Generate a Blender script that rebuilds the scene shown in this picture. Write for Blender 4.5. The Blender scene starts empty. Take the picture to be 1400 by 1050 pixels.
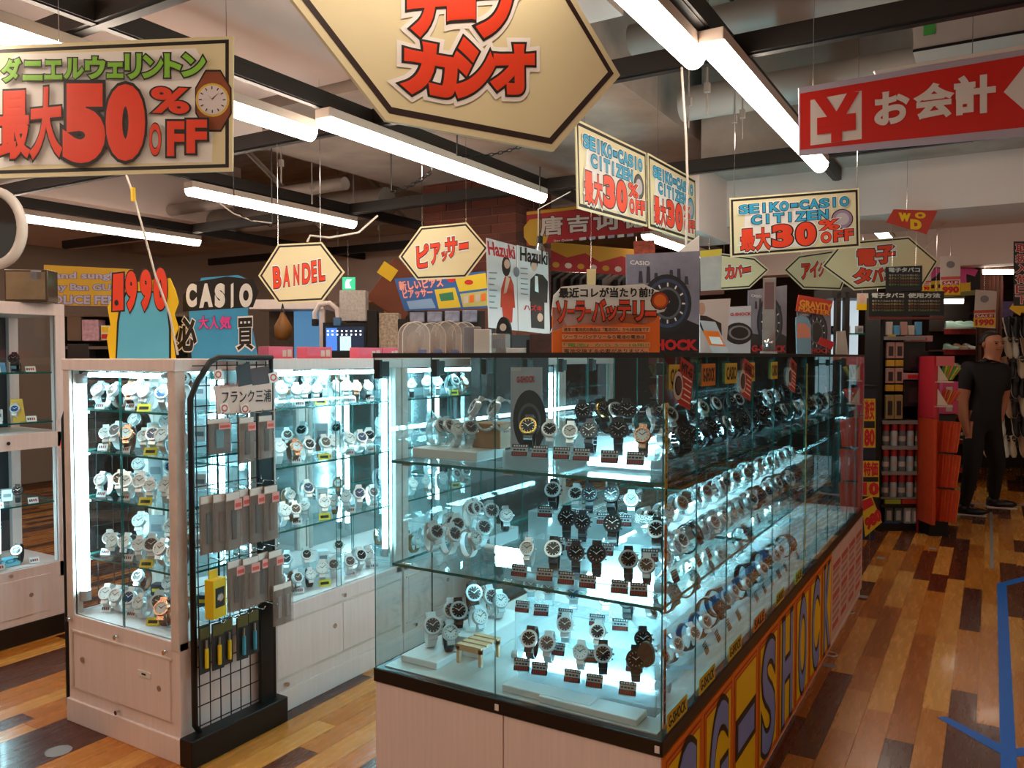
import bpy, bmesh, math, random
from mathutils import Vector, Matrix
random.seed(7)
SC = bpy.context.scene
COL = SC.collection
# ------------------------------------------------------------------ camera, world, exposure
FPX, CAMH, YAW, PIT = 1100.0, 1.45, math.radians(30.85), math.atan(38 / 1100)
cam = bpy.data.objects.new('camera', bpy.data.cameras.new('camera'))
COL.objects.link(cam)
cam.data.sensor_width = 36
cam.data.lens = FPX / 1400 * 36
cam.data.clip_start = 0.05
cam.location = (0, 0, CAMH)
cam.rotation_euler = (math.pi / 2 - PIT, 0, YAW)
SC.camera = cam
world = bpy.data.worlds.new('world')
SC.world = world
world.use_nodes = True
world.node_tree.nodes['Background'].inputs[0].default_value = (1.0, 0.82, 0.68, 1)
world.node_tree.nodes['Background'].inputs[1].default_value = 0.2
SC.view_settings.view_transform = 'Standard'
SC.view_settings.look = 'None'
SC.view_settings.gamma = 1
SC.view_settings.use_curve_mapping = False
SC.view_settings.exposure = 0.0
LAMP_E, TUBE_E = 20.5, 48.0
SC.cycles.max_bounces = 10
SC.cycles.diffuse_bounces = 4
SC.cycles.glossy_bounces = 4
SC.cycles.transparent_max_bounces = 40
SC.cycles.sample_clamp_indirect = 4
SC.cycles.caustics_reflective = False
SC.cycles.caustics_refractive = False

# ------------------------------------------------------------------ from a pixel of the photograph to a place
_F0 = Vector((-math.sin(YAW), math.cos(YAW), 0))
_R = Vector((math.cos(YAW), math.sin(YAW), 0))
_Z = Vector((0, 0, 1))
_F = _F0 * math.cos(PIT) - _Z * math.sin(PIT)
_U = _Z * math.cos(PIT) + _F0 * math.sin(PIT)
_C = Vector((0, 0, CAMH))
def ray(x, y): return _F + _R * ((x - 700) / FPX) - _U * ((y - 525) / FPX)
def P(x, y, d): return _C + ray(x, y) * d
def atX(x, y, X): r = ray(x, y); return _C + r * (X / r.x)
def atY(x, y, Y): r = ray(x, y); return _C + r * (Y / r.y)
def atZ(x, y, z): r = ray(x, y); return _C + r * ((z - CAMH) / r.z)

# ------------------------------------------------------------------ materials
_mats = {}
def lin(c):
    if isinstance(c, str):
        c = [int(c[i:i + 2], 16) / 255 for i in (0, 2, 4)]
        c = [v / 12.92 if v <= .04045 else ((v + .055) / 1.055) ** 2.4 for v in c]
    return (c[0], c[1], c[2], 1)
def mat(name, col='808080', rough=.5, metal=0, noise=0, scale=8, stretch=(1, 1, 1), emit=0, emitcol=None, spec=.5, bump=0, coat=0, rvar=0):
    if name in _mats: return _mats[name]
    m = bpy.data.materials.new(name); m.use_nodes = True
    nt = m.node_tree; b = nt.nodes['Principled BSDF']
    c = lin(col)
    b.inputs['Base Color'].default_value = c
    b.inputs['Roughness'].default_value = rough
    b.inputs['Metallic'].default_value = metal
    b.inputs['Specular IOR Level'].default_value = spec
    if coat: b.inputs['Coat Weight'].default_value = coat; b.inputs['Coat Roughness'].default_value = .08
    if emit:
        b.inputs['Emission Color'].default_value = lin(emitcol or col)
        b.inputs['Emission Strength'].default_value = emit
    if noise or bump or rvar:
        tc = nt.nodes.new('ShaderNodeTexCoord'); mp = nt.nodes.new('ShaderNodeMapping')
        mp.inputs['Scale'].default_value = stretch
        n = nt.nodes.new('ShaderNodeTexNoise'); n.inputs['Scale'].default_value = scale; n.inputs['Detail'].default_value = 5
        n.inputs['Roughness'].default_value = .6
        nt.links.new(tc.outputs['Object'], mp.inputs[0]); nt.links.new(mp.outputs[0], n.inputs['Vector'])
        if noise:
            r = nt.nodes.new('ShaderNodeValToRGB')
            r.color_ramp.elements[0].position = .3; r.color_ramp.elements[1].position = .7
            r.color_ramp.elements[0].color = tuple(v * (1 - noise) for v in c[:3]) + (1,)
            r.color_ramp.elements[1].color = tuple(min(1, v * (1 + noise * .6)) for v in c[:3]) + (1,)
            nt.links.new(n.outputs[0], r.inputs[0]); nt.links.new(r.outputs[0], b.inputs['Base Color'])
        if rvar:
            mr = nt.nodes.new('ShaderNodeMapRange'); mr.inputs[3].default_value = max(0, rough - rvar); mr.inputs[4].default_value = min(1, rough + rvar)
            nt.links.new(n.outputs[0], mr.inputs[0]); nt.links.new(mr.outputs[0], b.inputs['Roughness'])
        if bump:
            bp = nt.nodes.new('ShaderNodeBump'); bp.inputs['Strength'].default_value = bump; bp.inputs['Distance'].default_value = .01
            nt.links.new(n.outputs[0], bp.inputs['Height']); nt.links.new(bp.outputs[0], b.inputs['Normal'])
    _mats[name] = m
    return m
def glassmat(name, tint, refl=.7, rough=.01, ior=1.45):
    if name in _mats: return _mats[name]
    m = bpy.data.materials.new(name); m.use_nodes = True; nt = m.node_tree
    for n in list(nt.nodes):
        if n.type == 'BSDF_PRINCIPLED': nt.nodes.remove(n)
    out = [n for n in nt.nodes if n.type == 'OUTPUT_MATERIAL'][0]
    tr = nt.nodes.new('ShaderNodeBsdfTransparent'); tr.inputs[0].default_value = (*tint, 1)
    gl = nt.nodes.new('ShaderNodeBsdfGlossy'); gl.inputs[0].default_value = (1, 1, 1, 1); gl.inputs['Roughness'].default_value = rough
    lw = nt.nodes.new('ShaderNodeLayerWeight'); pw = nt.nodes.new('ShaderNodeMath'); pw.operation = 'POWER'; pw.inputs[1].default_value = 5
    fr = nt.nodes.new('ShaderNodeMath'); fr.operation = 'MULTIPLY_ADD'; fr.inputs[1].default_value = .96; fr.inputs[2].default_value = .04
    nt.links.new(lw.outputs['Facing'], pw.inputs[0]); nt.links.new(pw.outputs[0], fr.inputs[0])   # Schlick's reflectance of glass
    mu = nt.nodes.new('ShaderNodeMath'); mu.operation = 'MULTIPLY'; mu.inputs[1].default_value = refl
    mx = nt.nodes.new('ShaderNodeMixShader')
    nt.links.new(fr.outputs[0], mu.inputs[0]); nt.links.new(mu.outputs[0], mx.inputs[0])
    nt.links.new(tr.outputs[0], mx.inputs[1]); nt.links.new(gl.outputs[0], mx.inputs[2]); nt.links.new(mx.outputs[0], out.inputs[0])
    _mats[name] = m
    return m
def filmmat(name, tint, alpha, col, rough=.15):
    """clear plastic: mostly transparent with a thin milky gloss"""
    if name in _mats: return _mats[name]
    m = bpy.data.materials.new(name); m.use_nodes = True; nt = m.node_tree
    b = nt.nodes['Principled BSDF']; out = [n for n in nt.nodes if n.type == 'OUTPUT_MATERIAL'][0]
    b.inputs['Base Color'].default_value = lin(col); b.inputs['Roughness'].default_value = rough
    tr = nt.nodes.new('ShaderNodeBsdfTransparent'); tr.inputs[0].default_value = (*tint, 1)
    mx = nt.nodes.new('ShaderNodeMixShader'); mx.inputs[0].default_value = alpha
    nt.links.new(tr.outputs[0], mx.inputs[1]); nt.links.new(b.outputs[0], mx.inputs[2]); nt.links.new(mx.outputs[0], out.inputs[0])
    _mats[name] = m
    return m

WHITE = mat('white_paint', 'e8dad4', .45, noise=.05, scale=14)
LAMWHITE = mat('cream_laminate', 'f0dfda', .4, noise=.06, scale=3, stretch=(30, 30, 1))
BLACK = mat('black_trim', '17120f', .35)
BLACKM = mat('black_metal', '100f10', .4, spec=.4)
GLASS = glassmat('case_glass', (.875, .95, .96), 1.0)
GLASSW = glassmat('cabinet_glass', (.96, .985, .985))
GEDGE = mat('glass_edge', '1f6a64', .12, spec=.6)
SHELFG = glassmat('shelf_glass', (.86, .95, .95))
CHROME = mat('chrome', 'd8d8d8', .15, 1)
STEEL = mat('brushed_steel', 'b9bcbf', .28, 1)
RED = mat('sign_red', 'e8401c', .45, noise=.08, scale=5)
INK = mat('ink_black', '1b120e', .5)
PAPER = mat('paper_white', 'f1ece6', .6)
CREAM = mat('sign_cream', 'e6d9ae', .5, noise=.03, scale=4)
SIGNBLUE = mat('sign_blue', '2fa6cf', .45, noise=.08, scale=5)
SIGNGREEN = mat('sign_green', '86c43a', .45, noise=.1, scale=5)
YELLOW = mat('sign_yellow', 'f2c311', .5)
ORANGE = mat('sign_orange', 'f2711c', .5)

# ------------------------------------------------------------------ mesh building
class MB:
    def __init__(s): s.v = []; s.f = []; s.fm = []; s.ms = []
    def mi(s, m):
        if m not in s.ms: s.ms.append(m)
        return s.ms.index(m)
    def add(s, vs, fs, m, T=None):
        o = len(s.v); k = s.mi(m)
        for p in vs: s.v.append(tuple(T @ Vector(p)) if T else tuple(p))
        for f in fs: s.f.append([o + i for i in f]); s.fm.append(k)
        return s
    def box(s, x0, x1, y0, y1, z0, z1, m, T=None, b=0):
        if b <= 0 or b * 2.01 > min(x1 - x0, y1 - y0, z1 - z0):
            vs = [(x, y, z) for x in (x0, x1) for y in (y0, y1) for z in (z0, z1)]
            return s.add(vs, [(0, 1, 3, 2), (4, 6, 7, 5), (0, 4, 5, 1), (2, 3, 7, 6), (0, 2, 6, 4), (1, 5, 7, 3)], m, T)
        bm = bmesh.new(); bmesh.ops.create_cube(bm, size=1)
        for v in bm.verts: v.co = Vector(((x0 + x1) / 2 + v.co.x * (x1 - x0), (y0 + y1) / 2 + v.co.y * (y1 - y0), (z0 + z1) / 2 + v.co.z * (z1 - z0)))
        bmesh.ops.bevel(bm, geom=bm.edges[:], offset=b, segments=2, affect='EDGES', profile=.5)
        bm.verts.index_update()
        s.add([v.co[:] for v in bm.verts], [[v.index for v in f.verts] for f in bm.faces], m, T); bm.free()
        return s
    def pane(s, x0, x1, y0, y1, z0, z1, m, e):
        """a glass box whose thin faces carry the edge colour"""
        d = (x1 - x0, y1 - y0, z1 - z0); ax = d.index(min(d))
        vs = [(x, y, z) for x in (x0, x1) for y in (y0, y1) for z in (z0, z1)]
        F = [(0, 1, 3, 2), (4, 6, 7, 5), (0, 4, 5, 1), (2, 3, 7, 6), (0, 2, 6, 4), (1, 5, 7, 3)]
        s.add(vs, [F[2 * ax], F[2 * ax + 1]], m); s.add(vs, [F[i] for i in range(6) if i // 2 != ax], e)
        return s
    def cyl(s, p0, p1, r, m, n=10, r1=None, T=None):
        p0 = Vector(p0); p1 = Vector(p1); r1 = r if r1 is None else r1
        a = (p1 - p0).normalized(); q = a.orthogonal().normalized(); w = a.cross(q)
        vs = []
        for i in range(n):
            t = 2 * math.pi * i / n; e = q * math.cos(t) + w * math.sin(t)
            vs += [p0 + e * r, p1 + e * r1]
        fs = [(2 * i, 2 * ((i + 1) % n), 2 * ((i + 1) % n) + 1, 2 * i + 1) for i in range(n)]
        fs += [[2 * i for i in range(n)][::-1], [2 * i + 1 for i in range(n)]]
        return s.add(vs, fs, m, T)
    def tube(s, pts, r, m, n=6, T=None, closed=False):
        pts = [Vector(p) for p in pts]; k = len(pts); vs = []; fs = []
        up = None
        for i, p in enumerate(pts):
            t = (pts[(i + 1) % k] - pts[i - 1]) if closed else (pts[min(i + 1, k - 1)] - pts[max(i - 1, 0)])
            t.normalize()
            if up is None: up = t.orthogonal().normalized()
            up = (up - t * up.dot(t)); up = up.normalized() if up.length > 1e-6 else t.orthogonal().normalized()
            w = t.cross(up)
            for j in range(n):
                a = 2 * math.pi * j / n; vs.append(p + (up * math.cos(a) + w * math.sin(a)) * r)
        for i in range(k if closed else k - 1):
            for j in range(n):
                a, b = i * n, ((i + 1) % k) * n
                fs.append((a + j, a + (j + 1) % n, b + (j + 1) % n, b + j))
        if not closed: fs += [list(range(n))[::-1], list(range((k - 1) * n, k * n))]
        return s.add(vs, fs, m, T)
    def prism(s, poly, y0, y1, m, T=None, side=None):
        """poly in x,z; front face at y0 (towards -y), back at y1"""
        n = len(poly)
        vs = [(p[0], y0, p[1]) for p in poly] + [(p[0], y1, p[1]) for p in poly]
        s.add(vs, [list(range(n)), list(range(n, 2 * n))[::-1]], m, T)
        return s.add(vs, [(i, i + n, (i + 1) % n + n, (i + 1) % n) for i in range(n)], side or m, T)
    def lathe(s, prof, m, n=16, T=None, caps=True):
        """prof: (radius, height) turned about z"""
        vs = []; fs = []; k = len(prof)
        for i in range(n):
            t = 2 * math.pi * i / n
            for r, z in prof: vs.append((r * math.cos(t), r * math.sin(t), z))
        for i in range(n):
            a, b = i * k, ((i + 1) % n) * k
            for j in range(k - 1): fs.append((a + j, b + j, b + j + 1, a + j + 1))
        if caps: fs += [[i * k for i in range(n)][::-1], [i * k + k - 1 for i in range(n)]]
        return s.add(vs, fs, m, T)
    def ball(s, c, r, m, n=10, k=6, T=None):
        rr = r if isinstance(r, tuple) else (r, r, r); vs = [(c[0], c[1], c[2] - rr[2])]; fs = []
        for i in range(1, k):
            a = -math.pi / 2 + math.pi * i / k
            for j in range(n):
                t = 2 * math.pi * j / n; vs.append((c[0] + rr[0] * math.cos(a) * math.cos(t), c[1] + rr[1] * math.cos(a) * math.sin(t), c[2] + rr[2] * math.sin(a)))
        vs.append((c[0], c[1], c[2] + rr[2])); L = len(vs) - 1
        for j in range(n):
            fs.append((0, 1 + (j + 1) % n, 1 + j)); fs.append((L, L - n + j, L - n + (j + 1) % n))
            for i in range(k - 2):
                a = 1 + i * n; fs.append((a + j, a + (j + 1) % n, a + n + (j + 1) % n, a + n + j))
        return s.add(vs, fs, m, T)
    def mesh(s, name, smooth=0):
        me = bpy.data.meshes.new(name); me.from_pydata([tuple(p) for p in s.v], [], s.f)
        for m in s.ms: me.materials.append(m)
        me.polygons.foreach_set('material_index', s.fm)
        if smooth:
            me.polygons.foreach_set('use_smooth', [True] * len(s.f)); me.set_sharp_from_angle(angle=math.radians(smooth))
        me.update()
        return me
    def build(s, name, parent=None, smooth=0, label=None, kind=None):
        o = bpy.data.objects.new(name, s.mesh(name, smooth)); COL.objects.link(o)
        if parent: o.parent = parent
        if label: o['label'] = label
        if kind: o['kind'] = kind
        return o
def tag(o, label, cat, group=None, kind=None):
    o['label'] = label; o['category'] = cat
    if group: o['group'] = group
    if kind: o['kind'] = kind
    return o
def struct(o, label=None):
    o['kind'] = 'structure'
    if label: o['label'] = label
    return o
def thing(name, label, cat, loc=(0, 0, 0), rz=0, group=None):
    o = bpy.data.objects.new(name, None); COL.objects.link(o); o.empty_display_size = .05
    o.location = loc; o.rotation_euler = (0, 0, rz)
    return tag(o, label, cat, group)
def dup(root, loc=None, rz=None, label=None, group=None, parent=None, scale=None):
    r = root.copy(); COL.objects.link(r); r.parent = parent if parent else None
    if loc is not None: r.location = loc
    if rz is not None: r.rotation_euler = (root.rotation_euler.x, root.rotation_euler.y, rz)
    if scale is not None: r.scale = (scale,) * 3
    if label: r['label'] = label
    if group: r['group'] = group
    for ch in list(root.children): dup(ch, parent=r)
    return r

# ------------------------------------------------------------------ lettering
_txt = {}
def textgeo(body, r):
    k = (body, r)
    if k in _txt: return _txt[k]
    def make(rad):
        c = bpy.data.curves.new('t', 'FONT'); c.body = body; c.resolution_u = 5 if len(body) == 1 else 2
        if rad: c.bevel_depth = rad; c.bevel_resolution = 0 if rad < .03 else 1
        o = bpy.data.objects.new('t', c); me = o.to_mesh()
        vs = [v.co.copy() for v in me.vertices]; fs = [list(p.vertices) for p in me.polygons]
        o.to_mesh_clear(); bpy.data.objects.remove(o); bpy.data.curves.remove(c)
        return vs, fs
    v0, f0 = make(0)
    x0, x1 = min(v.x for v in v0), max(v.x for v in v0); y0, y1 = min(v.y for v in v0), max(v.y for v in v0)
    vs, fs = make(r) if r else (v0, f0)
    if r:  # only the raised front of the letter is needed
        keep = [i for i, f in enumerate(fs) if sum(vs[j].z for j in f) / len(f) > -1e-5]
        used = sorted({j for i in keep for j in fs[i]}); ix = {j: n for n, j in enumerate(used)}
        fs = [[ix[j] for j in fs[i]] for i in keep]; vs = [vs[j] for j in used]
    vs = [((v.x - x0) / max(x1 - x0, 1e-6), (v.y - y0) / max(y1 - y0, 1e-6), v.z / r if r else 0) for v in vs]
    _txt[k] = (vs, fs); _nat[body] = (max(x1 - x0, .01), max(y1 - y0, .01))
    return _txt[k]
_nat = {}

SLABS = []
def top_at(x, y):
    """what a string at x, y can be tied to: a rail, a soffit or the slab"""
    if any(abs(x - q) < .03 for q in RX) or any(abs(y - q) < .036 for q in RY): return 2.53
    return min([q[4] for q in SLABS if q[0] <= x <= q[1] and q[2] <= y <= q[3]] + [3.3]) + .004
class Board:
    """a flat sign on its own upright plane; a, b = (pixel x, pixel y, depth) of two points of it, left then right"""
    def __init__(s, name, label, cat, a, b, group=None, root=None, lean=0):
        s.A, B = P(*a), P(*b)
        s.setup(s.A, B - s.A, name, label, cat, group, root, lean)
    def setup(s, A, u, name, label, cat, group, root, lean=0):
        s.A = A; u = Vector(u); u.z = 0; s.u = u.normalized(); s.v = Vector((0, 0, 1)); s.n = s.u.cross(s.v)
        if lean: s.v = Matrix.Rotation(lean, 3, s.u) @ s.v; s.n = s.u.cross(s.v)
        s.y = 0
        if root is None:
            s.root = bpy.data.objects.new(name, None); COL.objects.link(s.root); s.root.empty_display_size = .05
            tag(s.root, label, cat, group)
        else: s.root = root
        m = Matrix.Identity(4)
        for i, c in enumerate((s.u, -s.n, s.v)): m.col[i][:3] = c
        m.translation = A
        s.M = m
        if root is None: s.root.matrix_world = m
    def l(s, px, py):
        r = ray(px, py); t = (s.A - _C).dot(s.n) / r.dot(s.n); q = _C + r * t - s.A
        return (q.dot(s.u), q.dot(s.v))
    def _step(s): s.y -= .0005; return s.y
    def poly(s, pts, m, name='panel', thick=None, side=None, world=True, label=None):
        pts = [s.l(*p) for p in pts] if world else pts
        # counter-clockwise seen from the front
        ar = sum(pts[i][0] * pts[(i + 1) % len(pts)][1] - pts[(i + 1) % len(pts)][0] * pts[i][1] for i in range(len(pts)))
        if ar < 0: pts = pts[::-1]
        mb = MB()
        if thick: mb.prism(pts, s.y, s.y + thick, m, side=side)
        else: y = s._step(); mb.prism(pts, y, y + .0006, m)
        return mb.build(name, s.root, label=label)
    def frame(s, pts, w, m, name='border', inset=0, world=True):
        """a printed line of width w running inside the outline pts"""
        pts = [Vector(s.l(*p)) for p in pts] if world else [Vector(p) for p in pts]
        ar = sum(pts[i].x * pts[(i + 1) % len(pts)].y - pts[(i + 1) % len(pts)].x * pts[i].y for i in range(len(pts)))
        if ar < 0: pts = pts[::-1]
        def off(d):
            o = []; n = len(pts)
            for i in range(n):
                e0 = (pts[i] - pts[i - 1]).normalized(); e1 = (pts[(i + 1) % n] - pts[i]).normalized()
                n0 = Vector((-e0.y, e0.x)); n1 = Vector((-e1.y, e1.x)); b = (n0 + n1).normalized()
                o.append(pts[i] + b * (d / max(.3, b.dot(n0))))
            return o
        a, b = off(inset), off(inset + w); y = s._step(); n = len(pts); mb = MB()
        mb.add([(p.x, y, p.y) for p in a + b], [(i, (i + 1) % n, (i + 1) % n + n, i + n) for i in range(n)], m)
        return mb.build(name, s.root)
    def text(s, body, bl, br, tl, layers, name='lettering', world=True, mb=None):
        bl, br, tl = [Vector(s.l(*p)) if world else Vector(p) for p in (bl, br, tl)]
        own = mb is None; mb = mb or MB()
        for r, m in layers:
            y = s.y - .0005 - (.25 - r) * .01          # wider outlines lie lower
            if r:
                if body not in _nat: textgeo(body, 0)
                kx, kz = (br - bl).length / _nat[body][0], (tl - bl).length / _nat[body][1]
                r = max(.005, round(r * math.sqrt(min(kx, kz) / max(kx, kz)) / .005) * .005)
            vs, fs = textgeo(body, r)
            out = []
            for a, b, c in vs:
                q = bl + (br - bl) * a + (tl - bl) * b; out.append((q.x, y - c * .0003, q.y))
            mb.add(out, fs, m)
        return mb.build(name, s.root) if own else mb
    def disc(s, c, rx, ry, m, name='print', n=24, hole=0, rot=0):
        cx, cz = s.l(*c); ex = s.l(c[0] + rx, c[1]); ey = s.l(c[0], c[1] - ry)
        ax, az = math.hypot(ex[0] - cx, ex[1] - cz), math.hypot(ey[0] - cx, ey[1] - cz)
        y = s._step(); ring = [(math.cos(2 * math.pi * i / n + rot), math.sin(2 * math.pi * i / n + rot)) for i in range(n)]
        mb = MB()
        if hole:
            mb.add([(cx + q[0] * ax * k, y, cz + q[1] * az * k) for k in (1, hole) for q in ring], [(i, (i + 1) % n, (i + 1) % n + n, i + n) for i in range(n)], m)
        else: mb.add([(cx + q[0] * ax, y, cz + q[1] * az) for q in ring], [list(range(n))], m)
        return mb.build(name, s.root)
    def hang(s, pts, top, m=None, r=.0012, name='string'):
        m = m or CHROME
        for px, py in pts:
            x, z = s.l(px, py); mb = MB(); w = s.A + s.u * x + s.v * z
            if top > w.z: top = top_at(w.x, w.y)
            mb.cyl((x, .003, z - .01), (x, .003, top - s.A.z), r, m, 5); mb.build(name, s.root)
RO = [(.13, PAPER), (.075, INK), (.03, RED)]
BO = [(.10, INK), (.045, SIGNBLUE)]
RO2 = [(.10, INK), (.045, RED)]
# ================================================================== the setting
CONC = mat('concrete', 'b5a69b', .85, noise=.3, scale=2.2, bump=.3)
CONCD = mat('concrete_deck', 'b3a294', .9, noise=.3, scale=1.5, stretch=(1, 6, 1), bump=.3)
SOFFIT = mat('soffit_white', 'e6d3cb', .6, noise=.04, scale=2)
DUCT = mat('duct_grey', 'a59a92', .5, noise=.15, scale=3)
DARKWALL = mat('dark_wall', '3a2a22', .8, noise=.2, scale=2)
BROWNRAIL = mat('rail_dark', '1d1613', .45)
mb = MB(); mb.box(-9.5, 5.5, -4, 13.5, -.12, -.006, mat('sub_floor', '7a4a22', .5, noise=.2)); floor = struct(mb.build('floor'), 'mixed brown plank floor')
mb = MB(); mb.box(-9.5, 5.5, -4, 13.5, 3.3, 3.45, CONCD); ceiling = struct(mb.build('ceiling'), 'bare concrete ceiling')
for nm, a in (('wall_back', (-9.5, 5.5, 13.3, 13.5, 0, 3.3)), ('wall_left', (-9.6, -9.4, -4, 13.5, 0, 3.3)), ('wall_right', (3.0, 3.2, -4, 13.5, 0, 3.3))):  # right wall set close and pale, unseen, to reflect as haze in the panes
    mb = MB(); mb.box(*a, DARKWALL if nm == 'wall_back' else mat('pale_wall', 'a8988c', .8)); struct(mb.build(nm))
# floor planks: each one its own piece, as far as they can be told apart
def plankmat(n, c): return mat('plank_' + n, c, .27, noise=.16, scale=5, stretch=(6, .8, 1), coat=.12, rvar=.08)
PLK = [plankmat('tan', 'cc8a3c'), plankmat('honey', 'bd7426'), plankmat('amber', 'a8601c'), plankmat('dark', '4d200c'), plankmat('walnut', '5e2e14'), plankmat('light', 'd89a4a')]
PW, PLEN = .098, (.45, .9, 1.35)
pm = {}
def plank_mesh(L, m):
    if (L, m.name) not in pm:
        b = MB(); b.box(-PW / 2 + .0006, PW / 2 - .0006, .0006, L - .0006, -.006, 0, m); pm[L, m.name] = b.mesh('plank')
    return pm[L, m.name]
cand = []
rng = random.Random(3)
x = -8.9
while x < 5.2:
    y = -1 - rng.random() * .9; last = None
    while y < 13:
        L = rng.choice((.45, .9, .9, .9, 1.35)); m = rng.choice([q for q in (0, 0, 1, 1, 1, 2, 3, 3, 4, 5) if q != last]); last = m
        best = 0
        for fy in (0, .5, 1):
            v = Vector((x, y + L * fy, 0)) - _C; d = v.dot(_F)
            if d < .5: continue
            px, py = 700 + FPX * v.dot(_R) / d, 525 - FPX * v.dot(_U) / d
            on = -25 < px < 1425 and py < 1090
            if on and px < 520 and (px > 60 and py < 870): on = False
            if on and 520 <= px < 900: on = False
            if on and px >= 900 and py < 690 and px < 1290: on = False
            if -3.1 < x < -2.5 and y > 1.85 or -1.5 < x < -.7 and 1.85 < y < 5: on = False
            if x < -1.5 and y + L * fy > 3.6: on = False
            if on: best = max(best, 1 / d)
        cand.append((best, x, y, L, m)); y += L
    x += PW
cand.sort(reverse=True)
rest = MB()
for i, (b_, x, y, L, m) in enumerate(cand):
    if i < 300 and b_ > 0:
        o = bpy.data.objects.new('plank', plank_mesh(L, PLK[m])); COL.objects.link(o); o.location = (x, y, 0); o.parent = floor
    else:
        rest.box(x - PW / 2 + .0006, x + PW / 2 - .0006, y + .0006, y + L - .0006, -.006, 0, PLK[m])
rest.build('plank_field', floor, kind='stuff')
RX, RY = (-6.05, -4.22, -2.53, -.84), (1.6, 2.95, 4.66, 6.4)
# joints of the deck boards
for k in range(14):
    xj = -1.2 + k * .3; b = MB(); b.box(xj, xj + .012, -3.9, 4.7, 3.285, 3.302, mat('deck_joint', '2c241f', .9)); b.build('deck_joint', ceiling)
# overhead: soffits, beams, ducts
def slab(name, x0, x1, y0, y1, z0, z1, m, label):
    b = MB(); b.box(x0, x1, y0, y1, z0, z1, m); SLABS.append((x0, x1, y0, y1, z0)); return struct(b.build(name), label)
slab('ceiling_soffit', -3.1, -1.33, -3.9, 3.12, 2.85, 3.3, SOFFIT, 'white dropped soffit above the hexagon sign')
slab('ceiling_soffit', -3.6, -3.1, -3.9, 2.9, 2.76, 3.3, SOFFIT, 'white stepped soffit edge beside the dropped soffit')
slab('ceiling_soffit', -6.3, -3.6, .2, 3.25, 2.63, 3.3, SOFFIT, 'long white soffit behind the green and red sale sign')
slab('ceiling_soffit', -9.3, -6.4, -1, 5.5, 2.7, 3.3, SOFFIT, 'white soffit beyond the tall watch cabinet')
slab('ceiling_soffit', -1.52, 3.0, 5.3, 6.1, 2.3, 2.62, SOFFIT, 'white crossing soffit behind the red sign')
slab('ceiling_soffit', -1.75, -1.52, 4.72, 5.4, 2.2, 2.62, SOFFIT, 'white soffit box behind the paired blue lettered signs')
slab('ceiling_beam', -1.52, 3.0, 4.75, 5.3, 2.6, 3.3, CONC, 'stained concrete beam in front of the white soffit')
slab('ceiling_beam', -4.1, -1.6, 3.14, 6.2, 2.8, 3.3, CONC, 'broad stained concrete drop slab over the white cabinets')
slab('ceiling_beam', -9.4, -1.5, 6.2, 6.8, 2.75, 3.3, CONC, 'concrete cross beam behind the brick pillar')
slab('ceiling_soffit', -6.6, -3.9, 6.9, 7.3, 2.05, 3.3, SOFFIT, 'white bulkhead above the far counters')
slab('ceiling_soffit', -2.6, 2.8, 9.2, 9.5, 2.35, 3.3, SOFFIT, 'white band over the far shelves')
def pipe(p0, p1, r, m, label, name='pipe'):
    b = MB(); b.cyl(p0, p1, r, m, 18); o = b.build(name, smooth=40); tag(o, label, 'pipe'); return o
pipe((-1.5, 3.62, 2.95), (3, 3.62, 2.95), .07, DUCT, 'round grey pipe crossing above the long lamp', 'ceiling_pipe')
pipe((-1.5, 4.35, 2.84), (3, 4.35, 2.84), .09, mat('pipe_pale', 'b8aca3', .5), 'thick pale pipe under the concrete ceiling', 'ceiling_pipe')
pipe((-6.5, 5.2, 2.72), (-4.3, 5.2, 2.72), .12, DUCT, 'fat grey duct over the far white cabinets', 'ceiling_duct')
pipe((-8.5, 4.7, 2.75), (-4.3, 4.7, 2.78), .05, mat('pipe_pale', 'b8aca3', .5), 'thin pale pipe beside the fat grey duct', 'ceiling_pipe')
b = MB(); b.box(0, 3.25, 0, .35, 0, .13, mat('cable_tray', 'b0a196', .6, noise=.1, scale=3)); ct = thing('boxed_duct', 'beige boxed duct with green tape above the red sign', 'duct', (-.28, 3.42, 2.6)); b.build('duct', ct); MB().box(.035, .075, -.002, 0, .05, .09, mat('tape_green', '3f8f3a', .5)).build('green_tape', ct); MB().box(0, 3.25, -.004, 0, -.004, .006, BLACKM).build('edge_band', ct); MB().cyl((.3, .2, .13), (.3, .2, .7), .008, DUCT, 6).build('hanger', ct); MB().cyl((1.8, .2, .13), (1.8, .2, .7), .008, DUCT, 6).build('hanger', ct)
b = MB()
for yy in (5.6, 5.8): b.box(-8.4, -4.3, yy, yy + .03, 2.9, 2.94, DUCT)
for xx in (-7.8, -7.2, -6.6, -6, -5.4, -4.8): b.box(xx, xx + .03, 5.6, 5.83, 2.9, 2.93, DUCT)
tag(b.build('ladder_tray'), 'grey ladder cable tray under the concrete ceiling', 'cable tray')
for i, (p0, p1) in enumerate((((-5.35, 4.4, 3.3), (-4.95, 5.1, 2.55)), ((-4.75, 5.0, 3.3), (-4.45, 5.7, 2.6)), ((-.35, 3.7, 3.25), (-.1, 4.05, 2.8)), ((.25, 3.7, 3.25), (.45, 4.1, 2.75)))):
    b = MB(); v = Vector(p1) - Vector(p0); T = Matrix.Translation(p0) @ v.to_track_quat('Z', 'Y').to_matrix().to_4x4()
    b.box(-.025, .025, -.008, .008, 0, v.length, DUCT, T); b.box(-.025, -.019, -.008, .022, 0, v.length, DUCT, T)
    tag(b.build('steel_brace'), 'slanted grey steel brace under the concrete ceiling', 'brace', 'slanted ceiling braces')
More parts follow.
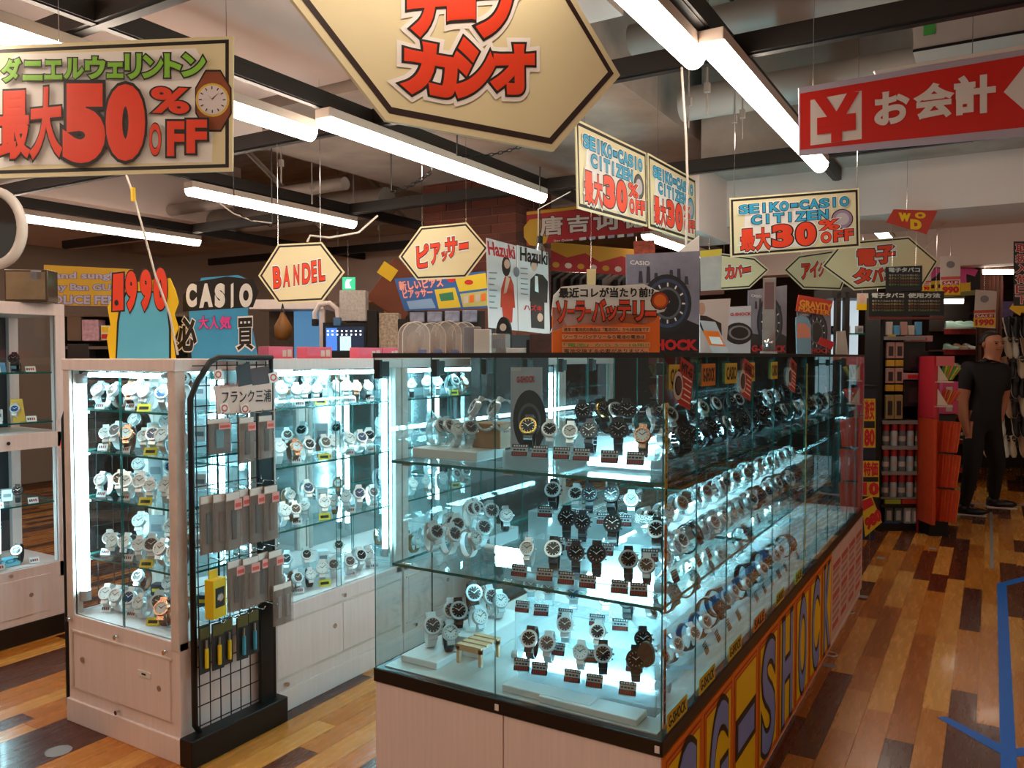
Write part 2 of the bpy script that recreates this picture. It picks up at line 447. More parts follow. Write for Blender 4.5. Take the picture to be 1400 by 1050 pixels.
for i in range(16):
    x_, y_ = rng.uniform(-6, 1.5), rng.uniform(3.3, 4.4) if i % 2 else rng.uniform(4.6, 6)
    if -1.8 < x_ < -1.4: x_ += .6
    if x_ > -1.4 and y_ > 4.7: y_ -= 1
    b = MB(); b.cyl((x_, y_, 2.52), (x_, y_, top_at(x_, y_) if top_at(x_, y_) > 2.6 else 3.3), .005, DUCT, 6); b.box(x_ - .012, x_ + .012, y_ - .012, y_ + .012, 2.62, 2.66, DUCT)
    tag(b.build('hanger_rod'), 'thin steel hanger rod with clamp under the ceiling', 'rod', 'ceiling hanger rods')
# black lighting rails in a grid
for xr, lb in zip(RX, ('over the thin far batten lamp', 'over the lamp near the five letter hexagon sign', 'over the lamp under the big hexagon sign', 'over the long lamp behind the red cashier sign')):
    b = MB(); b.box(xr - .024, xr + .024, -3, 8.5, 2.53, 2.6, BROWNRAIL); b.box(xr - .014, xr + .014, -3, 8.5, 2.526, 2.53, BLACKM)
    tag(b.build('lighting_rail'), 'black lighting rail along the aisle ' + lb, 'rail', 'aisle-wise lighting rails')
for yr, lb in zip(RY, ('above the green and red sale sign', 'above the red cashier sign', 'before the stained concrete beam', 'behind the brick pillar')):
    b = MB(); b.box(-8, 2.98, yr - .03, yr + .03, 2.53, 2.602, BROWNRAIL); b.box(-8, 2.98, yr - .016, yr + .016, 2.524, 2.53, BLACKM)
    tag(b.build('lighting_rail'), 'black lighting rail crossing the aisles ' + lb, 'rail', 'crossing lighting rails')
# batten lamps
DIFF = mat('lamp_diffuser', 'ffffff', .5, emit=LAMP_E, emitcol=(1.0, .82, .66))
HOUS = mat('lamp_housing', 'cbb9ac', .5)
def lamp(x, y0, y1, label, z=2.455, w=.043):
    t = thing('batten_lamp', label, 'lamp', (x, y0, z), 0, 'ceiling batten lamps')
    L = y1 - y0; b = MB(); b.box(-w, w, 0, L, .022, .065, HOUS, b=.004); b.build('housing', t)
    b = MB(); n = 8
    pr = [(-w * math.cos(math.pi * i / n), .024 - .05 * math.sin(math.pi * i / n)) for i in range(n + 1)]
    vs = [(p[0], y, p[1]) for y in (.006, L - .006) for p in pr]
    fs = [(i, i + 1, i + n + 2, i + n + 1) for i in range(n)] + [list(range(n + 1))[::-1], list(range(n + 1, 2 * n + 2))]
    b.add(vs, fs, DIFF); b.build('diffuser', t, smooth=60)
    for yy in (.25, L - .25):
        b = MB(); b.box(-.01, .01, yy - .02, yy + .02, .06, .0745, BLACKM)
        if z != 2.455: b.cyl((0, yy, .07), (0, yy, 3.3 - z), .005, BLACKM, 6)
        b.build('clip', t)
lamp(-.895, .95, 2.72, 'long batten lamp whose end meets the cable behind the big hexagon sign')
lamp(-.81, 2.62, 4.57, 'long batten lamp running behind the red sign')
lamp(-.81, 6.26, 8.2, 'batten lamp beyond the white crossing soffit')
lamp(-2.69, .75, 2.72, 'batten lamp behind the green and red sale sign')
lamp(-2.5, 2.59, 4.56, 'batten lamp running under the big hexagon sign')
lamp(-2.53, 6.43, 8.4, 'batten lamp under the paired blue lettered signs')
lamp(-4.24, 3.24, 4.72, 'batten lamp above the hexagon name sign')
lamp(-6.1, 2.9, 4.76, 'thin far batten lamp above the sunglasses board')
lamp(-6.1, 8.2, 9.6, 'small far batten lamp beyond the white bulkhead', 2.42)
lamp(-5.2, 9.2, 10.4, 'small far batten lamp near the exit sign', 2.3)
for xx in (2.7,):
    for y0 in (-1.2, 2.65, 6.3): lamp(xx, y0, y0 + 1.95, 'batten lamp over the aisle beside the pale wall', 2.45)
for xx in (-4.24, -2.6, -.86): lamp(xx, -1.2, .7, 'batten lamp over the aisle behind the photographer')
for xx in (-6.1, -4.24): lamp(xx, .75, 2.6, 'batten lamp over the tall cabinets')
# ================================================================== long glass showcase with the yellow lettered base
CX0, CX1, CY0, CY1, CZ0, CZ1 = -1.545, -.66, 1.80, 5.23, .535, 1.45
case = thing('glass_showcase', 'long all-glass watch showcase on a pale base with yellow letter panels', 'showcase', (0, 0, 0))
b = MB(); b.box(CX0 + .006, CX1 - .006, CY0 + .012, CY1, .0, .495, LAMWHITE, b=.002); b.build('base_cabinet', case)
for i in range(2):
    w = (CX1 - CX0) / 2; x0 = CX0 + i * w
    b = MB(); b.box(x0 + .002, x0 + w - .002, CY0, CY0 + .014, .03, .494, LAMWHITE, b=.0015); b.build('door', case)
b = MB(); b.box(CX0 - .003, CX1 + .003, CY0 - .004, CY1 + .003, .495, CZ0, BLACK, b=.003); b.build('black_trim', case)
for xx in (-1.12, CX1 - .01):
    b = MB(); b.box(xx - .006, xx + .006, CY0 - .0055, CY0 - .003, .505, .522, mat('label_white', 'e8e4de', .5)); b.build('lock_sticker', case)
b = MB(); b.box(CX0 + .02, CX1 - .02, CY0 + .02, CY1 - .02, CZ0, CZ0 + .003, mat('deck_grey', 'c3c9c9', .35)); b.build('deck_board', case)
g = .0035
def pane(a, name='glass_pane', par=None, m=None):
    b = MB(); b.pane(*a, m or GLASS, GEDGE); return b.build(name, par or case)
xs = [CX0, -1.129, CX1]
for i in range(2): pane((xs[i] + .0015, xs[i + 1] - .0015, CY0, CY0 + g, CZ0, CZ1))
ys = [CY0, 2.053, 2.337, 2.62, 2.912, 3.2, 3.48, 3.76, 4.04, 4.335, 4.63, 4.93, CY1]
for i in range(len(ys) - 1):
    pane((CX1 - g, CX1, ys[i] + .0008, ys[i + 1] - .0008, CZ0, CZ1))
yl = [CY0, 2.08, 2.37, 2.66, 2.95, 3.24, 3.53, 3.82, 4.11, 4.4, 4.69, 4.98, CY1]
for i in range(len(yl) - 1):
    pane((CX0, CX0 + g, yl[i] + .0015, yl[i + 1] - .0015, CZ0, CZ1))
pane((CX0, CX1, CY1 - g, CY1, CZ0, CZ1))
for i in range(4): pane((CX0, CX1, CY0 + i * .86, CY0 + i * .86 + .855, CZ1, CZ1 + .006), 'top_glass')
b = MB()
for (a) in ((CX0, CX1, CY0 - .002, CY0 + .008), (CX0, CX1, CY1 - .008, CY1 + .002), (CX0 - .002, CX0 + .008, CY0, CY1)): b.box(*a, CZ1 - .004, CZ1 + .009, BLACK)
b.box(CX1 - .008, CX1 + .002, CY0, CY1, CZ1 - .002, CZ1 + .009, mat('case_top_bar', '4a5250', .3, .6))
b.build('top_bar', case)
for yy in yl[:6]:
    b = MB(); b.box(CX0 + .006, CX0 + .02, yy + .002, yy + .05, 1.39, 1.435, mat('hinge_dark', '2f3a3a', .35, .5), b=.002); b.box(CX0 + .006, CX0 + .026, yy - .004, yy + .012, 1.385, 1.44, BLACKM, b=.002); b.build('hinge', case)
for i, yy in enumerate(ys[:9]):
    b = MB(); b.box(CX1 - .022, CX1 - .006, yy + .004, yy + .035, 1.405, 1.435, mat('hinge_dark', '2f3a3a', .35, .5), b=.002); b.build('hinge', case)
SZ = (1.14, .835)
for z in SZ:
    for i in range(4):
        y0 = CY0 + .045 + i * .845; x1 = CX1 - .02
        b = MB(); b.pane(CX0 + .03, x1, y0, y0 + .84, z - .004, z + .004, SHELFG, GEDGE); b.build('glass_shelf', case)
    for yy in (1.9, 2.5, 3.1, 3.7):
        for xx in (CX0 + .03, -1.129, CX1 - .03):
            b = MB(); b.cyl((xx, yy, z - .012), (xx + (.03 if xx < -1.2 else -.03), yy, z - .012), .007, CHROME, 10); b.build('shelf_pin', case, smooth=40)
# mirror-backed lamp strips inside: cold tubes lying under the shelves and standing at the posts
TUBE = mat('cold_tube', 'ffffff', .5, emit=TUBE_E, emitcol=(.52, .90, 1.0))
def tube_lamp(p0, p1, label, r=.011, par=None, group='cold lamp tubes inside the cases'):
    t = thing('case_lamp', label, 'lamp', p0, 0, group)
    v = Vector(p1) - Vector(p0); b = MB(); b.cyl((0, 0, 0), v, r, TUBE, 12); b.build('lamp_tube', t, smooth=40)
    for q in (Vector((0, 0, 0)), v):
        b = MB(); e = v.normalized() * .02; b.cyl(q - e, q + e, r * 1.25, mat('lamp_cap', 'c9cdd0', .3, .4), 12); b.build('end_cap', t, smooth=40)
    return t
for z, zn in ((CZ1 - .02, 'top'), (1.115, 'upper shelf'), (.81, 'lower shelf')):
    for k in range(2):
        y0 = 2.35 + k * 1.45
        if z > 1.4: continue
        tube_lamp((-1.1, y0, z), (-1.1, y0 + 1.2, z), 'cold white tube under the %s of the long glass showcase' % zn)
# dividing panel and risers that the watches stand on
ACR = filmmat('clear_acrylic', (.93, .97, .98), .16, 'd9ecf0', .08)
RISER = mat('white_riser', 'e9eef0', .35)
def riser(x0, x1, y0, y1, z0, z1, label, m=RISER, group='display risers in the glass showcase'):
    o = MB().box(x0, x1, y0, y1, z0, z1, m, b=.003).build('display_riser'); tag(o, label, 'riser', group); return o
# lettered panels on the aisle side of the base
pb = thing('letter_panel_strip', 'yellow and orange letter panels fixed to the showcase base beside the plank floor', 'sign', (CX1, CY0, 0))
YEL = mat('panel_yellow', 'f9d20a', .4); ORG = mat('panel_orange', 'ef7a12', .4); DRD = mat('panel_red_line', 'c2400f', .45); LBL = mat('letter_blue', '7d96e4', .4)
def side_rect(mb, y0, y1, z0, z1, off, m): mb.add([(CX1 + off, y0, z0), (CX1 + off, y1, z0), (CX1 + off, y1, z1), (CX1 + off, y0, z1)], [(0, 1, 2, 3)], m)
ZA, ZB = .03, .492
yb = [1.806, 2.103, 2.4, 2.697, 3.0, 3.294, 3.58, 3.868, 4.14]
let = 'GG-SHOCK'
for i in range(8):
    y0, y1 = yb[i], yb[i + 1]; b = MB()
    b.box(CX1 - .006, CX1 + .004, y0 + .001, y1 - .001, ZA, ZB, ORG)
    side_rect(b, y0 + .012, y1 - .012, ZA + .014, ZB - .014, .0045, DRD)
    side_rect(b, y0 + .018, y1 - .018, ZA + .020, ZB - .020, .0050, ORG)
    side_rect(b, y0 + .026, y1 - .026, ZA + .028, ZB - .028, .0055, DRD)
    side_rect(b, y0 + .030, y1 - .030, ZA + .032, ZB - .032, .0060, YEL)
    o = b.build('panel', None); o.parent = pb; o.matrix_parent_inverse = Matrix.Translation(pb.location).inverted()
    b = MB(); l0, l1 = y0 + .03, y1 - .03; z0, z1 = ZA + .045, ZB - .045
    if let[i] == '-': z0, z1 = .24, .30
    sl = .0
    for r, m, off in ((.055, INK, .0066), (.02, LBL, .0078)):
        vs, fs = textgeo(let[i], r)
        b.add([(CX1 + off + c * .001, l0 + .035 + (l1 - l0 - .07) * u + sl * w, z0 + (z1 - z0) * w) for u, w, c in vs], fs, m)
    o = b.build('letter', None); o.parent = pb; o.matrix_parent_inverse = Matrix.Translation(pb.location).inverted()
b = MB(); b.box(CX1 - .006, CX1 + .003, 4.145, CY1, .05, .49, mat('pink_poster', 'd8b9b2', .6, noise=.1, scale=20))
t = thing('notice_sheet', 'pale pink notice sheets on the far end of the showcase base', 'sheet', (CX1, 4.145, .05))
o = b.build('sheet', t); o.matrix_parent_inverse = Matrix.Translation(t.location).inverted()
for i in range(4):
    b = MB()
    for j in range(9):
        y0 = 4.18 + i * .26; z = .42 - j * .037; side_rect(b, y0, y0 + .22 - .02 * (j % 3), z - (.02 if j % 4 else .03), z, .0036, mat('notice_ink', 'b9847c', .6) if j % 4 else mat('notice_red', 'c05a50', .6))
    o = b.build('print', t); o.matrix_parent_inverse = Matrix.Translation(t.location).inverted()
# small yellow strips stuck to the glass by the trim, and the tall yellow strip at the corner
def strip(y0, y1, z0, z1, m, label, name='price_strip', x=CX1 + .0012, txt=None):
    t = thing(name, label, 'sticker', (x, y0, z0), 0, 'yellow stickers on the showcase glass')
    b = MB(); b.add([(0, 0, 0), (0, y1 - y0, 0), (0, y1 - y0, z1 - z0), (0, 0, z1 - z0), (.0004, 0, 0), (.0004, y1 - y0, 0), (.0004, y1 - y0, z1 - z0), (.0004, 0, z1 - z0)], [(4, 5, 6, 7), (3, 2, 1, 0)], m); b.build('sticker', t)
    if txt:
        b = MB(); vs, fs = textgeo(txt, .03); h = z1 - z0; w = y1 - y0
        if h < 1.2 * w: b.add([(.0008 + c * .0004, w * (.08 + .84 * u), h * (.2 + .6 * v)) for u, v, c in vs], fs, INK)
        else: b.add([(.0008 + c * .0004, w * (.2 + .6 * v), h * (.96 - .92 * u)) for u, v, c in vs], [f for f in fs], INK)
        b.build('print', t)
YST = mat('sticker_yellow', 'd9bd33', .5); OST = mat('sticker_orange', 'e08a2c', .5); GST = mat('sticker_green', 'b9c63c', .5)
for i, (y0, y1, m, tx) in enumerate(((1.83, 1.98, YST, 'G-SHOCK'), (2.08, 2.22, YST, 'G-SHOCK'), (2.36, 2.5, YST, 'G-SHOCK'), (2.65, 2.8, OST, 'SALE'), (2.97, 3.1, YST, 'G-SHOCK'), (3.3, 3.42, GST, 'SALE'))):
    strip(y0, y1, .54, .585, m, 'small yellow lettered sticker along the foot of the showcase glass', txt=tx)
for i, (y0, y1) in enumerate(((1.83, 1.95), (2.08, 2.2), (2.3, 2.42), (2.52, 2.63), (2.86, 2.95))):
    strip(y0, y1, 1.37, 1.43, YST if i != 1 else OST, 'yellow sticker along the head of the showcase glass', 'head_sticker', txt='G-SHOCK' if i % 2 else 'CASIO')
strip(1.806, 1.822, 1.09, 1.34, YST, 'narrow yellow strip down the glass corner above the upper shelf', 'corner_strip', txt='ハイブリッドソーラー電波')
strip(1.806, 1.822, .84, 1.05, OST, 'narrow orange strip down the glass corner above the lower shelf', 'corner_strip', txt='ソーラー電波腕時計')
strip(1.806, 1.822, .56, .8, OST, 'narrow orange strip down the glass corner above the trim', 'corner_strip', txt='世界標準時間電波')
strip(3.48, 3.495, .58, 1.42, YST, 'narrow yellow strip down the far side panes', 'corner_strip', txt='ソーラー電波腕時計ハイブリッド')
# red cards hung on the side panes
def red_card(yc, zc, txt, label, w=.1, h=.115):
    t = thing('red_card', label, 'card', (CX1 + .002, yc, zc), 0, 'red watch cards on the side panes'); t.rotation_euler = (math.radians(-14), 0, 0)
    RC = mat('card_red', 'c2362a', .5)
    b = MB(); b.box(0, .0015, -w * .35, w * .65, -h / 2, h / 2, RC); b.build('card', t)
    b = MB(); vs, fs = textgeo(txt, .04); b.add([(.0022 + c * .0004, -w * .25 + .8 * w * u, h * .2 + h * .2 * v) for u, v, c in vs], fs, INK); b.build('lettering', t)
    b = MB()
    for k in range(5): b.box(.0015, .0021, -w * .12 + .02 * (k % 2), w * .58, h * (.1 - k * .12), h * (.13 - k * .12), PAPER)
    b.build('print', t)
    b = MB(); T = Matrix.Translation((.002, -w * .42, -h * .15)) @ Matrix.Rotation(math.pi / 2, 4, 'Y')
    b.lathe([(.035, 0), (.035, .0008)], mat('card_pale', 'd9cfc9', .5), 20, T); b.lathe([(.024, .0008), (.024, .0016)], INK, 20, T); b.lathe([(.02, .0016), (.02, .002)], mat('dial_grey', '5a4a48', .4), 20, T)
    b.build('watch_print', t)
red_card(1.93, 1.385, 'MT-G', 'red card lettered for the nearest side pane with a round watch print')
red_card(2.52, 1.38, 'G-STEEL', 'small tilted red card on the third side pane')
red_card(3.19, 1.38, 'MR-G', 'small red card with pale round print on a far side pane')
# ================================================================== white cabinets
WOOD = mat('cabinet_white', 'ecdcd9', .4, noise=.06, scale=3, stretch=(20, 20, 1))
SCUFF = mat('cabinet_white_worn', 'dccdc4', .5, noise=.14, scale=9)
KNOB = mat('knob_brass', 'b8a48c', .3, .9)
MIRROR = mat('mirror_back', 'cfdadd', .12, 1)
def finger_hole(par, p, axis, r=.011):
    b = MB(); e = Vector(axis) * .002; par = [c for c in par.children if c.name.startswith(('sliding_door', 'door'))][-1]; b.cyl(Vector(p) - e, Vector(p) + e * .6, r, mat('hole_ring', 'a98f7c', .4, .3), 14); b.build('finger_pull', par, smooth=40)
def lockknob(par, p, axis):
    b = MB(); e = Vector(axis); b.cyl(p, Vector(p) + e * .012, .006, CHROME, 10); b.cyl(Vector(p) + e * .01, Vector(p) + e * .016, .009, CHROME, 10); b.build('lock', par, smooth=40)
def cabinet(name, label, x0, x1, y0, y1, top, zb, shelves, faces, group=None, plinth=WOOD, doorside='-y'):
    c = thing(name, label, 'cabinet', (0, 0, 0), 0, group); p = .042
    for xx in (x0, x1 - p):
        for yy in (y0, y1 - p):
            b = MB(); b.box(xx, xx + p, yy, yy + p, zb - .03, top - .045, SCUFF, b=.002); b.build('post', c)
    b = MB(); b.box(x0 - .004, x1 + .004, y0 - .004, y1, top - .045, top, WOOD, b=.003); b.build('top_board', c)
    b = MB(); b.box(x0, x1, y0 + .004, y1, .09, zb, WOOD, b=.002); b.build('base_cabinet', c)
    b = MB(); b.box(x0 - .006, x1 + .006, y0 - .006, y1, 0, .09, plinth, b=.002); b.build('plinth', c)
    if doorside == '-y':
        w = (x1 - x0 - .09) / 2; xa = x0 + .04
        b = MB(); b.box(xa - .008, x1 - .05 + .008, y0 + .0005, y0 + .006, .135, .142, SCUFF); b.box(xa - .008, x1 - .05 + .008, y0 - .004, y0 + .006, .362, .37, SCUFF)
        b.box(xa - .012, xa - .004, y0 - .004, y0 + .006, .135, .37, SCUFF); b.build('door_track', c)
        for i in range(2):
            b = MB(); b.box(xa + i * w, xa + (i + 1) * w + (.012 if i == 0 else 0), y0 + .001 - .004 * i, y0 + .008 - .004 * i, .142, .362, WOOD, b=.001); d = b.build('sliding_door', c)
            finger_hole(c, (xa + (.06 if i == 0 else 2 * w - .06), y0 - .003, .262 - .012 * i), (0, -1, 0))
        for q in ((xa + w, y0 - .004, .112), (xa + w, y0 - .004, .398), (x1 - .06, y0 - .004, .395), (x0 + .03, y0 - .004, .415)): lockknob(c, q, (0, -1, 0))
        b = MB(); b.box(xa + 1.4 * w, xa + 1.65 * w, y0 - .006, y0 - .003, .275, .297, mat('label_white', 'e8e4de', .5)); b.box(xa + 1.48 * w, xa + 1.56 * w, y0 - .0066, y0 - .006, .283, .29, INK); b.build('name_plate', c)
    else:
        L = (y1 - y0 - .08) / 2
        for i in range(2):
            ya = y0 + .04 + i * L
            b = MB(); b.box(x1 - .006, x1 + .002 + .003 * i, ya, ya + L + (.01 if i == 0 else 0), .145, .36, WOOD, b=.001); b.build('sliding_door', c)
            finger_hole(c, (x1 + .003, ya + (L - .05 if i == 0 else .05), .27), (1, 0, 0))
        b = MB(); b.box(x1, x1 + .006, y0 + .02, y1 - .02, .362, .37, SCUFF); b.box(x1, x1 + .006, y0 + .02, y1 - .02, .135, .143, SCUFF); b.build('door_track', c)
        for q in ((x1 + .002, y0 + .04 + L, .395), (x1 + .002, y0 + .08, .115)): lockknob(c, q, (1, 0, 0))
    gl = .005
    if '-y' in faces:
        xm = (x0 + x1) / 2
        for a, bb, yy in ((x0 + p, xm + .01, y0 + .012), (xm - .01, x1 - p, y0 + .019)):
            b = MB(); b.pane(a, bb, yy, yy + gl, zb, top - .045, GLASSW, GEDGE); b.build('glass_pane', c)
    if '+x' in faces:
        ym = (y0 + y1) / 2
        for a, bb, xx in ((y0 + p, ym + .01, x1 - .019), (ym - .01, y1 - p, x1 - .026)):
            b = MB(); b.pane(xx, xx + gl, a, bb, zb, top - .045, GLASSW, GEDGE); b.build('glass_pane', c)
    if '-x' in faces:
        b = MB(); b.pane(x0 + .015, x0 + .02, y0 + p, y1 - p, zb, top - .045, GLASSW, GEDGE); b.build('glass_pane', c)
    if 'back-x' in faces:
        b = MB(); b.box(x0 + .012, x0 + .02, y0 + p, y1 - p, zb, top - .045, MIRROR); b.build('mirror_back', c)  # mirror added to brighten the row and double its watches
    for z in shelves:
        b = MB(); b.pane(x0 + .03, x1 - .045, y0 + .045, y1 - .03, z - .004, z + .004, SHELFG, GEDGE); b.build('glass_shelf', c)
        b = MB()
        for xx in (x0 + .05, x1 - .06): b.box(xx, xx + .012, y0 + .05, y0 + .07, z - .018, z - .004, CHROME)
        b.build('shelf_clip', c)
    return c
RX0, RX1 = -3.14, -2.455
end_shelves = (1.24, 1.075, .89, .655)
row_shelves = (1.233, .99, .725)
cabinet('watch_cabinet', 'white end cabinet of watches carrying the black grid rack', RX0, RX1, 1.81, 2.215, 1.44, .43, end_shelves, ('-y', '+x', '-x'))
units = [(2.225, 3.065), (3.075, 3.915), (3.925, 4.765), (4.775, 5.6)]
where = ['white watch cabinet in the row beside the black grid rack', 'white watch cabinet of the row behind the glass showcase front', 'white watch cabinet midway along the row behind the glass showcase', 'white watch cabinet at the far end of the row behind the showcase']
for (a, bb), w in zip(units, where):
    cabinet('watch_cabinet', w, RX0, RX1, a, bb, 1.44, .43, row_shelves, ('+x', 'back-x', '-y'), 'row of white watch cabinets', doorside='+x')
# tall cabinets across the other aisle
FX = -4.17
for a, bb, lb in ((1.62, 2.42, 'tall white watch cabinet with two glass tiers beside the sunglasses board'), (.8, 1.61, 'tall white watch cabinet in the row past the sunglasses board')):
    c = thing('tall_cabinet', lb, 'cabinet', (0, 0, 0), 0, 'tall white cabinets')
    x0 = FX - .5
    for xx in (x0, FX - .05):
        for yy in (a, bb - .05):
            b = MB(); b.box(xx, xx + .05, yy, yy + .05, .3, 1.66, WOOD, b=.002); b.build('post', c)
    for nm, z0, z1 in (('top_board', 1.66, 1.72), ('middle_rail', .98, 1.06), ('base_cabinet', .1, .38), ('plinth', 0, .1)):
        b = MB(); b.box(x0, FX + (.004 if nm == 'plinth' else 0), a, bb, z0, z1, BLACK if nm == 'plinth' else WOOD, b=.002); b.build(nm, c)
    b = MB(); b.box(FX - .002, FX + .004, a + .06, bb - .1, .14, .33, WOOD, b=.001); b.build('door', c); finger_hole(c, (FX + .004, bb - .2, .24), (1, 0, 0)); lockknob(c, (FX, bb - .3, 1.02), (1, 0, 0)); lockknob(c, (FX, bb - .3, .36), (1, 0, 0))
    b = MB(); b.box(x0 + .01, x0 + .02, a, bb, .38, 1.66, mat('cabinet_back', '2a3038', .5)); b.build('back_board', c)
    for z0, z1 in ((.38, .98), (1.06, 1.66)):
        b = MB(); b.pane(FX - .02, FX - .014, a + .05, bb - .05, z0, z1, GLASSW, GEDGE); b.build('glass_pane', c)
    for z in (1.365, 1.11, .69):
        b = MB(); b.pane(x0 + .03, FX - .04, a + .02, bb - .02, z - .004, z + .004, SHELFG, GEDGE); b.build('glass_shelf', c)
# cold tubes at the posts
tube_lamp((RX0 + .055, 1.855, .5), (RX0 + .055, 1.855, 1.36), 'bright upright tube in the corner of the white end cabinet', .016)
tube_lamp((RX1 - .06, 2.2, .5), (RX1 - .06, 2.2, 1.36), 'upright tube behind the black grid rack', .012)
for k, (a, bb) in enumerate(units[:3]):
    tube_lamp((RX0 + .05, a + .3, .5), (RX0 + .05, a + .3, 1.36), 'upright tube at the back of the white cabinet row', .012)
    tube_lamp((RX1 - .06, bb - .055, .5), (RX1 - .06, bb - .055, 1.36), 'upright tube at the front post of the white cabinet row', .013)
tube_lamp((RX0 + .1, 1.85, 1.378), (RX1 - .1, 1.85, 1.378), 'tube lying under the top board of the white end cabinet', .009)  # added to brighten the shelves below
for k, (a, bb) in enumerate(units[:2]): tube_lamp((RX1 - .055, a + .08, 1.378), (RX1 - .055, bb - .08, 1.378), 'tube lying under the top board of the %s row cabinet' % ('first', 'second')[k], .009)  # likewise added, lighting the row shelves from above
tube_lamp((FX - .06, 2.0, 1.08), (FX - .06, 2.0, 1.3), 'short upright tube in the tall cabinet beside the sunglasses board', .012)
tube_lamp((FX - .06, 2.1, .45), (FX - .06, 2.1, .9), 'upright tube low in the tall cabinet beside the sunglasses board', .01)
# ------------------------------------------------------------------ black grid rack on the side of the end cabinet
gr = thing('grid_rack', 'black wire grid rack with bent pipe frame on the white end cabinet', 'rack', (RX1 + .03, 1.85, 0))
def gtube(pts, r, name, m=BLACKM, par=gr):
    b = MB(); b.tube(pts, r, m, 8); return b.build(name, par, smooth=50)
gtube([(0, .02, .1), (0, .0, .13), (0, 0, 1.3), (0, .03, 1.36), (0, .085, 1.43), (0, .12, 1.445), (0, .375, 1.445)], .011, 'pipe_frame')
gtube([(0, .37, .1), (0, .37, 1.445)], .009, 'pipe_frame')
b = MB(); b.box(-.01, .006, .3, .375, .1, 1.4, BLACKM); b.build('back_strip', gr)
b = MB(); b.box(-.02, .045, -.05, .4, 0, .1, BLACKM, b=.004); b.build('black_plinth', gr)
for i in range(8): gtube([(.002, .02 + i * .046, .11), (.002, .02 + i * .046, 1.43 - max(0, (2 - i)) * .05)], .0022, 'grid_wire')
for i in range(19):
    z = .12 + i * .072; gtube([(.0, .01, z), (.0, .365, z)], .0022, 'grid_wire')
def hook(par, y, z, L=.09):
    gtube([(.004, y, z + .02), (.006, y, z), (L, y, z), (L + .008, y, z + .012)], .002, 'hook', CHROME, par)
for z in (1.24, .975, .725, .5):
    for y in (.06, .12, .18, .24, .31): hook(gr, y, z)
# second rack on the other side, seen edge-on
g2 = thing('grid_rack', 'black bent pipe rack on the far flank of the white end cabinet', 'rack', (RX0 - .03, 1.83, 0))
gtube([(0, .0, .05), (0, 0, 1.2), (0, .04, 1.32), (0, .1, 1.38), (0, .37, 1.38)], .012, 'pipe_frame', par=g2)
gtube([(0, .37, .05), (0, .37, 1.38)], .01, 'pipe_frame', par=g2)
for i in range(12): gtube([(0, .0, .15 + i * .1), (0, .37, .15 + i * .1)], .0022, 'grid_wire', par=g2)
for i in range(5): gtube([(0, .06 + i * .07, .1), (0, .06 + i * .07, 1.3)], .0022, 'grid_wire', par=g2)
# packs hung on the rack
FILM = filmmat('pack_film', (.93, .93, .93), .22, 'c9beb8', .12)
CARD1 = mat('pack_card', '8a786c', .6, noise=.2, scale=30); CARDR = mat('pack_price', 'd9574a', .55); DKCARD = mat('pack_dark', '26282b', .5)
BROWN = mat('leather_brown', '6b4632', .6); STRAPDK = mat('strap_dark', '2b2522', .5)
PINKL = mat('pack_pink', 'e9a79f', .55)
def pack(y, z, x, h, w, label, cardm, inner, price=True, group='packs hung on the grid rack', name='strap_pack', body=None):
    t = thing(name, label, 'pack', (RX1 + .03 + x, 1.85 + y, z), rng.uniform(-.12, .12), group)
    b = MB(); b.box(0, .003, -w / 2, w / 2, -h, 0, cardm); b.build('backing_card', t)
    b = MB(); b.box(.004, .018, -w * .46, w * .46, -h * .98, -h * .12, FILM, b=.003); b.build('film', t)
    b = MB(); b.box(.006, .012, -w * .16, w * .16, -h * .82, -h * .3, inner, b=.002); b.build('strap', t)
    b = MB(); b.box(.003, .005, -w * .46, w * .46, -h * .14, -.002, PAPER); b.build('header', t)
    if price:
        b = MB(); b.box(.0185, .0192, -w * .1, w * .42, -h * .3, -h * .12, PINKL); b.box(.0192, .0196, -w * .05, w * .36, -h * .26, -h * .19, CARDR); b.build('price_label', t)
    return t
pack(.1, 1.225, .02, .13, .1, 'dark blue boxed strap pack below the handwritten board', DKCARD, mat('pack_teal', '3f8fa0', .4))
pack(.2, 1.225, .05, .17, .075, 'pale watch strap pack with price label beside the dark boxed pack', CARD1, STRAPDK)
pack(.29, 1.225, .05, .165, .075, 'pale watch strap pack by the black strip below the handwritten board', CARD1, STRAPDK)
for i, y in enumerate((.04, .085, .13, .19, .25, .31)):
    pack(y, .955, .03 + .012 * (i % 3), .21, .07, ('brown' if i % 2 else 'dark') + ' watch strap pack ' + ('with' if i > 1 else 'without') + ' price label in the middle row of the grid rack', CARD1, BROWN if i % 2 else STRAPDK, i > 1)
for i, y in enumerate((.15, .21, .27, .33)):
    pack(y, .7, .04 + .012 * (i % 2), .19, .075, 'pale pack of ' + ('brown' if i % 2 else 'dark') + ' watch strap in the third row of the grid rack', CARD1, BROWN if i % 2 else STRAPDK, True)
yb_ = mat('pack_yellow', 'e8c71c', .5)
t = thing('boxed_charm', 'yellow boxed key ring hung low on the grid rack', 'box', (RX1 + .075, 1.88, .66), .15)
b = MB(); b.box(0, .04, -.02, .045, -.14, 0, yb_, b=.002); b.build('box', t); b = MB(); b.box(.04, .041, -.01, .035, -.1, -.03, DKCARD); b.build('window', t)
b = MB(); b.box(.01, .014, -.01, .03, 0, .03, yb_); b.build('hang_tab', t)
b = MB(); b.lathe([(.012, 0), (.016, .002), (.012, .004)], CHROME, 12, Matrix.Translation((.0415, .012, -.065)) @ Matrix.Rotation(math.pi / 2, 4, 'Y')); b.build('ring', t)
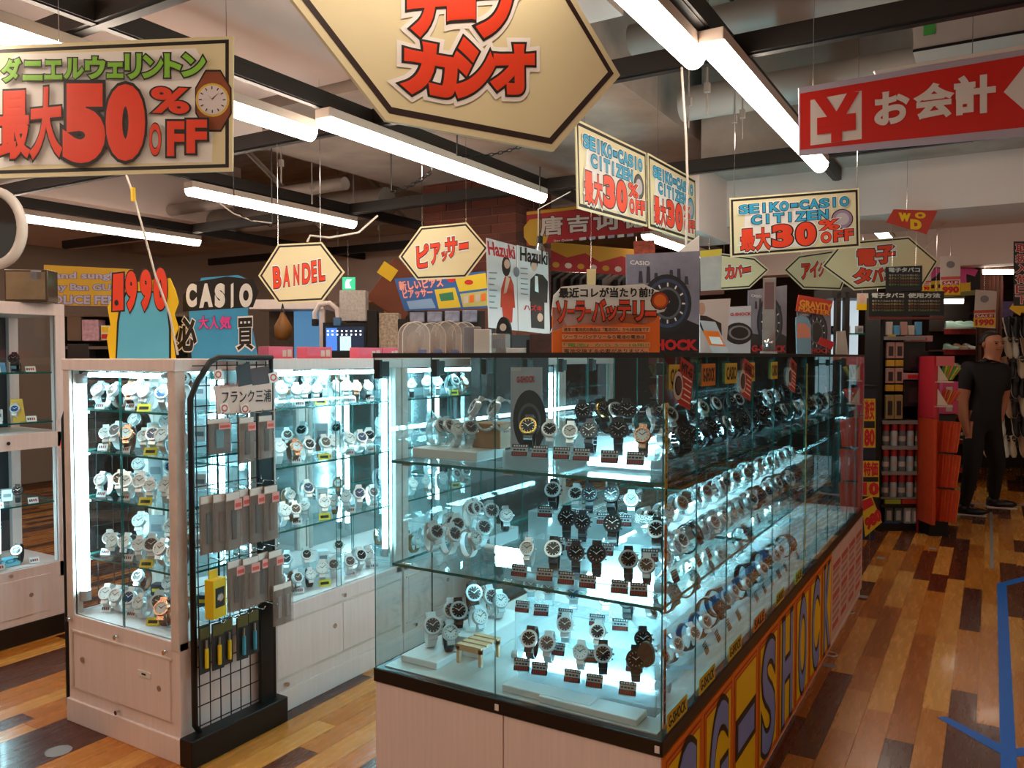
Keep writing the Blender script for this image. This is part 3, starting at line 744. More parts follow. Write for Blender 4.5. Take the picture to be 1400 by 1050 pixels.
for i, y in enumerate((.02, .07, .12, .18, .24)):
    t = thing('tool_pack', ('yellow' if i < 3 else 'blue') + ' handled watch tool on black card low on the grid rack', 'pack', (RX1 + .06 + .01 * (i % 2), 1.85 + y, .49), rng.uniform(-.15, .15), 'tool packs low on the grid rack')
    b = MB(); b.box(0, .003, -.024, .024, -.17, 0, DKCARD); b.build('backing_card', t)
    b = MB(); b.box(.003, .006, -.022, .022, -.045, -.005, mat('olive_print', '5a5524', .5)); b.build('header', t)
    b = MB(); b.cyl((.012, 0, -.15), (.012, 0, -.08), .007, yb_ if i < 3 else mat('tool_blue', '3f9fc0', .4), 8); b.cyl((.012, 0, -.08), (.012, 0, -.05), .004, STEEL, 8); b.build('tool', t, smooth=40)
for i, y in enumerate((.33, .37)):
    pack(y, .57, .07, .16, .05, 'clear watch buckle pack hung past the black strip', CARD1, STEEL, False, name='buckle_pack')
# handwritten board and the stamps around it
hb = Board('handwritten_board', 'pink handwritten board on top of the grid rack', 'sign', (298, 566, 1), (372, 566, 1.02))
# ------------------------------------------------------------------ the board really hangs just off the grid
COL.objects.unlink(hb.root); bpy.data.objects.remove(hb.root)
hb = Board.__new__(Board); hb.setup(atX(298, 566, RX1 + .075), (0, 1, 0), 'handwritten_board', 'pink handwritten board on top of the grid rack', 'sign', None, None)
PINK = mat('board_pink', 'e7cfc6', .6, noise=.05)
hb.poly([(298, 567), (372, 560), (372, 515), (340, 524), (293, 528)], PINK, 'board', .004)
hb.text('フランク三浦', (303, 552), (370, 549), (303, 534), [(.012, INK)])
hb.text('天才時計師', (300, 531), (326, 528), (300, 523), [(.012, mat('ink_redbrown', '8a3b33', .6))])
hb.poly([(322, 502), (341, 494), (345, 525), (326, 529)], mat('photo_dark', '2b1f20', .4), 'photo_print')
hb.poly([(341, 504), (368, 500), (368, 524), (345, 527)], mat('photo_brown', '4a3032', .4), 'photo_print')
for q in ((298, 512), (373, 516), (306, 558), (334, 559)):
    x_, y_ = q; hb.poly([(x_ - 7, y_ - 5), (x_ + 4, y_ - 8), (x_ + 8, y_ + 5), (x_ - 4, y_ + 8)], PAPER, 'stamp_card'); hb.disc(q, 4.5, 5, CARDR, 'stamp', 12, .6)
# ================================================================== watches
def wm(n, c, r=.3, me=0, noise=0): return mat(n, c, r, me, noise=noise, scale=30)
SIL = wm('watch_silver', 'e4e8ea', .3, .65); GUN = wm('watch_gunmetal', '4a4c50', .3, 1); GOLD = wm('watch_gold', 'd9ad5b', .25, 1); ROSE = wm('watch_rose', 'd29a7d', .25, 1)
BLK = wm('watch_black', '0d0d0e', .35); WHT = wm('watch_white', 'eceff0', .35); BRL = wm('strap_leather', '6a3f27', .55, 0, .2); TAN = wm('strap_tan', 'a8744a', .55, 0, .2)
DBLK = wm('dial_black', '101114', .2); DWHT = wm('dial_white', 'f4f4f2', .25); DBLU = wm('dial_blue', '25466e', .2); DGRY = wm('dial_grey', '6d7478', .25); DBRN = wm('dial_brown', '5a4434', .25)
CLR = filmmat('clear_strap', (.92, .97, .98), .38, 'dfeef2', .1)
NAVY = wm('strap_navy', '1d2b4a', .45); PNK = wm('strap_pink', 'd9a0a8', .45)
STYLES = [('silver bracelet watch with black dial', SIL, SIL, SIL, DBLK, 1, 1.0, 'round'), ('silver bracelet watch with white dial', SIL, SIL, SIL, DWHT, 1, .95, 'round'),
          ('black rubber watch with silver bezel', BLK, BLK, SIL, DBLK, 0, 1.1, 'oct'), ('all-black chunky rubber watch', BLK, BLK, BLK, DBLK, 0, 1.15, 'oct'),
          ('white rubber watch with pale dial', WHT, WHT, WHT, DGRY, 0, 1.05, 'oct'), ('black strap watch with gold bezel', BLK, GUN, GOLD, DBLK, 0, 1.1, 'oct'),
          ('rose gold watch with brown leather strap', BRL, ROSE, ROSE, DWHT, 0, .95, 'round'), ('brown leather watch with dark dial', BRL, SIL, SIL, DBRN, 0, .95, 'round'),
          ('clear plastic strap watch with grey dial', CLR, CLR, SIL, DGRY, 0, 1.05, 'oct'), ('silver bracelet watch with blue dial', SIL, SIL, SIL, DBLU, 1, 1.0, 'round'),
          ('gunmetal bracelet watch with black dial', GUN, GUN, GUN, DBLK, 1, 1.05, 'oct'), ('tan strap watch with white dial', TAN, SIL, SIL, DWHT, 0, .9, 'round'),
          ('black strap dress watch with white dial', BLK, SIL, SIL, DWHT, 0, .9, 'round'), ('white strap watch with silver bezel', WHT, SIL, SIL, DWHT, 0, .95, 'round')]
DIALH = .055
def make_watch(i, rich):
    """dial faces -y and tips up; the closed strap stands on z = 0"""
    desc, sm, cm, bz, dm, links, sc, shape = STYLES[i]
    t = bpy.data.objects.new('watch', None); COL.objects.link(t); t.empty_display_size = .02
    ry, rz, w = .027 * sc, .035 * sc, .0095 * sc
    cz = rz + .002
    b = MB(); n = 22 if rich else 16
    def pt(a, r): return (-(ry + r) * math.cos(a), cz + (rz + r) * math.sin(a))
    th = .0022 if not links else .0018
    if links and rich:
        for k in range(n):
            a0, a1 = 2 * math.pi * k / n + .03, 2 * math.pi * (k + 1) / n - .03
            q = [pt(a0, th), pt(a1, th), pt(a1, -th), pt(a0, -th)]
            vs = [(x, p[0], p[1]) for x in (-w, w) for p in q]
            b.add(vs, [(0, 1, 2, 3), (7, 6, 5, 4), (0, 4, 5, 1), (1, 5, 6, 2), (2, 6, 7, 3), (3, 7, 4, 0)], sm)
    else:
        vs = []; fs = []
        for k in range(n):
            a = 2 * math.pi * k / n; ww = w * (1.12 - .25 * abs(math.sin(a / 2 - .3)))
            for r, x in ((th, -ww), (th, ww), (-th, ww), (-th, -ww)): p = pt(a, r); vs.append((x, p[0], p[1]))
        for k in range(n):
            A, B = 4 * k, 4 * ((k + 1) % n)
            for j in range(4): fs.append((A + j, A + (j + 1) % 4, B + (j + 1) % 4, B + j))
        b.add(vs, fs, sm)
    b.build('strap', t, smooth=40 if not links else 0)
    phi = math.radians(28); c = Vector((0, -ry * math.cos(phi) * 1.02, cz + rz * math.sin(phi)))
    T = Matrix.Translation(c) @ Matrix.Rotation(math.pi / 2 - phi, 4, 'X')       # local z looks out of the dial
    R = .0205 * sc; b = MB()
    seg = 8 if shape == 'oct' else 20
    b.lathe([(R * .9, -.006), (R, -.003), (R, .003), (R * .94, .006)], cm, seg, T)
    for s in (-1, 1): b.box(-w * .95, w * .95, s * R * 1.18 - .005, s * R * 1.18 + .005, -.006, .002, cm, T)
    wcase = b.build('case', t, smooth=30)
    b = MB(); b.lathe([(R * .98, .004), (R * .93, .0085), (R * .74, .0085), (R * .72, .005)], bz, 24 if rich else 16, T, caps=False); b.build('bezel', t, smooth=40)
    b = MB(); b.lathe([(R * .78, .0058), (R * .78, .0066)], dm, 20 if rich else 12, T); dial = b.build('dial', t)
    hm = INK if dm in (DWHT,) else SIL
    b = MB()
    for k in range(12 if rich else 4):
        TT = T @ Matrix.Rotation(2 * math.pi * k / (12 if rich else 4), 4, 'Z'); b.box(-.0006, .0006, R * .55, R * .7, .0066, .0071, hm, TT)
    for a, L in ((.9, .62), (-1.0, .42)):
        TT = T @ Matrix.Rotation(-a, 4, 'Z'); b.box(-.0007, .0007, -R * .08, R * L, .0071, .0076, hm, TT)
    b.build('hands', dial)
    b = MB(); b.cyl(T @ Vector((R, 0, 0)), T @ Vector((R + .004, 0, 0)), .0025, cm, 8)
    if shape == 'oct':
        for s in (-1, 1): b.cyl(T @ Vector((R * .85, s * R * .5, 0)), T @ Vector((R * .85 + .004, s * R * .5, 0)), .002, cm, 6)
    b.build('crown', wcase)
    return t
PRO = {}
def place_watch(i, loc, rz, where, group, rich=True, scale=1.0):
    k = (i, rich); lab = STYLES[i][0] + ' ' + where
    if k not in PRO:
        PRO[k] = make_watch(i, rich); o = PRO[k]
    else: o = dup(PRO[k])
    tag(o, lab, 'watch', group); o.location = loc; o.rotation_euler = (0, 0, rz); o.scale = (scale,) * 3
    return o
TAGW = mat('tag_grey', 'b9bcc2', .5); TAGH = mat('tag_header', '24262c', .5); TAGR = mat('tag_red', 'a8322c', .5); TAGP = mat('tag_white', 'e6e8ea', .5)
_tag = {}
def price_tag(loc, rz, where, group, style=0, scale=1.0):
    if style not in _tag:
        r = bpy.data.objects.new('price_tag', None); COL.objects.link(r); T = Matrix.Rotation(math.radians(-22), 4, 'X')
        W, Hh = (.046, .036) if style == 0 else (.034, .022)
        b = MB(); b.box(-W / 2, W / 2, 0, .0012, 0, Hh, TAGW if style == 0 else TAGP, T); cd = b.build('card', r)
        b = MB()
        if style == 0:
            b.box(-W / 2, W / 2, -.0006, 0, Hh * .74, Hh, TAGH, T); b.box(-W / 2, W / 2, -.0006, 0, .002, Hh * .4, TAGH, T); b.build('header', cd)
            b = MB(); x_ = -W * .42
            for k in range(6): b.box(x_, x_ + W * .1, -.001, -.0006, .004, Hh * .36, TAGR, T); x_ += W * .14
            for k in range(5): b.box(-W * .4 + k * W * .15, -W * .4 + k * W * .15 + W * .1, -.0009, -.0006, Hh * .8, Hh * .93, TAGP, T)
            b.box(W * .36, W * .46, -.0009, -.0006, Hh * .8, Hh * .95, TAGP, T)
            for k in range(4): b.box(-W * .4 + k * W * .2, -W * .4 + k * W * .2 + W * .15, -.0005, 0, Hh * .5, Hh * .62, TAGH, T)
            b.build('price_print', cd)
        else:
            for k in range(4): b.box(-W * .4 + k * W * .2, -W * .4 + k * W * .2 + W * .13, -.0005, 0, Hh * .3, Hh * .7, TAGR if k > 1 else TAGH, T)
            b.build('price_print', cd)
        _tag[style] = r; o = r
    else: o = dup(_tag[style])
    tag(o, ('grey price tag with red digits ' if style == 0 else 'small white price card ') + where, 'price tag', group)
    o.location = loc; o.rotation_euler = (0, 0, rz); o.scale = (scale,) * 3
    return o
wr = random.Random(11)
L3, L2, L1 = 1.144, .839, CZ0 + .003
G3, G2, G1 = 'watches on the upper glass shelf', 'watches on the lower glass shelf', 'watches on the showcase deck'
W3, W2, W1 = 'on the upper glass shelf', 'on the lower glass shelf', 'on the deck of the glass showcase'
def row(pix, Y, zbase, where, group, tags=True, rz=0, jit=.12, sc=1.12, tg=None):
    for px_, i in pix:
        x = max(atY(px_, 600, Y).x, CX0 + .075)
        place_watch(i, (x, Y, zbase), rz + wr.uniform(-jit, jit) + .35, where, group, True, sc)
        if tags: price_tag((x + .004, Y - .068, zbase - .012), .25 + wr.uniform(-.1, .1), where, tg or 'price tags ' + where, 0, .95)
def block(pxa, pxb, Y0, Y1, z0, z1, label, m=RISER):
    ya = (Y0 + Y1) / 2; riser(max(atY(pxa, 600, ya).x, CX0 + .04), min(atY(pxb, 600, ya).x, CX1 - .025), Y0, Y1, z0, z1, label, m)
FROST = filmmat('frosted_acrylic', (.9, .96, .98), .3, 'e3f1f4', .25)
# front-facing displays behind the two front panes
block(700, 900, 1.86, 1.965, L3, L3 + .05, 'frosted step on the upper glass shelf', FROST)
row([(725, 5), (752, 0), (781, 1), (808, 10), (846, 3), (880, 6)], 1.915, L3 + .05, W3, G3)
block(740, 905, 2.02, 2.12, L3, L3 + .09, 'high frosted step at the back of the upper glass shelf', FROST)
row([(795, 10), (815, 5), (833, 2), (856, 3), (888, 10), (905, 0)], 2.06, L3 + .09, W3, G3, False, .5, .4)
row([(575, 8), (606, 8), (637, 8), (622, 1), (590, 8)], 2.0, L3 + .03, W3, G3, False, .9, .3)
row([(664, 9), (690, 0)], 2.0, L3 + .085, W3, G3, False, -.9, .2, 1.3)
block(537, 672, 1.93, 2.09, L3, L3 + .03, 'thick white plinth on the upper glass shelf')
o = MB().box(-.05, .05, -.04, .04, 0, .075, mat('beech_wood', 'b98a5e', .5, noise=.12, scale=5, stretch=(1, 8, 8)), b=.003).build('wood_block'); o.location = (atY(664, 600, 2.02).x, 2.06, L3 + .03); tag(o, 'pale wooden block carrying dark bracelets on the upper shelf', 'block')
block(700, 900, 1.87, 1.955, L2, L2 + .03, 'low frosted step on the lower glass shelf', FROST)
row([(724, 13), (759, 2), (788, 10), (817, 3), (860, 2), (886, 7)], 1.915, L2 + .03, W2, G2)
block(735, 905, 1.99, 2.08, L2, L2 + .09, 'middle frosted step on the lower glass shelf', FROST)
row([(775, 3), (797, 10), (840, 3), (900, 2)], 2.025, L2 + .09, W2, G2)
block(735, 905, 2.1, 2.22, L2, L2 + .145, 'highest frosted step on the lower glass shelf', FROST)
row([(758, 2), (789, 0), (806, 10), (838, 3), (864, 13)], 2.15, L2 + .145, W2, G2)
row([(560, 4), (577, 13), (612, 4), (640, 13)], 1.98, L2 + .01, W2, G2, False, .8, .3, 1.2)
row([(592, 8), (622, 4), (655, 8)], 2.07, L2 + .02, W2, G2, False, .8, .4, 1.2)
row([(600, 13), (622, 8), (645, 4), (668, 8), (690, 12)], 2.2, L2 + .045, W2, G2, False, .7, .4, 1.2)
block(560, 690, 2.12, 2.3, L2, L2 + .045, 'frosted box at the back of the lower glass shelf', FROST)
block(700, 820, 1.84, 1.95, L1, L1 + .02, 'pale folded card plinth on the showcase deck')
block(745, 880, 1.83, 1.9, L1, L1 + .018, 'thin white plinth in the corner of the showcase deck')
row([(728, 2), (752, 4), (796, 13), (826, 2), (871, 3)], 1.93, L1 + .07, W1, G1)
row([(775, 4), (820, 0), (880, 10)], 1.985, L1 + .11, W1, G1)
block(715, 905, 1.96, 2.03, L1, L1 + .11, 'frosted step on the showcase deck', FROST)
block(715, 905, 1.9, 1.96, L1, L1 + .07, 'low frosted step on the showcase deck', FROST)
row([(727, 8), (753, 8), (785, 9), (828, 9), (860, 3)], 2.12, L1 + .16, W1, G1)
block(715, 905, 2.07, 2.17, L1, L1 + .16, 'high frosted step on the showcase deck', FROST)
block(540, 640, 1.87, 2.2, L1, L1 + .02, 'broad white plinth under the white watches')
row([(578, 4), (612, 12)], 1.97, L1 + .02, W1, G1, False, .6, .3, 1.35)
row([(600, 4), (625, 2), (650, 13)], 2.08, L1 + .04, W1, G1, False, .6, .3, 1.3)
row([(640, 2), (665, 4), (680, 13)], 2.2, L1 + .06, W1, G1, False, .6, .3, 1.3)
block(640, 690, 2.0, 2.3, L1, L1 + .06, 'pale plinth at the back of the showcase deck')
# toy bench of wooden slats
t = thing('slat_stand', 'small pale wooden slat stand on the showcase deck', 'stand', (atY(622, 600, 1.9).x, 1.9, L1 + .02))
BEE = mat('pale_pine', 'd9b48c', .5, noise=.1, scale=6, stretch=(8, 1, 8))
for k in range(4): MB().box(0, .085, .005 + k * .03, .025 + k * .03, .05, .056, BEE).build('slat', t)
for y0 in (.005, .1): MB().box(0, .085, y0, y0 + .01, .038, .05, BEE).build('rail', t)
for x0 in (0, .075):
    for y0 in (.005, .1): MB().box(x0, x0 + .01, y0, y0 + .01, 0, .05, BEE).build('leg', t)
# brown paddle discs and blue card
for px_, Y, z, m, lb in ((884, 1.9, L1 + .1, mat('paddle_brown', '4a3a34', .5), 'dark rounded watch cushion standing at the glass corner'),):
    x = atY(px_, 600, Y).x; b = MB(); b.prism([(.022 * math.cos(a * math.pi / 8), .05 + (.03 if math.sin(a * math.pi / 8) > 0 else .02) * math.sin(a * math.pi / 8) * 1.3) for a in range(16)], 0, .012, m); o = b.build('watch_cushion'); o.location = (x, Y, z); tag(o, lb, 'cushion')
# poster inside the upper level
gp = Board.__new__(Board); gp.setup(Vector((atY(698, 600, 1.99).x, 1.99, L3)), (1, 0, 0), 'watch_poster', 'pale grey watch poster standing inside the glass showcase', 'poster', None, None)
gp.poly([(698, 628), (741, 628), (741, 502), (698, 502)], mat('poster_haze', 'b7bdc9', .5, noise=.15, scale=9), 'sheet', .002)
gp.text('CASIO', (700, 507), (713, 507), (700, 503), [(.02, PAPER)]); gp.text('G-SHOCK', (707, 523), (731, 522), (707, 515), [(.05, mat('ink_red', 'c81f22', .5))])
gp.disc((724, 575), 23, 42, mat('poster_watch', '23262b', .5), 'watch_print'); gp.disc((724, 575), 16, 24, mat('poster_watch_light', '5d646c', .5), 'watch_print', 24, .8)
# side-facing displays along the aisle panes
def side_row(ys_, X, z, where, group, pool, tags=.5, sc=1.12, back=1.35):
    for y in ys_:
        place_watch(wr.choice(pool), (X + wr.uniform(-.012, .012), y, z), back + wr.uniform(-.35, .35), where, group, y < 3.2, sc)
        if wr.random() < tags: price_tag((X + .072, y + .01, z - .008 if z > .6 else z), math.pi / 2 + wr.uniform(-.15, .15), where, 'price tags ' + where, 0, .95)
fr = lambda a, b_, s: [a + s * k for k in range(int((b_ - a) / s) + 1)]
SW3, SW2, SW1 = 'on the upper shelf behind the side panes', 'on the lower shelf behind the side panes', 'on the deck behind the side panes'
side_row(fr(2.1, 4.9, .115), -.79, L3 + .01, SW3, G3, (3, 3, 2, 0, 10, 5), .35, 1.2)
side_row(fr(2.3, 4.6, .16), -.9, L3 + .06, SW3, G3, (3, 10, 2, 0), 0, 1.2)
side_row(fr(2.06, 3.9, .1), -.79, L2 + .01, SW2, G2, (0, 9, 1, 2, 10), .4, 1.2)
side_row(fr(2.3, 4.3, .13), -.9, L2 + .06, SW2, G2, (8, 0, 1, 8), 0, 1.2)
side_row(fr(2.1, 3.7, .12), -.79, L1 + .02, SW1, G1, (2, 7, 0, 3), .6, 1.2)
side_row(fr(2.3, 3.6, .2), -.92, L1 + .07, SW1, G1, (8, 0, 3), 0, 1.2)
for z, lv in ((L3, .06), (L2, .06), (L1, .07)):
    riser(-.95, -.85, 2.27, 4.7, z, z + lv, 'long white step running behind the side panes', RISER if z == L2 else FROST)
# low lamp bars between the steps
for (xa, xb, y, z, lb) in ((-.96, -.74, 1.985, L3 + .02, 'short glowing bar lying on the upper glass shelf'), (-1.33, -1.16, 2.1, L2 + .012, 'short glowing bar among the white watches'), (-.95, -.72, 1.96, L2 + .015, 'short glowing bar between the steps of the lower shelf'), (-1.2, -.75, 2.05, L1 + .02, 'glowing bar lying on the showcase deck')):
    tube_lamp((xa, y, z), (xb, y, z), lb)
# ------------------------------------------------------------------ watches in the white cabinets
POOLW = (1, 1, 0, 9, 13, 12, 11, 6, 7, 4, 1, 13)
ge, gw = 'watches in the white end cabinet', 'watches in the white cabinet row'
names5 = ('topmost shelf', 'second shelf', 'third shelf', 'fourth shelf', 'floor')
names4 = ('topmost shelf', 'second shelf', 'third shelf', 'floor')
WBOX = mat('gift_white', 'e9eef0', .45); YTAG = mat('tag_yellow', 'e3cf3a', .5); GBOX = mat('gift_grey', 'aab4ba', .45); DBOX = mat('gift_dark', '2a2f3a', .45)
_gb = {}
def gift_box(loc, rz, k, where, group):
    if k not in _gb:
        r = bpy.data.objects.new('gift_box', None); COL.objects.link(r); w, d, h = ((.05, .05, .06), (.06, .02, .1), (.045, .045, .045))[k % 3]; m = (WBOX, GBOX, DBOX, WBOX)[k % 4]
        MB().box(-w / 2, w / 2, -d / 2, d / 2, 0, h, m, b=.002).build('box', r); MB().box(-w * .35, w * .35, -d / 2 - .0008, -d / 2, h * .35, h * .65, YTAG if k % 3 == 2 else GREYB).build('print', r); _gb[k] = r; o = r
    else: o = dup(_gb[k])
    nm = ('white cube gift box', 'tall grey card box', 'small dark gift box', 'small white gift box')[k % 4]
    tag(o, nm + ' ' + where, 'box', group); o.location = loc; o.rotation_euler = (0, 0, rz); return o
GREYB = mat('gift_print', '7f8a92', .5)
def yellow_tag(loc, rz, where, group):
    if 'y' not in _gb:
        r = bpy.data.objects.new('yellow_tag', None); COL.objects.link(r); T = Matrix.Rotation(-.4, 4, 'X')
        MB().box(-.025, .025, 0, .001, 0, .03, YTAG, T).build('card', r); MB().box(-.018, .018, -.0006, 0, .008, .02, INK, T).build('print', r); _gb['y'] = r; o = r
    else: o = dup(_gb['y'])
    tag(o, 'yellow price tag ' + where, 'price tag', group); o.location = loc; o.rotation_euler = (0, 0, rz); return o
def fill(pts, back, z, where, gk, rz0, rich=False):
    gW, gP, gB = 'watches ' + gk, 'price cards ' + gk, 'gift boxes ' + gk
    for n, (x, y) in enumerate(pts):
        place_watch(wr.choice(POOLW), (x, y, z + .0005), rz0 + wr.uniform(-.45, .45), where, gW, rich, wr.uniform(1.25, 1.5))
        if n % 2 == 0: price_tag((x + .045 * math.sin(rz0) + wr.uniform(-.01, .01), y - .055 * math.cos(rz0) + .03 * math.sin(rz0), z), rz0 * .8, where, gP, 1, 1.2)
        if n % 9 == 4: yellow_tag((x + .06 * math.sin(rz0), y - .06 * math.cos(rz0), z + .0005), rz0, where, 'yellow tags ' + gk)
    for n, (x, y, zz) in enumerate(back):
        if n % 3 != 1: place_watch(wr.choice(POOLW), (x, y, z + zz), rz0 + wr.uniform(-.45, .45), where, gW, rich, wr.uniform(1.25, 1.5))
        else: gift_box((x, y, z + zz), rz0, wr.randrange(4), where, gB)
for k, z in enumerate(end_shelves + (.433,)):
    zs = z + .0042 if k < 4 else z
    fill([(RX0 + .105 + j * .075, 1.925 + wr.uniform(-.015, .015)) for j in range(7)], [(RX0 + .12 + j * .095, 2.065, .0405) for j in range(5)], zs, 'on the %s of the white end cabinet' % names5[k], 'in the white end cabinet', .5)
    riser(RX0 + .08, RX1 - .09, 2.01, 2.13, zs, zs + .04, 'clear step at the back of the white end cabinet', FROST, 'steps in the white end cabinet')
for k, z in enumerate(row_shelves + (.433,)):
    zs = z + .0042 if k < 3 else z
    for u, (a, bb) in enumerate(units[:2]):
        nn, nb = ((9, 6), (6, 3))[u]; w_ = 'on %s of %s row cabinet' % (names4[k], ('first', 'second')[u])
        fill([(RX1 - .115 + wr.uniform(-.015, .015), a + .09 + j * (.72 / nn)) for j in range(nn)], [(RX1 - .255, a + .12 + j * (.66 / nb), .0405) for j in range(nb)], zs, w_, 'in the white cabinet row', .95)
        riser(RX1 - .31, RX1 - .2, a + .06, bb - .07, zs, zs + .04, 'clear step in the %s white row cabinet' % ('first', 'second')[u], FROST, 'steps in the white cabinet row')
for k, z in enumerate((1.369, 1.114, .694, .384)):
    for j in range(4):
        place_watch(wr.choice((0, 2, 3, 10, 9)), (FX - .12, 1.72 + j * .17, z + .002), 1.0 + wr.uniform(-.3, .3), 'on the %s of the tall cabinet' % names4[k], 'watches in the tall white cabinet', False, 1.2)
        price_tag((FX - .05, 1.76 + j * .17, z + .001), 1.4, 'on the %s of the tall cabinet' % names4[k], 'price cards in the tall white cabinet', 1, 1.4)


tube_lamp((-1.02, 2.35, L3 + .014), (-1.02, 4.4, L3 + .014), 'long glowing bar lying on the upper shelf behind the side panes', .009)  # extra bar, added to brighten the dim upper level of the showcase
# more goods in the tall cabinet: boxes, a leaning poster and a blue name card
for k, (y, z, n) in enumerate(((1.78, 1.369, 1), (2.05, 1.369, 0), (1.9, 1.114, 2), (2.2, 1.114, 3), (1.8, .694, 1), (2.0, .694, 2), (2.24, .694, 0), (2.3, 1.369, 2))):
    gift_box((FX - .25, y, z + .0005), 1.2, n, 'at the back of the tall cabinet', 'gift boxes in the tall cabinet')
def shelf_card(y, z, w, h, m, label, txt=None, tm=None):
    t = thing('shelf_card', label, 'card', (FX - .09, y, z), 0); T = Matrix.Rotation(-.25, 4, 'Y')
    MB().box(0, .002, 0, w, 0, h, m, T).build('card', t)
    if txt:
        b = MB(); vs, fs = textgeo(txt, .04); b.add([T @ Vector((.0026 + c * .0003, w * (.1 + .8 * u), h * (.3 + .4 * v))) for u, v, c in vs], fs, tm or PAPER); b.build('lettering', t)
shelf_card(2.0, .3845, .22, .05, mat('card_cyan', '6fc3dc', .5), 'pale blue name card on the floor of the tall cabinet', 'SEIKO', mat('ink_teal', '1f7f9f', .5))
shelf_card(2.03, 1.3695, .12, .17, mat('poster_night', '27303f', .4, noise=.3, scale=20), 'dark watch poster leaning on the tall cabinet shelf', 'CITIZEN')
shelf_card(2.1, 1.3695, .07, .05, mat('card_sky', '4f9fd8', .5), 'small sky blue card on the tall cabinet shelf')
shelf_card(2.2, 1.1145, .06, .12, mat('card_gold', 'd8b84a', .5), 'yellow price card standing in the tall cabinet')
# goods hung on the edge-on rack
for k, (z, c, lb, r) in enumerate(((1.14, 'd8432c', 'round red and white pack on the edge-on pipe rack', .045), (.98, 'b8783c', 'orange carded pack on the edge-on pipe rack', 0), (.72, '2f8a3c', 'green carded pack low on the edge-on pipe rack', 0), (.85, '3a3f4a', 'dark carded pack on the edge-on pipe rack', 0))):
    t = thing('hanging_pack', lb, 'pack', (RX0 - .07, 1.88, z), YAW); m = mat('edge_pack_%d' % k, c, .5)
    if r: MB().prism([(r * math.cos(a * math.pi / 10), -.05 + r * math.sin(a * math.pi / 10)) for a in range(20)], 0, .015, m).build('disc', t); MB().prism([(r * .5 * math.cos(a * math.pi / 10), -.05 + r * .5 * math.sin(a * math.pi / 10)) for a in range(20)], -.002, 0, PAPER).build('print', t)
    else: MB().box(-.04, .04, 0, .012, -.13, 0, m, b=.002).build('card', t); MB().box(-.03, .03, -.002, 0, -.11, -.04, GREYB).build('print', t)
    MB().tube([(0, .006, -.004), (.0, .006, .02), (.04, .02, .02)], .002, CHROME, 5).build('hook', t)
# ================================================================== hanging signs
RAILZ = 2.527
WRO = [(.11, PAPER), (.06, INK), (.02, RED)]
FAT = [(.10, INK), (.05, RED)]
FATB = [(.10, INK), (.045, SIGNBLUE)]
FATG = [(.11, INK), (.055, SIGNGREEN)]
HI = [(.0, mat('highlight_pink', 'f3b3a4', .5))]
def clip_hang(s, pts, top=RAILZ): s.hang(pts, top)
# --- green and red sale sign
s = Board('sale_sign', 'cream sale sign with green and red hand lettering and a watch drawing', 'sign', (-12, 243, 2.5), (320, 236, 2.5))
co = [(-12, 244), (318, 234), (319, 49), (-12, 63)]
s.poly(co, CREAM, 'board', .008); s.frame([(-8, 238), (313, 229), (313, 54), (-8, 68)], .011, INK, 'border')
s.poly([(-6, 232), (20, 226), (290, 222), (291, 164), (281, 120), (288, 105), (268, 66), (180, 70), (20, 74), (-4, 112)], PAPER, 'cut_out')
s.disc((292, 138), 27, 46, INK, 'watch_outline', 8, 0, .39); s.disc((292, 138), 25, 43, mat('strap_rust', '8c4520', .5), 'watch_strap', 8, 0, .39)
s.disc((291, 137), 23, 23, mat('watch_yellow', 'd9b43c', .5), 'watch_case'); s.disc((291, 137), 20, 20, mat('watch_face', 'ded3d4', .5), 'watch_face')
for k in range(12):
    a = k * math.pi / 6; c_, s_ = math.cos(a), math.sin(a); q = lambda r, w: (291 + r * c_ - w * s_, 137 + r * s_ + w * c_)
    s.poly([q(14, -.7), q(18, -.7), q(18, .7), q(14, .7)], INK, 'hour_mark')
for a, L in ((-2.4, 9), (-.7, 13)): s.poly([(291, 136), (291 + L * math.cos(a), 136 + L * math.sin(a)), (292, 138)], mat('hand_brown', '6a4a20', .5), 'hand')
xs_ = [4, 33, 62, 89, 118, 147, 172, 196, 226, 250]
gh = [(80, 116), (84, 113), (83, 112), (80, 111), (78, 111), (86, 110), (74, 111), (76, 110), (74, 109), (74, 108)]
for ch, x0, (yt, yb2), x1 in zip('ダニエルウェリントン', xs_, gh, xs_[1:] + [283]):
    s.text(ch, (x0 + 3, yb2 - 3), (x1 - 2, yb2 - 3), (x0 + 3, yt + 3), FATG, 'letter')
s.text('最', (4, 216), (42, 214), (4, 130), FAT, 'letter'); s.text('大', (46, 216), (86, 212), (46, 126), FAT, 'letter')
s.text('5', (97, 214), (138, 214), (97, 126), [(.13, INK), (.085, RED)], 'numeral'); s.text('0', (154, 212), (194, 212), (154, 126), [(.13, INK), (.085, RED)], 'numeral')
s.text('%', (212, 154), (258, 156), (212, 122), FAT, 'letter')
s.text('O', (207, 212), (222, 212), (207, 172), FAT, 'letter'); s.text('F', (233, 212), (252, 212), (233, 170), FAT, 'letter'); s.text('F', (260, 208), (282, 208), (260, 168), FAT, 'letter')
for a_, b_ in (((105, 123), (145, 126)), ((173, 125), (192, 135)), ((15, 131), (40, 130))): s.poly([a_, b_, (b_[0], b_[1] + 1.5), (a_[0], a_[1] + 1.5)], HI[0][1], 'highlight')
clip_hang(s, [(309, 50), (80, 58)])
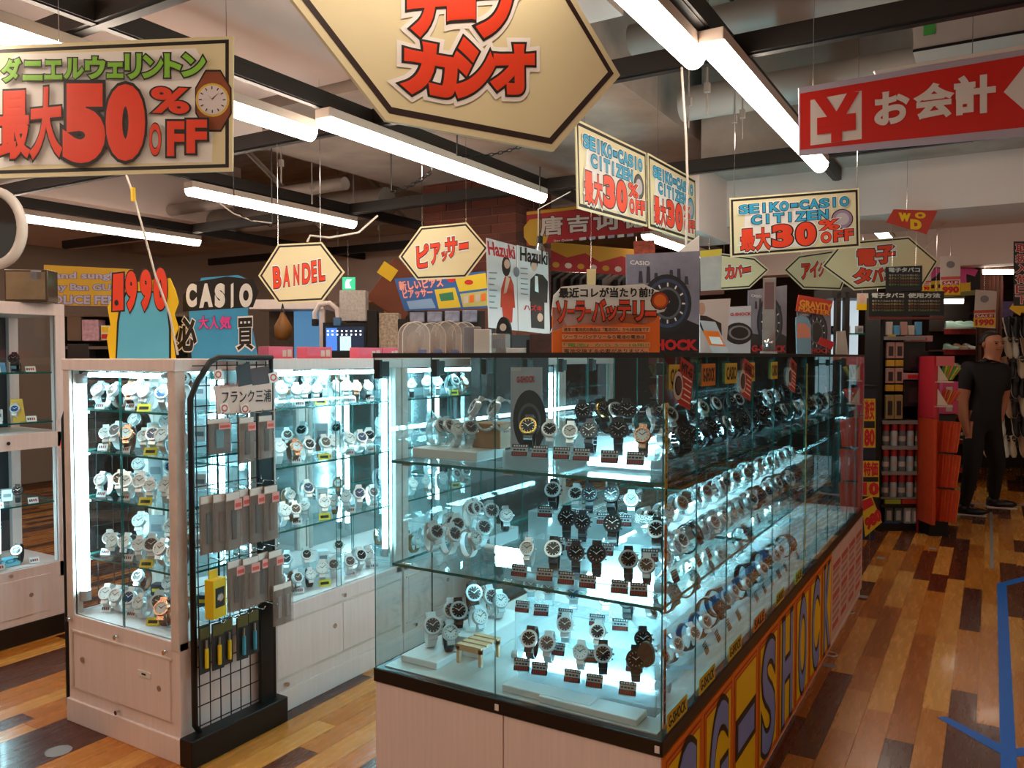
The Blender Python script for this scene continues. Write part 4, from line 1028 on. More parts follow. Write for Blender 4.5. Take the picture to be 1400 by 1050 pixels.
# --- big hexagon sign
def dh(x): return 1.55 * 1868 / (2268 - x)
s = Board('hexagon_sign', 'big cream hexagon sign with red lettering hung near the ceiling', 'sign', (528, 165, dh(528)), (757, 207, dh(757)))
hexp = [(528, 165), (757, 207), (848, 103), (745, -72), (420, -190), (330, -90)]
s.poly(hexp, CREAM, 'board', .01); s.frame(hexp, .014, mat('dark_brown_line', '2d1711', .5), 'border', .016)
kat = [('カ', (556, 122), (620, 132), (556, 58)), ('シ', (622, 128), (672, 130), (622, 58)), ('オ', (676, 126), (726, 124), (676, 66)), ('チ', (560, 45), (612, 40), (560, -30)), ('ー', (612, 22), (648, 20), (612, 4)), ('プ', (652, 46), (706, 42), (652, -28))]
for lay in ([(.2, PAPER)], [(.12, INK)], [(.075, RED)]):
    for c_, a_, b_, d_ in kat: s.text(c_, a_, b_, d_, lay, 'letter')
s.hang([(560, -100)], 2.85)
# --- red cashier sign
s = Board('cashier_sign', 'long red cashier sign with white yen mark and lettering', 'sign', (1093, 213, 2.75), (1420, 186, 2.75))
co = [(1093, 213), (1420, 184), (1420, 64), (1092, 120)]
LIL = mat('sign_lilac', 'b9b0c4', .4); CR = mat('cashier_red', 'd8271f', .35); KW = mat('cashier_white', 'e8e0dc', .45)
s.poly(co, LIL, 'panel', .006); s.poly([(1094, 205), (1420, 172), (1420, 72), (1094, 128)], CR, 'red_field')
s.poly([(1108, 199), (1178, 190), (1178, 124), (1108, 137)], KW, 'yen_field')
s.text('¥', (1117, 195), (1169, 188), (1117, 136), [(.04, CR)], 'yen_mark')
for ch, x0, x1, yb2, yt in (('お', 1197, 1240, 171, 130), ('会', 1252, 1300, 163, 119), ('計', 1306, 1358, 157, 108)):
    s.text(ch, (x0, yb2), (x1, yb2 - 6), (x0, yt), [(.045, KW)], 'letter')
s.poly([(1372, 126), (1402, 88), (1402, 112), (1425, 106), (1425, 132), (1402, 138), (1402, 152)], KW, 'arrow')
s.poly([(1195, 97), (1420, 58), (1420, 64), (1197, 101)], KW, 'top_rail', .01)
clip_hang(s, [(1112, 118), (1330, 78)])
# --- blue lettered sale signs
def seiko(name, label, BL, BR, TL, da, db, watch):
    s = Board(name, label, 'sign', (*BL, da), (*BR, db), 'blue and red lettered sale signs')
    BL, BR, TL = Vector(BL), Vector(BR), Vector(TL); A = Vector(s.l(*BL)); U = Vector(s.l(*BR)) - A; V = Vector(s.l(*TL)) - A
    q = lambda a, b: tuple(A + U * a + V * b)
    co = [q(0, 0), q(1, 0), q(1, 1), q(0, 1)]
    s.poly(co, CREAM, 'board', .006, world=False); s.frame(co, U.length * .016, INK, 'border', U.length * .012, world=False)
    s.poly([q(.1, .08), q(.64, .1), q(.66, .5), q(.7, .8), q(.5, .84), q(.12, .8)], PAPER, 'cut_out', world=False)
    T = lambda body, x0, y0, x1, y1, lay, nm='lettering': s.text(body, q(x0, y0), q(x1, y0), q(x0, y1), [(.16, PAPER)] + lay, nm, world=False)
    def spread(body, x0, y0, x1, y1, lay):
        n = len(body); w = (x1 - x0) / n
        for k, ch in enumerate(body):
            if ch == 'I': T(ch, x0 + w * (k + .44), y0, x0 + w * (k + .56), y1, lay, 'letter')
            elif ch == '·': T('-', x0 + w * (k + .25), (y0 + y1) / 2 - .015, x0 + w * (k + .75), (y0 + y1) / 2 + .015, lay, 'letter')
            else: T(ch, x0 + w * (k + .1), y0, x0 + w * (k + .9), y1, lay, 'letter')
    if watch != 'none':
        ctr = q(.865, .5); b = MB(); y = s._step()
        for r_, m_ in ((1, INK), (.9, watch), (.62, mat('dial_lilac', 'bdb3b8', .5))):
            b.add([(ctr[0] + U.length * .085 * r_ * math.cos(a * math.pi / 10), y, ctr[1] + V.length * .17 * r_ * math.sin(a * math.pi / 10)) for a in range(20)], [list(range(20))], m_); y -= .0005
        s.y = y; b.build('watch_drawing', s.root)
    spread('SEIKO·CASIO', .07, .72, .92, .86, FATB); spread('CITIZEN', .16, .53, .76, .67, FATB)
    T('最', .08, .1, .18, .44, FAT, 'letter'); T('大', .2, .1, .3, .44, FAT, 'letter')
    T('3', .34, .13, .46, .46, [(.12, INK), (.075, RED)], 'numeral'); T('0', .52, .13, .64, .46, [(.12, INK), (.075, RED)], 'numeral')
    T('%', .69, .34, .83, .5, FAT, 'letter'); T('O', .7, .13, .77, .29, FAT, 'letter'); T('F', .8, .13, .86, .3, FAT, 'letter'); T('F', .885, .14, .94, .31, FAT, 'letter')
    return s
WG = mat('watch_grey_print', '50504e', .5)
s = seiko('sale_sign', 'blue lettered sale sign with round watch drawing in the facing pair', (790, 285), (885, 310), (787, 162), 3.3, 4.0, WG); clip_hang(s, [(800, 168)])
s = seiko('sale_sign', 'blue lettered sale sign hung beside its twin over the posters', (888, 312), (952, 332), (886, 209), 4.02, 4.75, SIGNBLUE); clip_hang(s, [(900, 215)])
s = seiko('sale_sign', 'blue lettered sale sign with lilac watch before the white soffit', (999, 352), (1176, 338), (997, 271), 3.6, 3.6, mat('watch_lilac', '9a7f9c', .4)); clip_hang(s, [(1172, 256), (1004, 272)])
# --- small hexagon name signs
def hexsign(label, pts, da, db, letters, lay=None, rail=RAILZ, thick=.008):
    s = Board('hexagon_sign', label, 'sign', (*pts[0], da), (*pts[1], db), 'cream hexagon name signs')
    s.poly(pts, CREAM, 'board', thick); s.frame(pts, .009, INK, 'border', .008)
    for l2 in ([(.16, PAPER)], [(.1, INK)], [(.055, RED)]):
        for c_, a_, b_, d_ in letters: s.text(c_, a_, b_, d_, l2, 'letter')
    return s
s = hexsign('cream hexagon sign with five red capital letters over the white row', [(380, 415), (441, 412), (471, 372), (440, 331), (380, 334), (353, 377)], 4.1, 4.1,
        [('B', (375, 393), (384, 392), (374, 367)), ('A', (388, 391), (396, 390), (388, 366)), ('N', (402, 389), (409, 388), (402, 364)), ('D', (414, 387), (424, 386), (414, 362)), ('E', (427, 385), (433, 384), (426, 359)), ('L', (437, 383), (444, 382), (436, 357))])
clip_hang(s, [(380, 335), (438, 332)])
s = hexsign('cream hexagon sign with red katakana before the brick pillar', [(570, 383), (637, 380), (668, 339), (638, 304), (575, 310), (545, 351)], 4.3, 4.3,
        [('ピ', (571, 366), (586, 364), (570, 337)), ('ア', (590, 361), (602, 359), (589, 335)), ('ッ', (604, 357), (611, 356), (604, 345)), ('サ', (610, 352), (625, 350), (609, 327)), ('ー', (628, 340), (640, 338), (628, 335))])
clip_hang(s, [(577, 310), (637, 305)])
s = hexsign('cream hexagon sign hidden behind the lilac watch sign', [(965, 398), (1025, 394), (1052, 369), (1032, 352), (985, 346), (960, 350)], 5.4, 5.4, [('カ', (992, 381), (1003, 380), (992, 364)), ('バ', (1004, 379), (1014, 378), (1004, 364)), ('ー', (1015, 372), (1026, 370), (1015, 368))])
s.hang([(990, 350), (1028, 355)], 2.3)
s = hexsign('cream hexagon sign overlapped by the electronic cigarette sign', [(1098, 395), (1150, 397), (1164, 362), (1140, 342), (1092, 349), (1071, 369)], 5.5, 5.5, [('ア', (1096, 381), (1107, 380), (1096, 362)), ('イ', (1108, 379), (1118, 377), (1108, 360)), ('グ', (1119, 378), (1128, 376), (1119, 360))])
s.hang([(1096, 350)], 2.3)
s = hexsign('long cream hexagon sign with two rows of red characters', [(1168, 397), (1262, 391), (1283, 357), (1243, 323), (1150, 331), (1123, 364)], 5.0, 5.0,
        [('電', (1173, 363), (1196, 362), (1173, 342)), ('子', (1199, 360), (1222, 358), (1199, 338)), ('タ', (1168, 387), (1190, 386), (1168, 368)), ('バ', (1193, 385), (1207, 384), (1193, 368)), ('コ', (1210, 383), (1220, 382), (1210, 369))])
s.hang([(1160, 331), (1240, 324)], 2.3)
# --- red banner with pale characters above the far shelves
s = Board('red_banner', 'red banner with pale outlined Chinese characters behind the sale signs', 'banner', (720, 335, 6.0), (880, 318, 6.2))
BR_ = mat('banner_red', 'b5282a', .5, noise=.1, scale=4)
s.poly([(720, 336), (952, 308), (952, 262), (720, 289)], BR_, 'cloth', .004)
s.disc((733, 318), 18, 20, mat('banner_gold', 'd59a28', .5), 'gold_patch', 9); s.poly([(720, 290), (950, 263), (950, 267), (720, 294)], mat('banner_gold', 'd59a28', .5), 'gold_edge')
for ch, x0, x1, yb2, yt in (('唐', 739, 768, 322, 297), ('吉', 776, 804, 318, 296), ('诃', 812, 846, 315, 290), ('德', 852, 884, 312, 288)): s.text(ch, (x0, yb2), (x1, yb2 - 2), (x0, yt), [(.07, mat('banner_dark', '5a1a18', .5)), (.035, mat('banner_pale', 'e3c9bd', .5))], 'letter')
s.text('Don Quijote', (757, 332), (783, 330), (757, 328), [(.01, KW)])
for k in range(6): s.poly([(792 + k * 13, 329 - k), (801 + k * 13, 328 - k), (801 + k * 13, 324 - k), (792 + k * 13, 325 - k)], LIL if k % 2 else KW, 'logo_block')
s.hang([(730, 290), (870, 272)], 2.75)
# second banner: red and gold waves over the clothes rail
s = Board('red_banner', 'gold and red waved banner above the dark clothes rail', 'banner', (745, 372, 6.6), (880, 376, 6.9))
s.poly([(745, 368), (880, 378), (880, 342), (745, 330)], mat('banner_gold', 'd59a28', .5), 'cloth', .004)
s.poly([(745, 369), (880, 378), (880, 362), (850, 350), (820, 358), (800, 346), (775, 352), (745, 338)], BR_, 'red_wave')
for k in range(7): s.disc((760 + k * 17, 362 + k * 1.2), 5, 4, mat('banner_pale', 'e3c9bd', .5) if k % 2 else mat('banner_gold', 'd59a28', .5), 'print', 8)
s.hang([(750, 332), (870, 342)], 2.75)
# tilted red DO sign on the soffit
s = Board('tilted_sign', 'tilted red sign with yellow round letters under the white soffit', 'sign', (1212, 305, 4.65), (1275, 320, 4.65))
s.poly([(1212, 304), (1267, 320), (1282, 288), (1222, 286)], mat('tilt_red', 'c4321f', .45), 'board', .006)
s.text('D', (1246, 312), (1258, 313), (1246, 301), [(.1, YELLOW)], 'letter'); s.text('O', (1252, 298), (1264, 298), (1252, 291), [(.1, YELLOW)], 'letter'); s.text('W', (1230, 301), (1243, 302), (1230, 292), [(.1, YELLOW)], 'letter')
s.hang([(1240, 288)], 2.32)
# cables and chains
CORD = mat('cord_white', 'd9cfc6', .5)
def cord(pts, r, label, m=CORD, name='cable'):
    b = MB(); b.tube(pts, r, m, 6); o = b.build(name, smooth=60); tag(o, label, 'cable'); return o
cord([P(932, 92, 3.0), P(934, 130, 3.0), P(938, 190, 3.02), P(940, 250, 3.03), P(938, 330, 3.04), P(930, 420, 3.05), P(925, 484, 3.05)], .005, 'white cable hanging from the lamp end to the showcase')
cord([P(170, 232, 3.0), P(182, 265, 3.0), P(200, 330, 3.0), P(212, 375, 3.0), P(232, 430, 3.0), P(243, 485, 3.0)], .004, 'thin white cable falling across the red price board')
MB_ = MB(); MB_.box(-.006, .006, -.006, .006, -.03, .02, YELLOW); o = MB_.build('cable_tag'); o.location = P(182, 264, 2.99); tag(o, 'small yellow tag on the thin white cable', 'tag')
cord([P(420, 331, 4.1), P(424, 322, 4.1), P(450, 325, 4.15), P(490, 318, 4.3), P(516, 295, 4.5)], .006, 'pale curved cable above the five letter hexagon sign')
cord([P(300, 278, 4.2), P(320, 292, 4.2), P(345, 302, 4.2), P(372, 305, 4.2)], .004, 'pale cable beside the lamp over the white row')
cord([P(1236, 355, 5), P(1265, 340, 5.1), P(1290, 305, 5.15), P(1302, 288, 5.15)], .006, 'pale cable slanting up to the white soffit')
cord([P(780, 262, 4.2), P(736, 286, 4.6), P(736, 350, 4.6)], .003, 'thin cable to the small spotlight')
def chain(p0, p1, sag, n, label):
    t = thing('chain', label, 'chain', p0); q = Vector(p1) - Vector(p0); b = MB()
    for k in range(n):
        f = (k + .5) / n; c = q * f - Vector((0, 0, sag * 4 * f * (1 - f))); d = (q / n - Vector((0, 0, sag * 4 * (1 - 2 * f) / n)))
        T = Matrix.Translation(c) @ d.to_track_quat('X', 'Z').to_matrix().to_4x4() @ Matrix.Rotation(math.pi / 2 * (k % 2), 4, 'X')
        L = d.length * .62; b.tube([(L * math.cos(a * math.pi / 4), L * .5 * math.sin(a * math.pi / 4), 0) for a in range(8)], L * .17, BLACKM, 4, T, True)
    b.build('chain_links', t)
    for e in (Vector((0, 0, 0)), q):
        w = Vector(p0) + e; MB().cyl(e, (e.x, e.y, top_at(w.x, w.y) - p0.z), .003, BLACKM, 6).build('hook', t)
chain(P(625, 212, 3.9), P(712, 200, 3.9), .02, 14, 'black chain above the lamp under the big hexagon sign')
chain(P(535, 262, 4.4), P(590, 234, 4.2), .02, 10, 'black chain slanting below the concrete beam')
chain(P(320, 290, 4.2), P(372, 308, 4.2), .01, 10, 'black chain beside the lamp over the white row')
# little spotlight
t = thing('spotlight', 'small chrome spotlight hanging over the posters', 'lamp', P(738, 340, 4.6))
T = Matrix.Rotation(math.radians(200), 4, 'Y')
b = MB(); b.cyl((0, 0, .07), (0, 0, .03), .018, BLACKM, 12); b.build('socket', t); b = MB(); b.lathe([(.016, .03), (.03, 0), (.036, -.03)], CHROME, 16); b.build('reflector', t, smooth=50)
b = MB(); b.ball((0, 0, -.025), .028, mat('bulb_glow', 'ffffff', .5, emit=8, emitcol=(1, .9, .8))); b.build('bulb', t, smooth=60)
b = MB(); b.cyl((0, 0, .06), (0, 0, 2.53 - t.location.z), .003, BLACKM, 6); b.build('drop_rod', t)
# ================================================================== boards and goods on top of the cases
def by(d, z): return 487 - (z - CAMH) * FPX / d
TOPG, TOPW = 1.4592, 1.4402
def sheet(name, label, cat, pts, da, db, m, thick=.003, group=None, pname='sheet', lean=0):
    s = Board(name, label, cat, (*pts[0], da), (*pts[1], db), group, lean=lean); s.poly(pts, m, pname, thick); return s
MAG = mat('print_magenta', 'e0489a', .5); BLUEP = mat('print_blue', '3f9fd0', .5, noise=.08); PURP = mat('print_purple', '7d5aa8', .5)
GREYP = mat('print_grey', '8a8790', .5, noise=.2, scale=12); INKR = mat('ink_red', 'c81f22', .5)
# --- red price board with the yellow burst
b0 = by(3.15, TOPW)
s = Board('price_board', 'cut-out board with tall red numerals over a yellow and blue burst', 'sign', (152, b0, 3.15), (238, b0, 3.15))
bur = [(150, b0), (146, 462), (151, 444), (147, 420), (155, 405), (152, 390), (232, 380), (240, 398), (244, 414), (238, 430), (244, 448), (236, 466), (240, b0)]
s.poly(bur, YELLOW, 'burst_board', .006); s.poly([(158, b0 - .5), (160, 440), (164, 415), (172, 398), (222, 398), (230, 420), (234, 450), (234, b0 - .5)], INK, 'outline'); s.poly([(160, b0 - .4), (163, 440), (167, 416), (174, 400), (220, 400), (228, 421), (231, 450), (231, b0 - .4)], mat('burst_blue', '5cb6d6', .5, noise=.08, scale=6), 'blue_field')
nums = [('9', 174, 186, 421, 375), ('9', 194, 206, 420, 373), ('0', 213, 227, 419, 371)]
s.poly([(152, 427), (171, 426), (171, 371), (153, 373)], INK, 'numeral_edge'); s.poly([(154, 425), (169, 424), (169, 373), (155, 375)], RED, 'numeral')
for lay in ([(.15, INK)], [(.1, RED)]):
    for ch, x0, x1, yb2, yt in nums: s.text(ch, (x0, yb2), (x1, yb2), (x0, yt), lay, 'numeral')
s.y -= .002; s.disc((160, 414), 3, 4, INK, 'dot', 10)
# --- capital letter board
s = Board('brand_board', 'blue cut-out board with five white bubble capitals and black characters', 'sign', (243, b0, 3.2), (356, b0, 3.2))
s.poly([(262, b0), (352, b0), (346, 455), (338, 428), (345, 385), (325, 376), (275, 380), (258, 420)], BLUEP, 'board', .006)
s.poly([(250, 426), (346, 420), (354, 398), (346, 382), (310, 378), (262, 386), (250, 404)], INK, 'letter_ground')
for ch, x0, x1 in (('C', 256, 268), ('A', 275, 289), ('S', 296, 306), ('I', 317, 318.5), ('O', 329, 344)): s.text(ch, (x0, 418), (x1, 417), (x0, 391), [(.1, PAPER)], 'letter')
for ch, x0, x1 in (('大', 272, 285), ('人', 287, 299), ('気', 301, 316)): s.text(ch, (x0, 450), (x1, 449), (x0, 433), [(.06, INK), (.035, MAG)], 'letter')
s.text('必', (244, 478), (268, 478), (244, 436), [(.11, PAPER), (.06, INK)], 'letter'); s.text('買', (325, 478), (346, 477), (325, 436), [(.1, PAPER), (.03, INK)], 'letter')
# --- sunglasses board far left, on its shelf unit
s = sheet('sunglasses_board', 'yellow board with three lines of lilac sunglasses lettering', 'sign', [(60, 417), (182, 419), (182, 368), (60, 362)], 5.6, 5.6, mat('board_yellow', 'd9a92a', .5, noise=.08))
LV = mat('letter_lilac', 'b9aec4', .5); LP = mat('letter_shadow', '54456a', .5)
for tx, yb2, yt, x0 in (('brand sunglass', 383, 372, 56), ('Ray Ban GUCCI', 399, 388, 66), ('POLICE FENDI', 415, 404, 62)): s.text(tx, (x0, yb2), (180, yb2 + 1), (x0, yt), [(.09, LP), (.045, LV)])
DKSH = mat('shelf_dark', '2b211c', .6, noise=.2); PALE = mat('goods_pale', 'c9bcb2', .6, noise=.1)
def upright_box(name, label, cat, pxs, d, m, dep=.12, group=None, rz=None, z0=None, parts=()):
    """box seen front-on between two pixels (left x, right x, top y, bottom y) at depth d"""
    xl, xr, yt, yb2 = pxs; A = P(xl, yb2, d); Bq = P(xr, yb2, d); H = P(xl, yt, d).z - A.z; W = (Bq - A).length
    u = (Bq - A); t = thing(name, label, cat, A if z0 is None else (A.x, A.y, z0), math.atan2(u.y, u.x) if rz is None else rz, group)
    if z0 is not None: H += A.z - z0
    mb = MB(); mb.box(0, W, 0, dep, 0, H, m, b=min(.004, W * .1)); mb.build('body', t)
    for (a0, a1, c0, c1, m2, nm) in parts:
        mb = MB(); mb.box(a0 * W, a1 * W, -.003, .001, c0 * H, c1 * H, m2); mb.build(nm, t)
    return t
# shelf behind the board
t = thing('goods_shelf', 'dark shelf unit holding boxed goods under the sunglasses board', 'shelf', P(84, 700, 5.7))
A, Bq = P(84, 600, 5.7), P(262, 600, 5.7); u = Bq - A; u.z = 0; t.location = (A.x, A.y, 0); t.rotation_euler = (0, 0, math.atan2(u.y, u.x)); W = u.length
MB().box(0, W, .3, .33, 0, 1.75, DKSH).build('back_panel', t)
for z in (.3, .8, 1.28, 1.52, 1.75): MB().box(0, W, 0, .3, z - .02, z, mat('shelf_wood', '6a5546', .6, noise=.15)).build('shelf_board', t)
for x_ in (0, W - .02): MB().box(x_, x_ + .02, 0, .3, 0, 1.75, DKSH).build('side_panel', t)
upright_box('goods_box', 'pink printed box on the dark shelf under the sunglasses board', 'box', (112, 135, 437, 466), 5.68, mat('box_pink', 'c79aa6', .5, noise=.35, scale=40), .1, 'boxes on the dark shelf')
upright_box('goods_box', 'brown carton beside the pink printed box', 'box', (92, 111, 432, 466), 5.68, mat('carton_brown', '6b5240', .7), .1, 'boxes on the dark shelf')
upright_box('price_card', 'small yellow price card beside the pink printed box', 'card', (138, 150, 445, 465), 5.68, mat('card_cream', 'e9d9a8', .5), .01, None, None, None, ((.1, .9, .55, .9, YELLOW, 'print'), (.1, .9, .1, .4, INKR, 'price_print')))
upright_box('goods_box', 'dark case standing below the pink printed box', 'box', (92, 122, 470, 490), 5.68, DKSH, .1, 'boxes on the dark shelf')
# --- things on the tall cabinet
t = upright_box('gift_case', 'brown glossy presentation case on the tall white cabinet', 'case', (6, 62, 368, 415), 4.0, mat('case_brown', '4a3826', .25, noise=.3, scale=4, coat=.5), .12, None, YAW + .12, 1.7203, ((.05, .95, .08, .92, mat('case_inner', '7a664c', .3, noise=.3, scale=6), 'window'), (.62, .86, .68, .97, GREYP, 'price_note')))
t = thing('pale_hat', 'pale beige hat lying on the tall white cabinet', 'hat', (FX - .15, 1.86, 1.7203)); MB().lathe([(.12, 0), (.11, .008), (.07, .012), (.065, .05), (.04, .065), (.001, .068)], PALE, 18).build('crown', t, smooth=50)
# ring mirror at the picture's edge
t = thing('ring_mirror', 'white framed round convex mirror hung over the tall cabinet', 'mirror', P(-8, 312, 3.2)); t.rotation_euler = (0, 0, YAW)
mb = MB(); mb.tube([(.112 * math.cos(a * math.pi / 16), 0, .145 * math.sin(a * math.pi / 16)) for a in range(32)], .02, mat('mirror_frame', 'c9c2bc', .35), 10, None, True); mb.build('frame', t, smooth=60)
mb = MB(); mb.prism([(.1 * math.cos(a * math.pi / 16), .132 * math.sin(a * math.pi / 16)) for a in range(32)], -.002, .006, mat('mirror_face', '8a8a88', .05, 1)); mb.build('mirror_glass', t)
mb = MB(); mb.cyl((0, .01, .14), (0, .01, 2.527 - t.location.z), .003, BLACKM, 6); mb.build('hanger', t)
# --- goods on the white row
PINKB = mat('tray_pink', 'd9627c', .45, noise=.1, scale=20)
for x0, x1, lb in ((367, 401, 'pink box on the white row beside the blue cut-out board'), (419, 454, 'pink box midway along the white row top'), (491, 522, 'pink box on the white row near the clear dome cases'), (523, 545, 'small pink box touching the clear dome cases')):
    p0 = atX(x0, 475, -2.52); p1 = atX(x1, 475, -2.52)
    t = thing('pink_box', lb, 'box', (-2.52, p0.y, TOPW), 0, 'pink boxes on the white row'); L = p1.y - p0.y; hz = .05
    MB().box(-.06, 0, 0, L, 0, hz, PINKB, b=.003).build('body', t); MB().box(0, .001, L * .55, L * .7, .008, .035, PALE).build('print', t); MB().box(0, .001, L * .75, L * .92, .008, .038, PALE).build('price_print', t)
# clear domes
DOME = filmmat('dome_plastic', (.93, .92, .91), .28, 'd9cfc8', .12)
for k, px_ in enumerate((566, 588, 610, 632)):
    p = atX(px_, 480, -2.7); t = thing('dome_case', 'clear domed plastic case on the white row top', 'case', (-2.7, p.y, TOPW), .9, 'clear domed cases')
    mb = MB(); n = 10; w, h = .075, .12 + .015 * (k > 1)
    pr = [(-w, 0)] + [(-w * math.cos(math.pi * i / n), h + w * math.sin(math.pi * i / n)) for i in range(n + 1)] + [(w, 0)]
    mb.prism(pr, -.05, .05, DOME); mb.build('shell', t)
    MB().tube([(q[0], -.052, q[1]) for q in pr], .003, PALE, 5).build('rim', t); MB().tube([(q[0], .052, q[1]) for q in pr], .003, PALE, 5).build('rim', t)
    MB().box(.01, .055, -.056, -.052, .01, .045, mat('sticker_blue', '5a6a9a', .5)).build('sticker', t)
    MB().lathe([(.03, .02), (.04, .05), (.04, .11), (.02, .14)], CARD1, 12).build('bracelet', t, smooth=50)
# back counter across the next aisle: white top, glowing fronts
t = thing('far_counter', 'white counter with blue lit display fronts across the next aisle', 'counter', (0, 0, 0))
A = P(352, 487, 6.0); Bq = P(470, 487, 6.0); u = Bq - A; t.location = (A.x, A.y, 0); t.rotation_euler = (0, 0, math.atan2(u.y, u.x)); W = (Bq - A).length
MB().box(0, W, 0, .5, 0, 1.35, DKSH).build('body', t); MB().box(-.05, W * .78, -.02, .5, 1.8, 1.87, WHITE).build('shelf_top', t); MB().box(W * .3, W * .62, .3, .34, 1.35, 1.8, mat('screen_blue', '1d4a78', .3, emit=.5, emitcol=(.15, .4, .7))).build('lit_panel', t)
MB().box(W * .72, W * .78, .0, .05, 1.35, 1.8, WHITE).build('post', t); MB().box(0, W * .3, .3, .34, 1.35, 1.8, mat('goods_brown', '5a4434', .6, noise=.4, scale=20)).build('goods_panel', t)
for k in range(5):
    x_ = W * (.05 + k * .14); upright_box('white_goods', 'white packaged item on the far counter shelf', 'box', (370 + k * 14, 380 + k * 14, 418 - (k % 3) * 4, 421), 6.0, WHITE if k % 2 else PALE, .1, 'white packs on the far counter')
t = thing('small_bag', 'brown and gold hanging bag on the far counter front', 'bag', P(387, 465, 5.85)); mb = MB(); mb.lathe([(.03, 0), (.06, .03), (.065, .1), (.03, .16), (.012, .2)], mat('bag_gold', '8a5a24', .45, noise=.3, scale=8), 12); mb.build('pouch', t, smooth=50); MB().tube([(-.02, 0, .19), (0, 0, .26), (.02, 0, .19)], .006, STRAPDK, 6).build('strap', t)
t = upright_box('display_screen', 'dark display screen with rows of white dots and blue pictures', 'screen', (445, 498, 443, 480), 5.6, mat('screen_dark', '0e1626', .2, emit=.25, emitcol=(.05, .1, .22)), .06, None, None, None, ((0, 1.02, .9, 1.05, BLACKM, 'bezel_top'), (-.06, 0, -.1, 1.05, BLACKM, 'bezel_side'), (1.0, 1.05, -.1, 1.05, BLACKM, 'bezel_side'), (.02, .3, .02, .85, mat('screen_blue2', '2a5ad0', .3, emit=.8, emitcol=(.1, .3, .9)), 'blue_picture'), (.38, .66, .02, .55, mat('screen_pale', 'bfe6f0', .3, emit=.8, emitcol=(.6, .9, 1)), 'pale_picture')))
for k in range(8):
    for j in range(2):
        mb = MB(); W_ = (P(498, 480, 5.6) - P(445, 480, 5.6)).length; H_ = P(445, 443, 5.6).z - P(445, 480, 5.6).z; mb.box(W_ * (.05 + k * .12), W_ * (.09 + k * .12), -.006, -.003, H_ * (.58 + j * .13), H_ * (.64 + j * .13), mat('dot_white', 'ffffff', .4, emit=1.5)); mb.build('lit_dot', t)
t = thing('headset', 'white bent headset lying on top of the dark screen', 'headset', P(447, 440, 5.6)); t.rotation_euler = (0, 0, YAW)
MB().tube([(-.08, 0, 0), (-.085, 0, .06), (-.05, 0, .12), (.02, 0, .13), (.07, 0, .09), (.08, 0, .02)], .018, WHITE, 8).build('band', t, smooth=60); MB().box(.05, .1, -.03, .02, -.03, .03, mat('headset_blue', '4a78a8', .4), b=.006).build('ear_pad', t); MB().box(-.1, -.06, -.03, .02, -.03, .02, BLACKM, b=.006).build('ear_pad', t)
upright_box('patterned_box', 'white patterned carton standing beside the brown tilted carton', 'box', (464, 500, 397, 439), 5.7, mat('box_patterned', 'd6cdc6', .6, noise=.25, scale=60), .12)
t = thing('tilted_carton', 'brown carton balanced on its corner with yellow label', 'carton', P(515, 440, 5.9)); t.rotation_euler = (0, .6, YAW); MB().box(-.16, .16, 0, .14, .1, .46, mat('carton_red', '7a3a1c', .6, noise=.1), b=.004).build('carton', t); MB().box(-.2, -.08, -.004, 0, .3, .4, YELLOW).build('label_print', t); MB().box(.06, .1, -.004, 0, .3, .34, PALE).build('sticker', t)
upright_box('cork_box', 'tan carton behind the tilted brown carton', 'carton', (525, 552, 408, 440), 6.3, mat('carton_tan', 'a87438', .7, noise=.15), .15)
upright_box('black_bag', 'black upright bag beside the patterned goods', 'bag', (502, 516, 424, 487), 4.88, BLACKM, .09)
upright_box('goods_stack', 'stack of small patterned packs on the white row', 'pack', (518, 545, 428, 487), 4.9, mat('packs_mixed', 'a89a88', .6, noise=.6, scale=70), .12)
upright_box('black_pouch', 'black pouch hanging beside the clear domes', 'pouch', (543, 556, 436, 487), 4.9, BLACKM, .05)
for (xa, xb, ya, yb2, d_, lb) in ((436, 506, 0, 480, 5.6, 'dark plinth under the dotted display screen'), (475, 556, 0, 440, 5.78, 'dark plinth under the tilted brown carton'), (500, 527, 0, 487, 4.88, 'dark plinth beside the white row under the black bag')):
    A = P(xa, 487, d_); Bq = P(xb, 487, d_); zt = P(xa, yb2, d_).z - .001; t = thing('goods_plinth', lb, 'plinth', (A.x, A.y, 0), YAW); W_ = (Bq - A).length
    MB().box(0, W_, .0, .1 if d_ < 5.7 else .8, 0, zt, DKSH, b=.004).build('body', t); MB().box(-.005, W_ + .005, -.006, .0, zt - .04, zt, BLACKM).build('edge_band', t)
# exit sign
s = sheet('exit_sign', 'small green lit exit sign beyond the counters', 'sign', [(468, 396), (485, 396), (485, 379), (468, 379)], 7.0, 7.0, mat('exit_green', '1fae6e', .4, emit=.9, emitcol=(.05, .7, .35)), .03)
s.poly([(472, 394), (480, 394), (477, 386), (481, 382), (474, 382), (472, 387)], mat('exit_white', 'ffffff', .4, emit=1.2), 'running_mark'); s.hang([(476, 380)], 2.5)
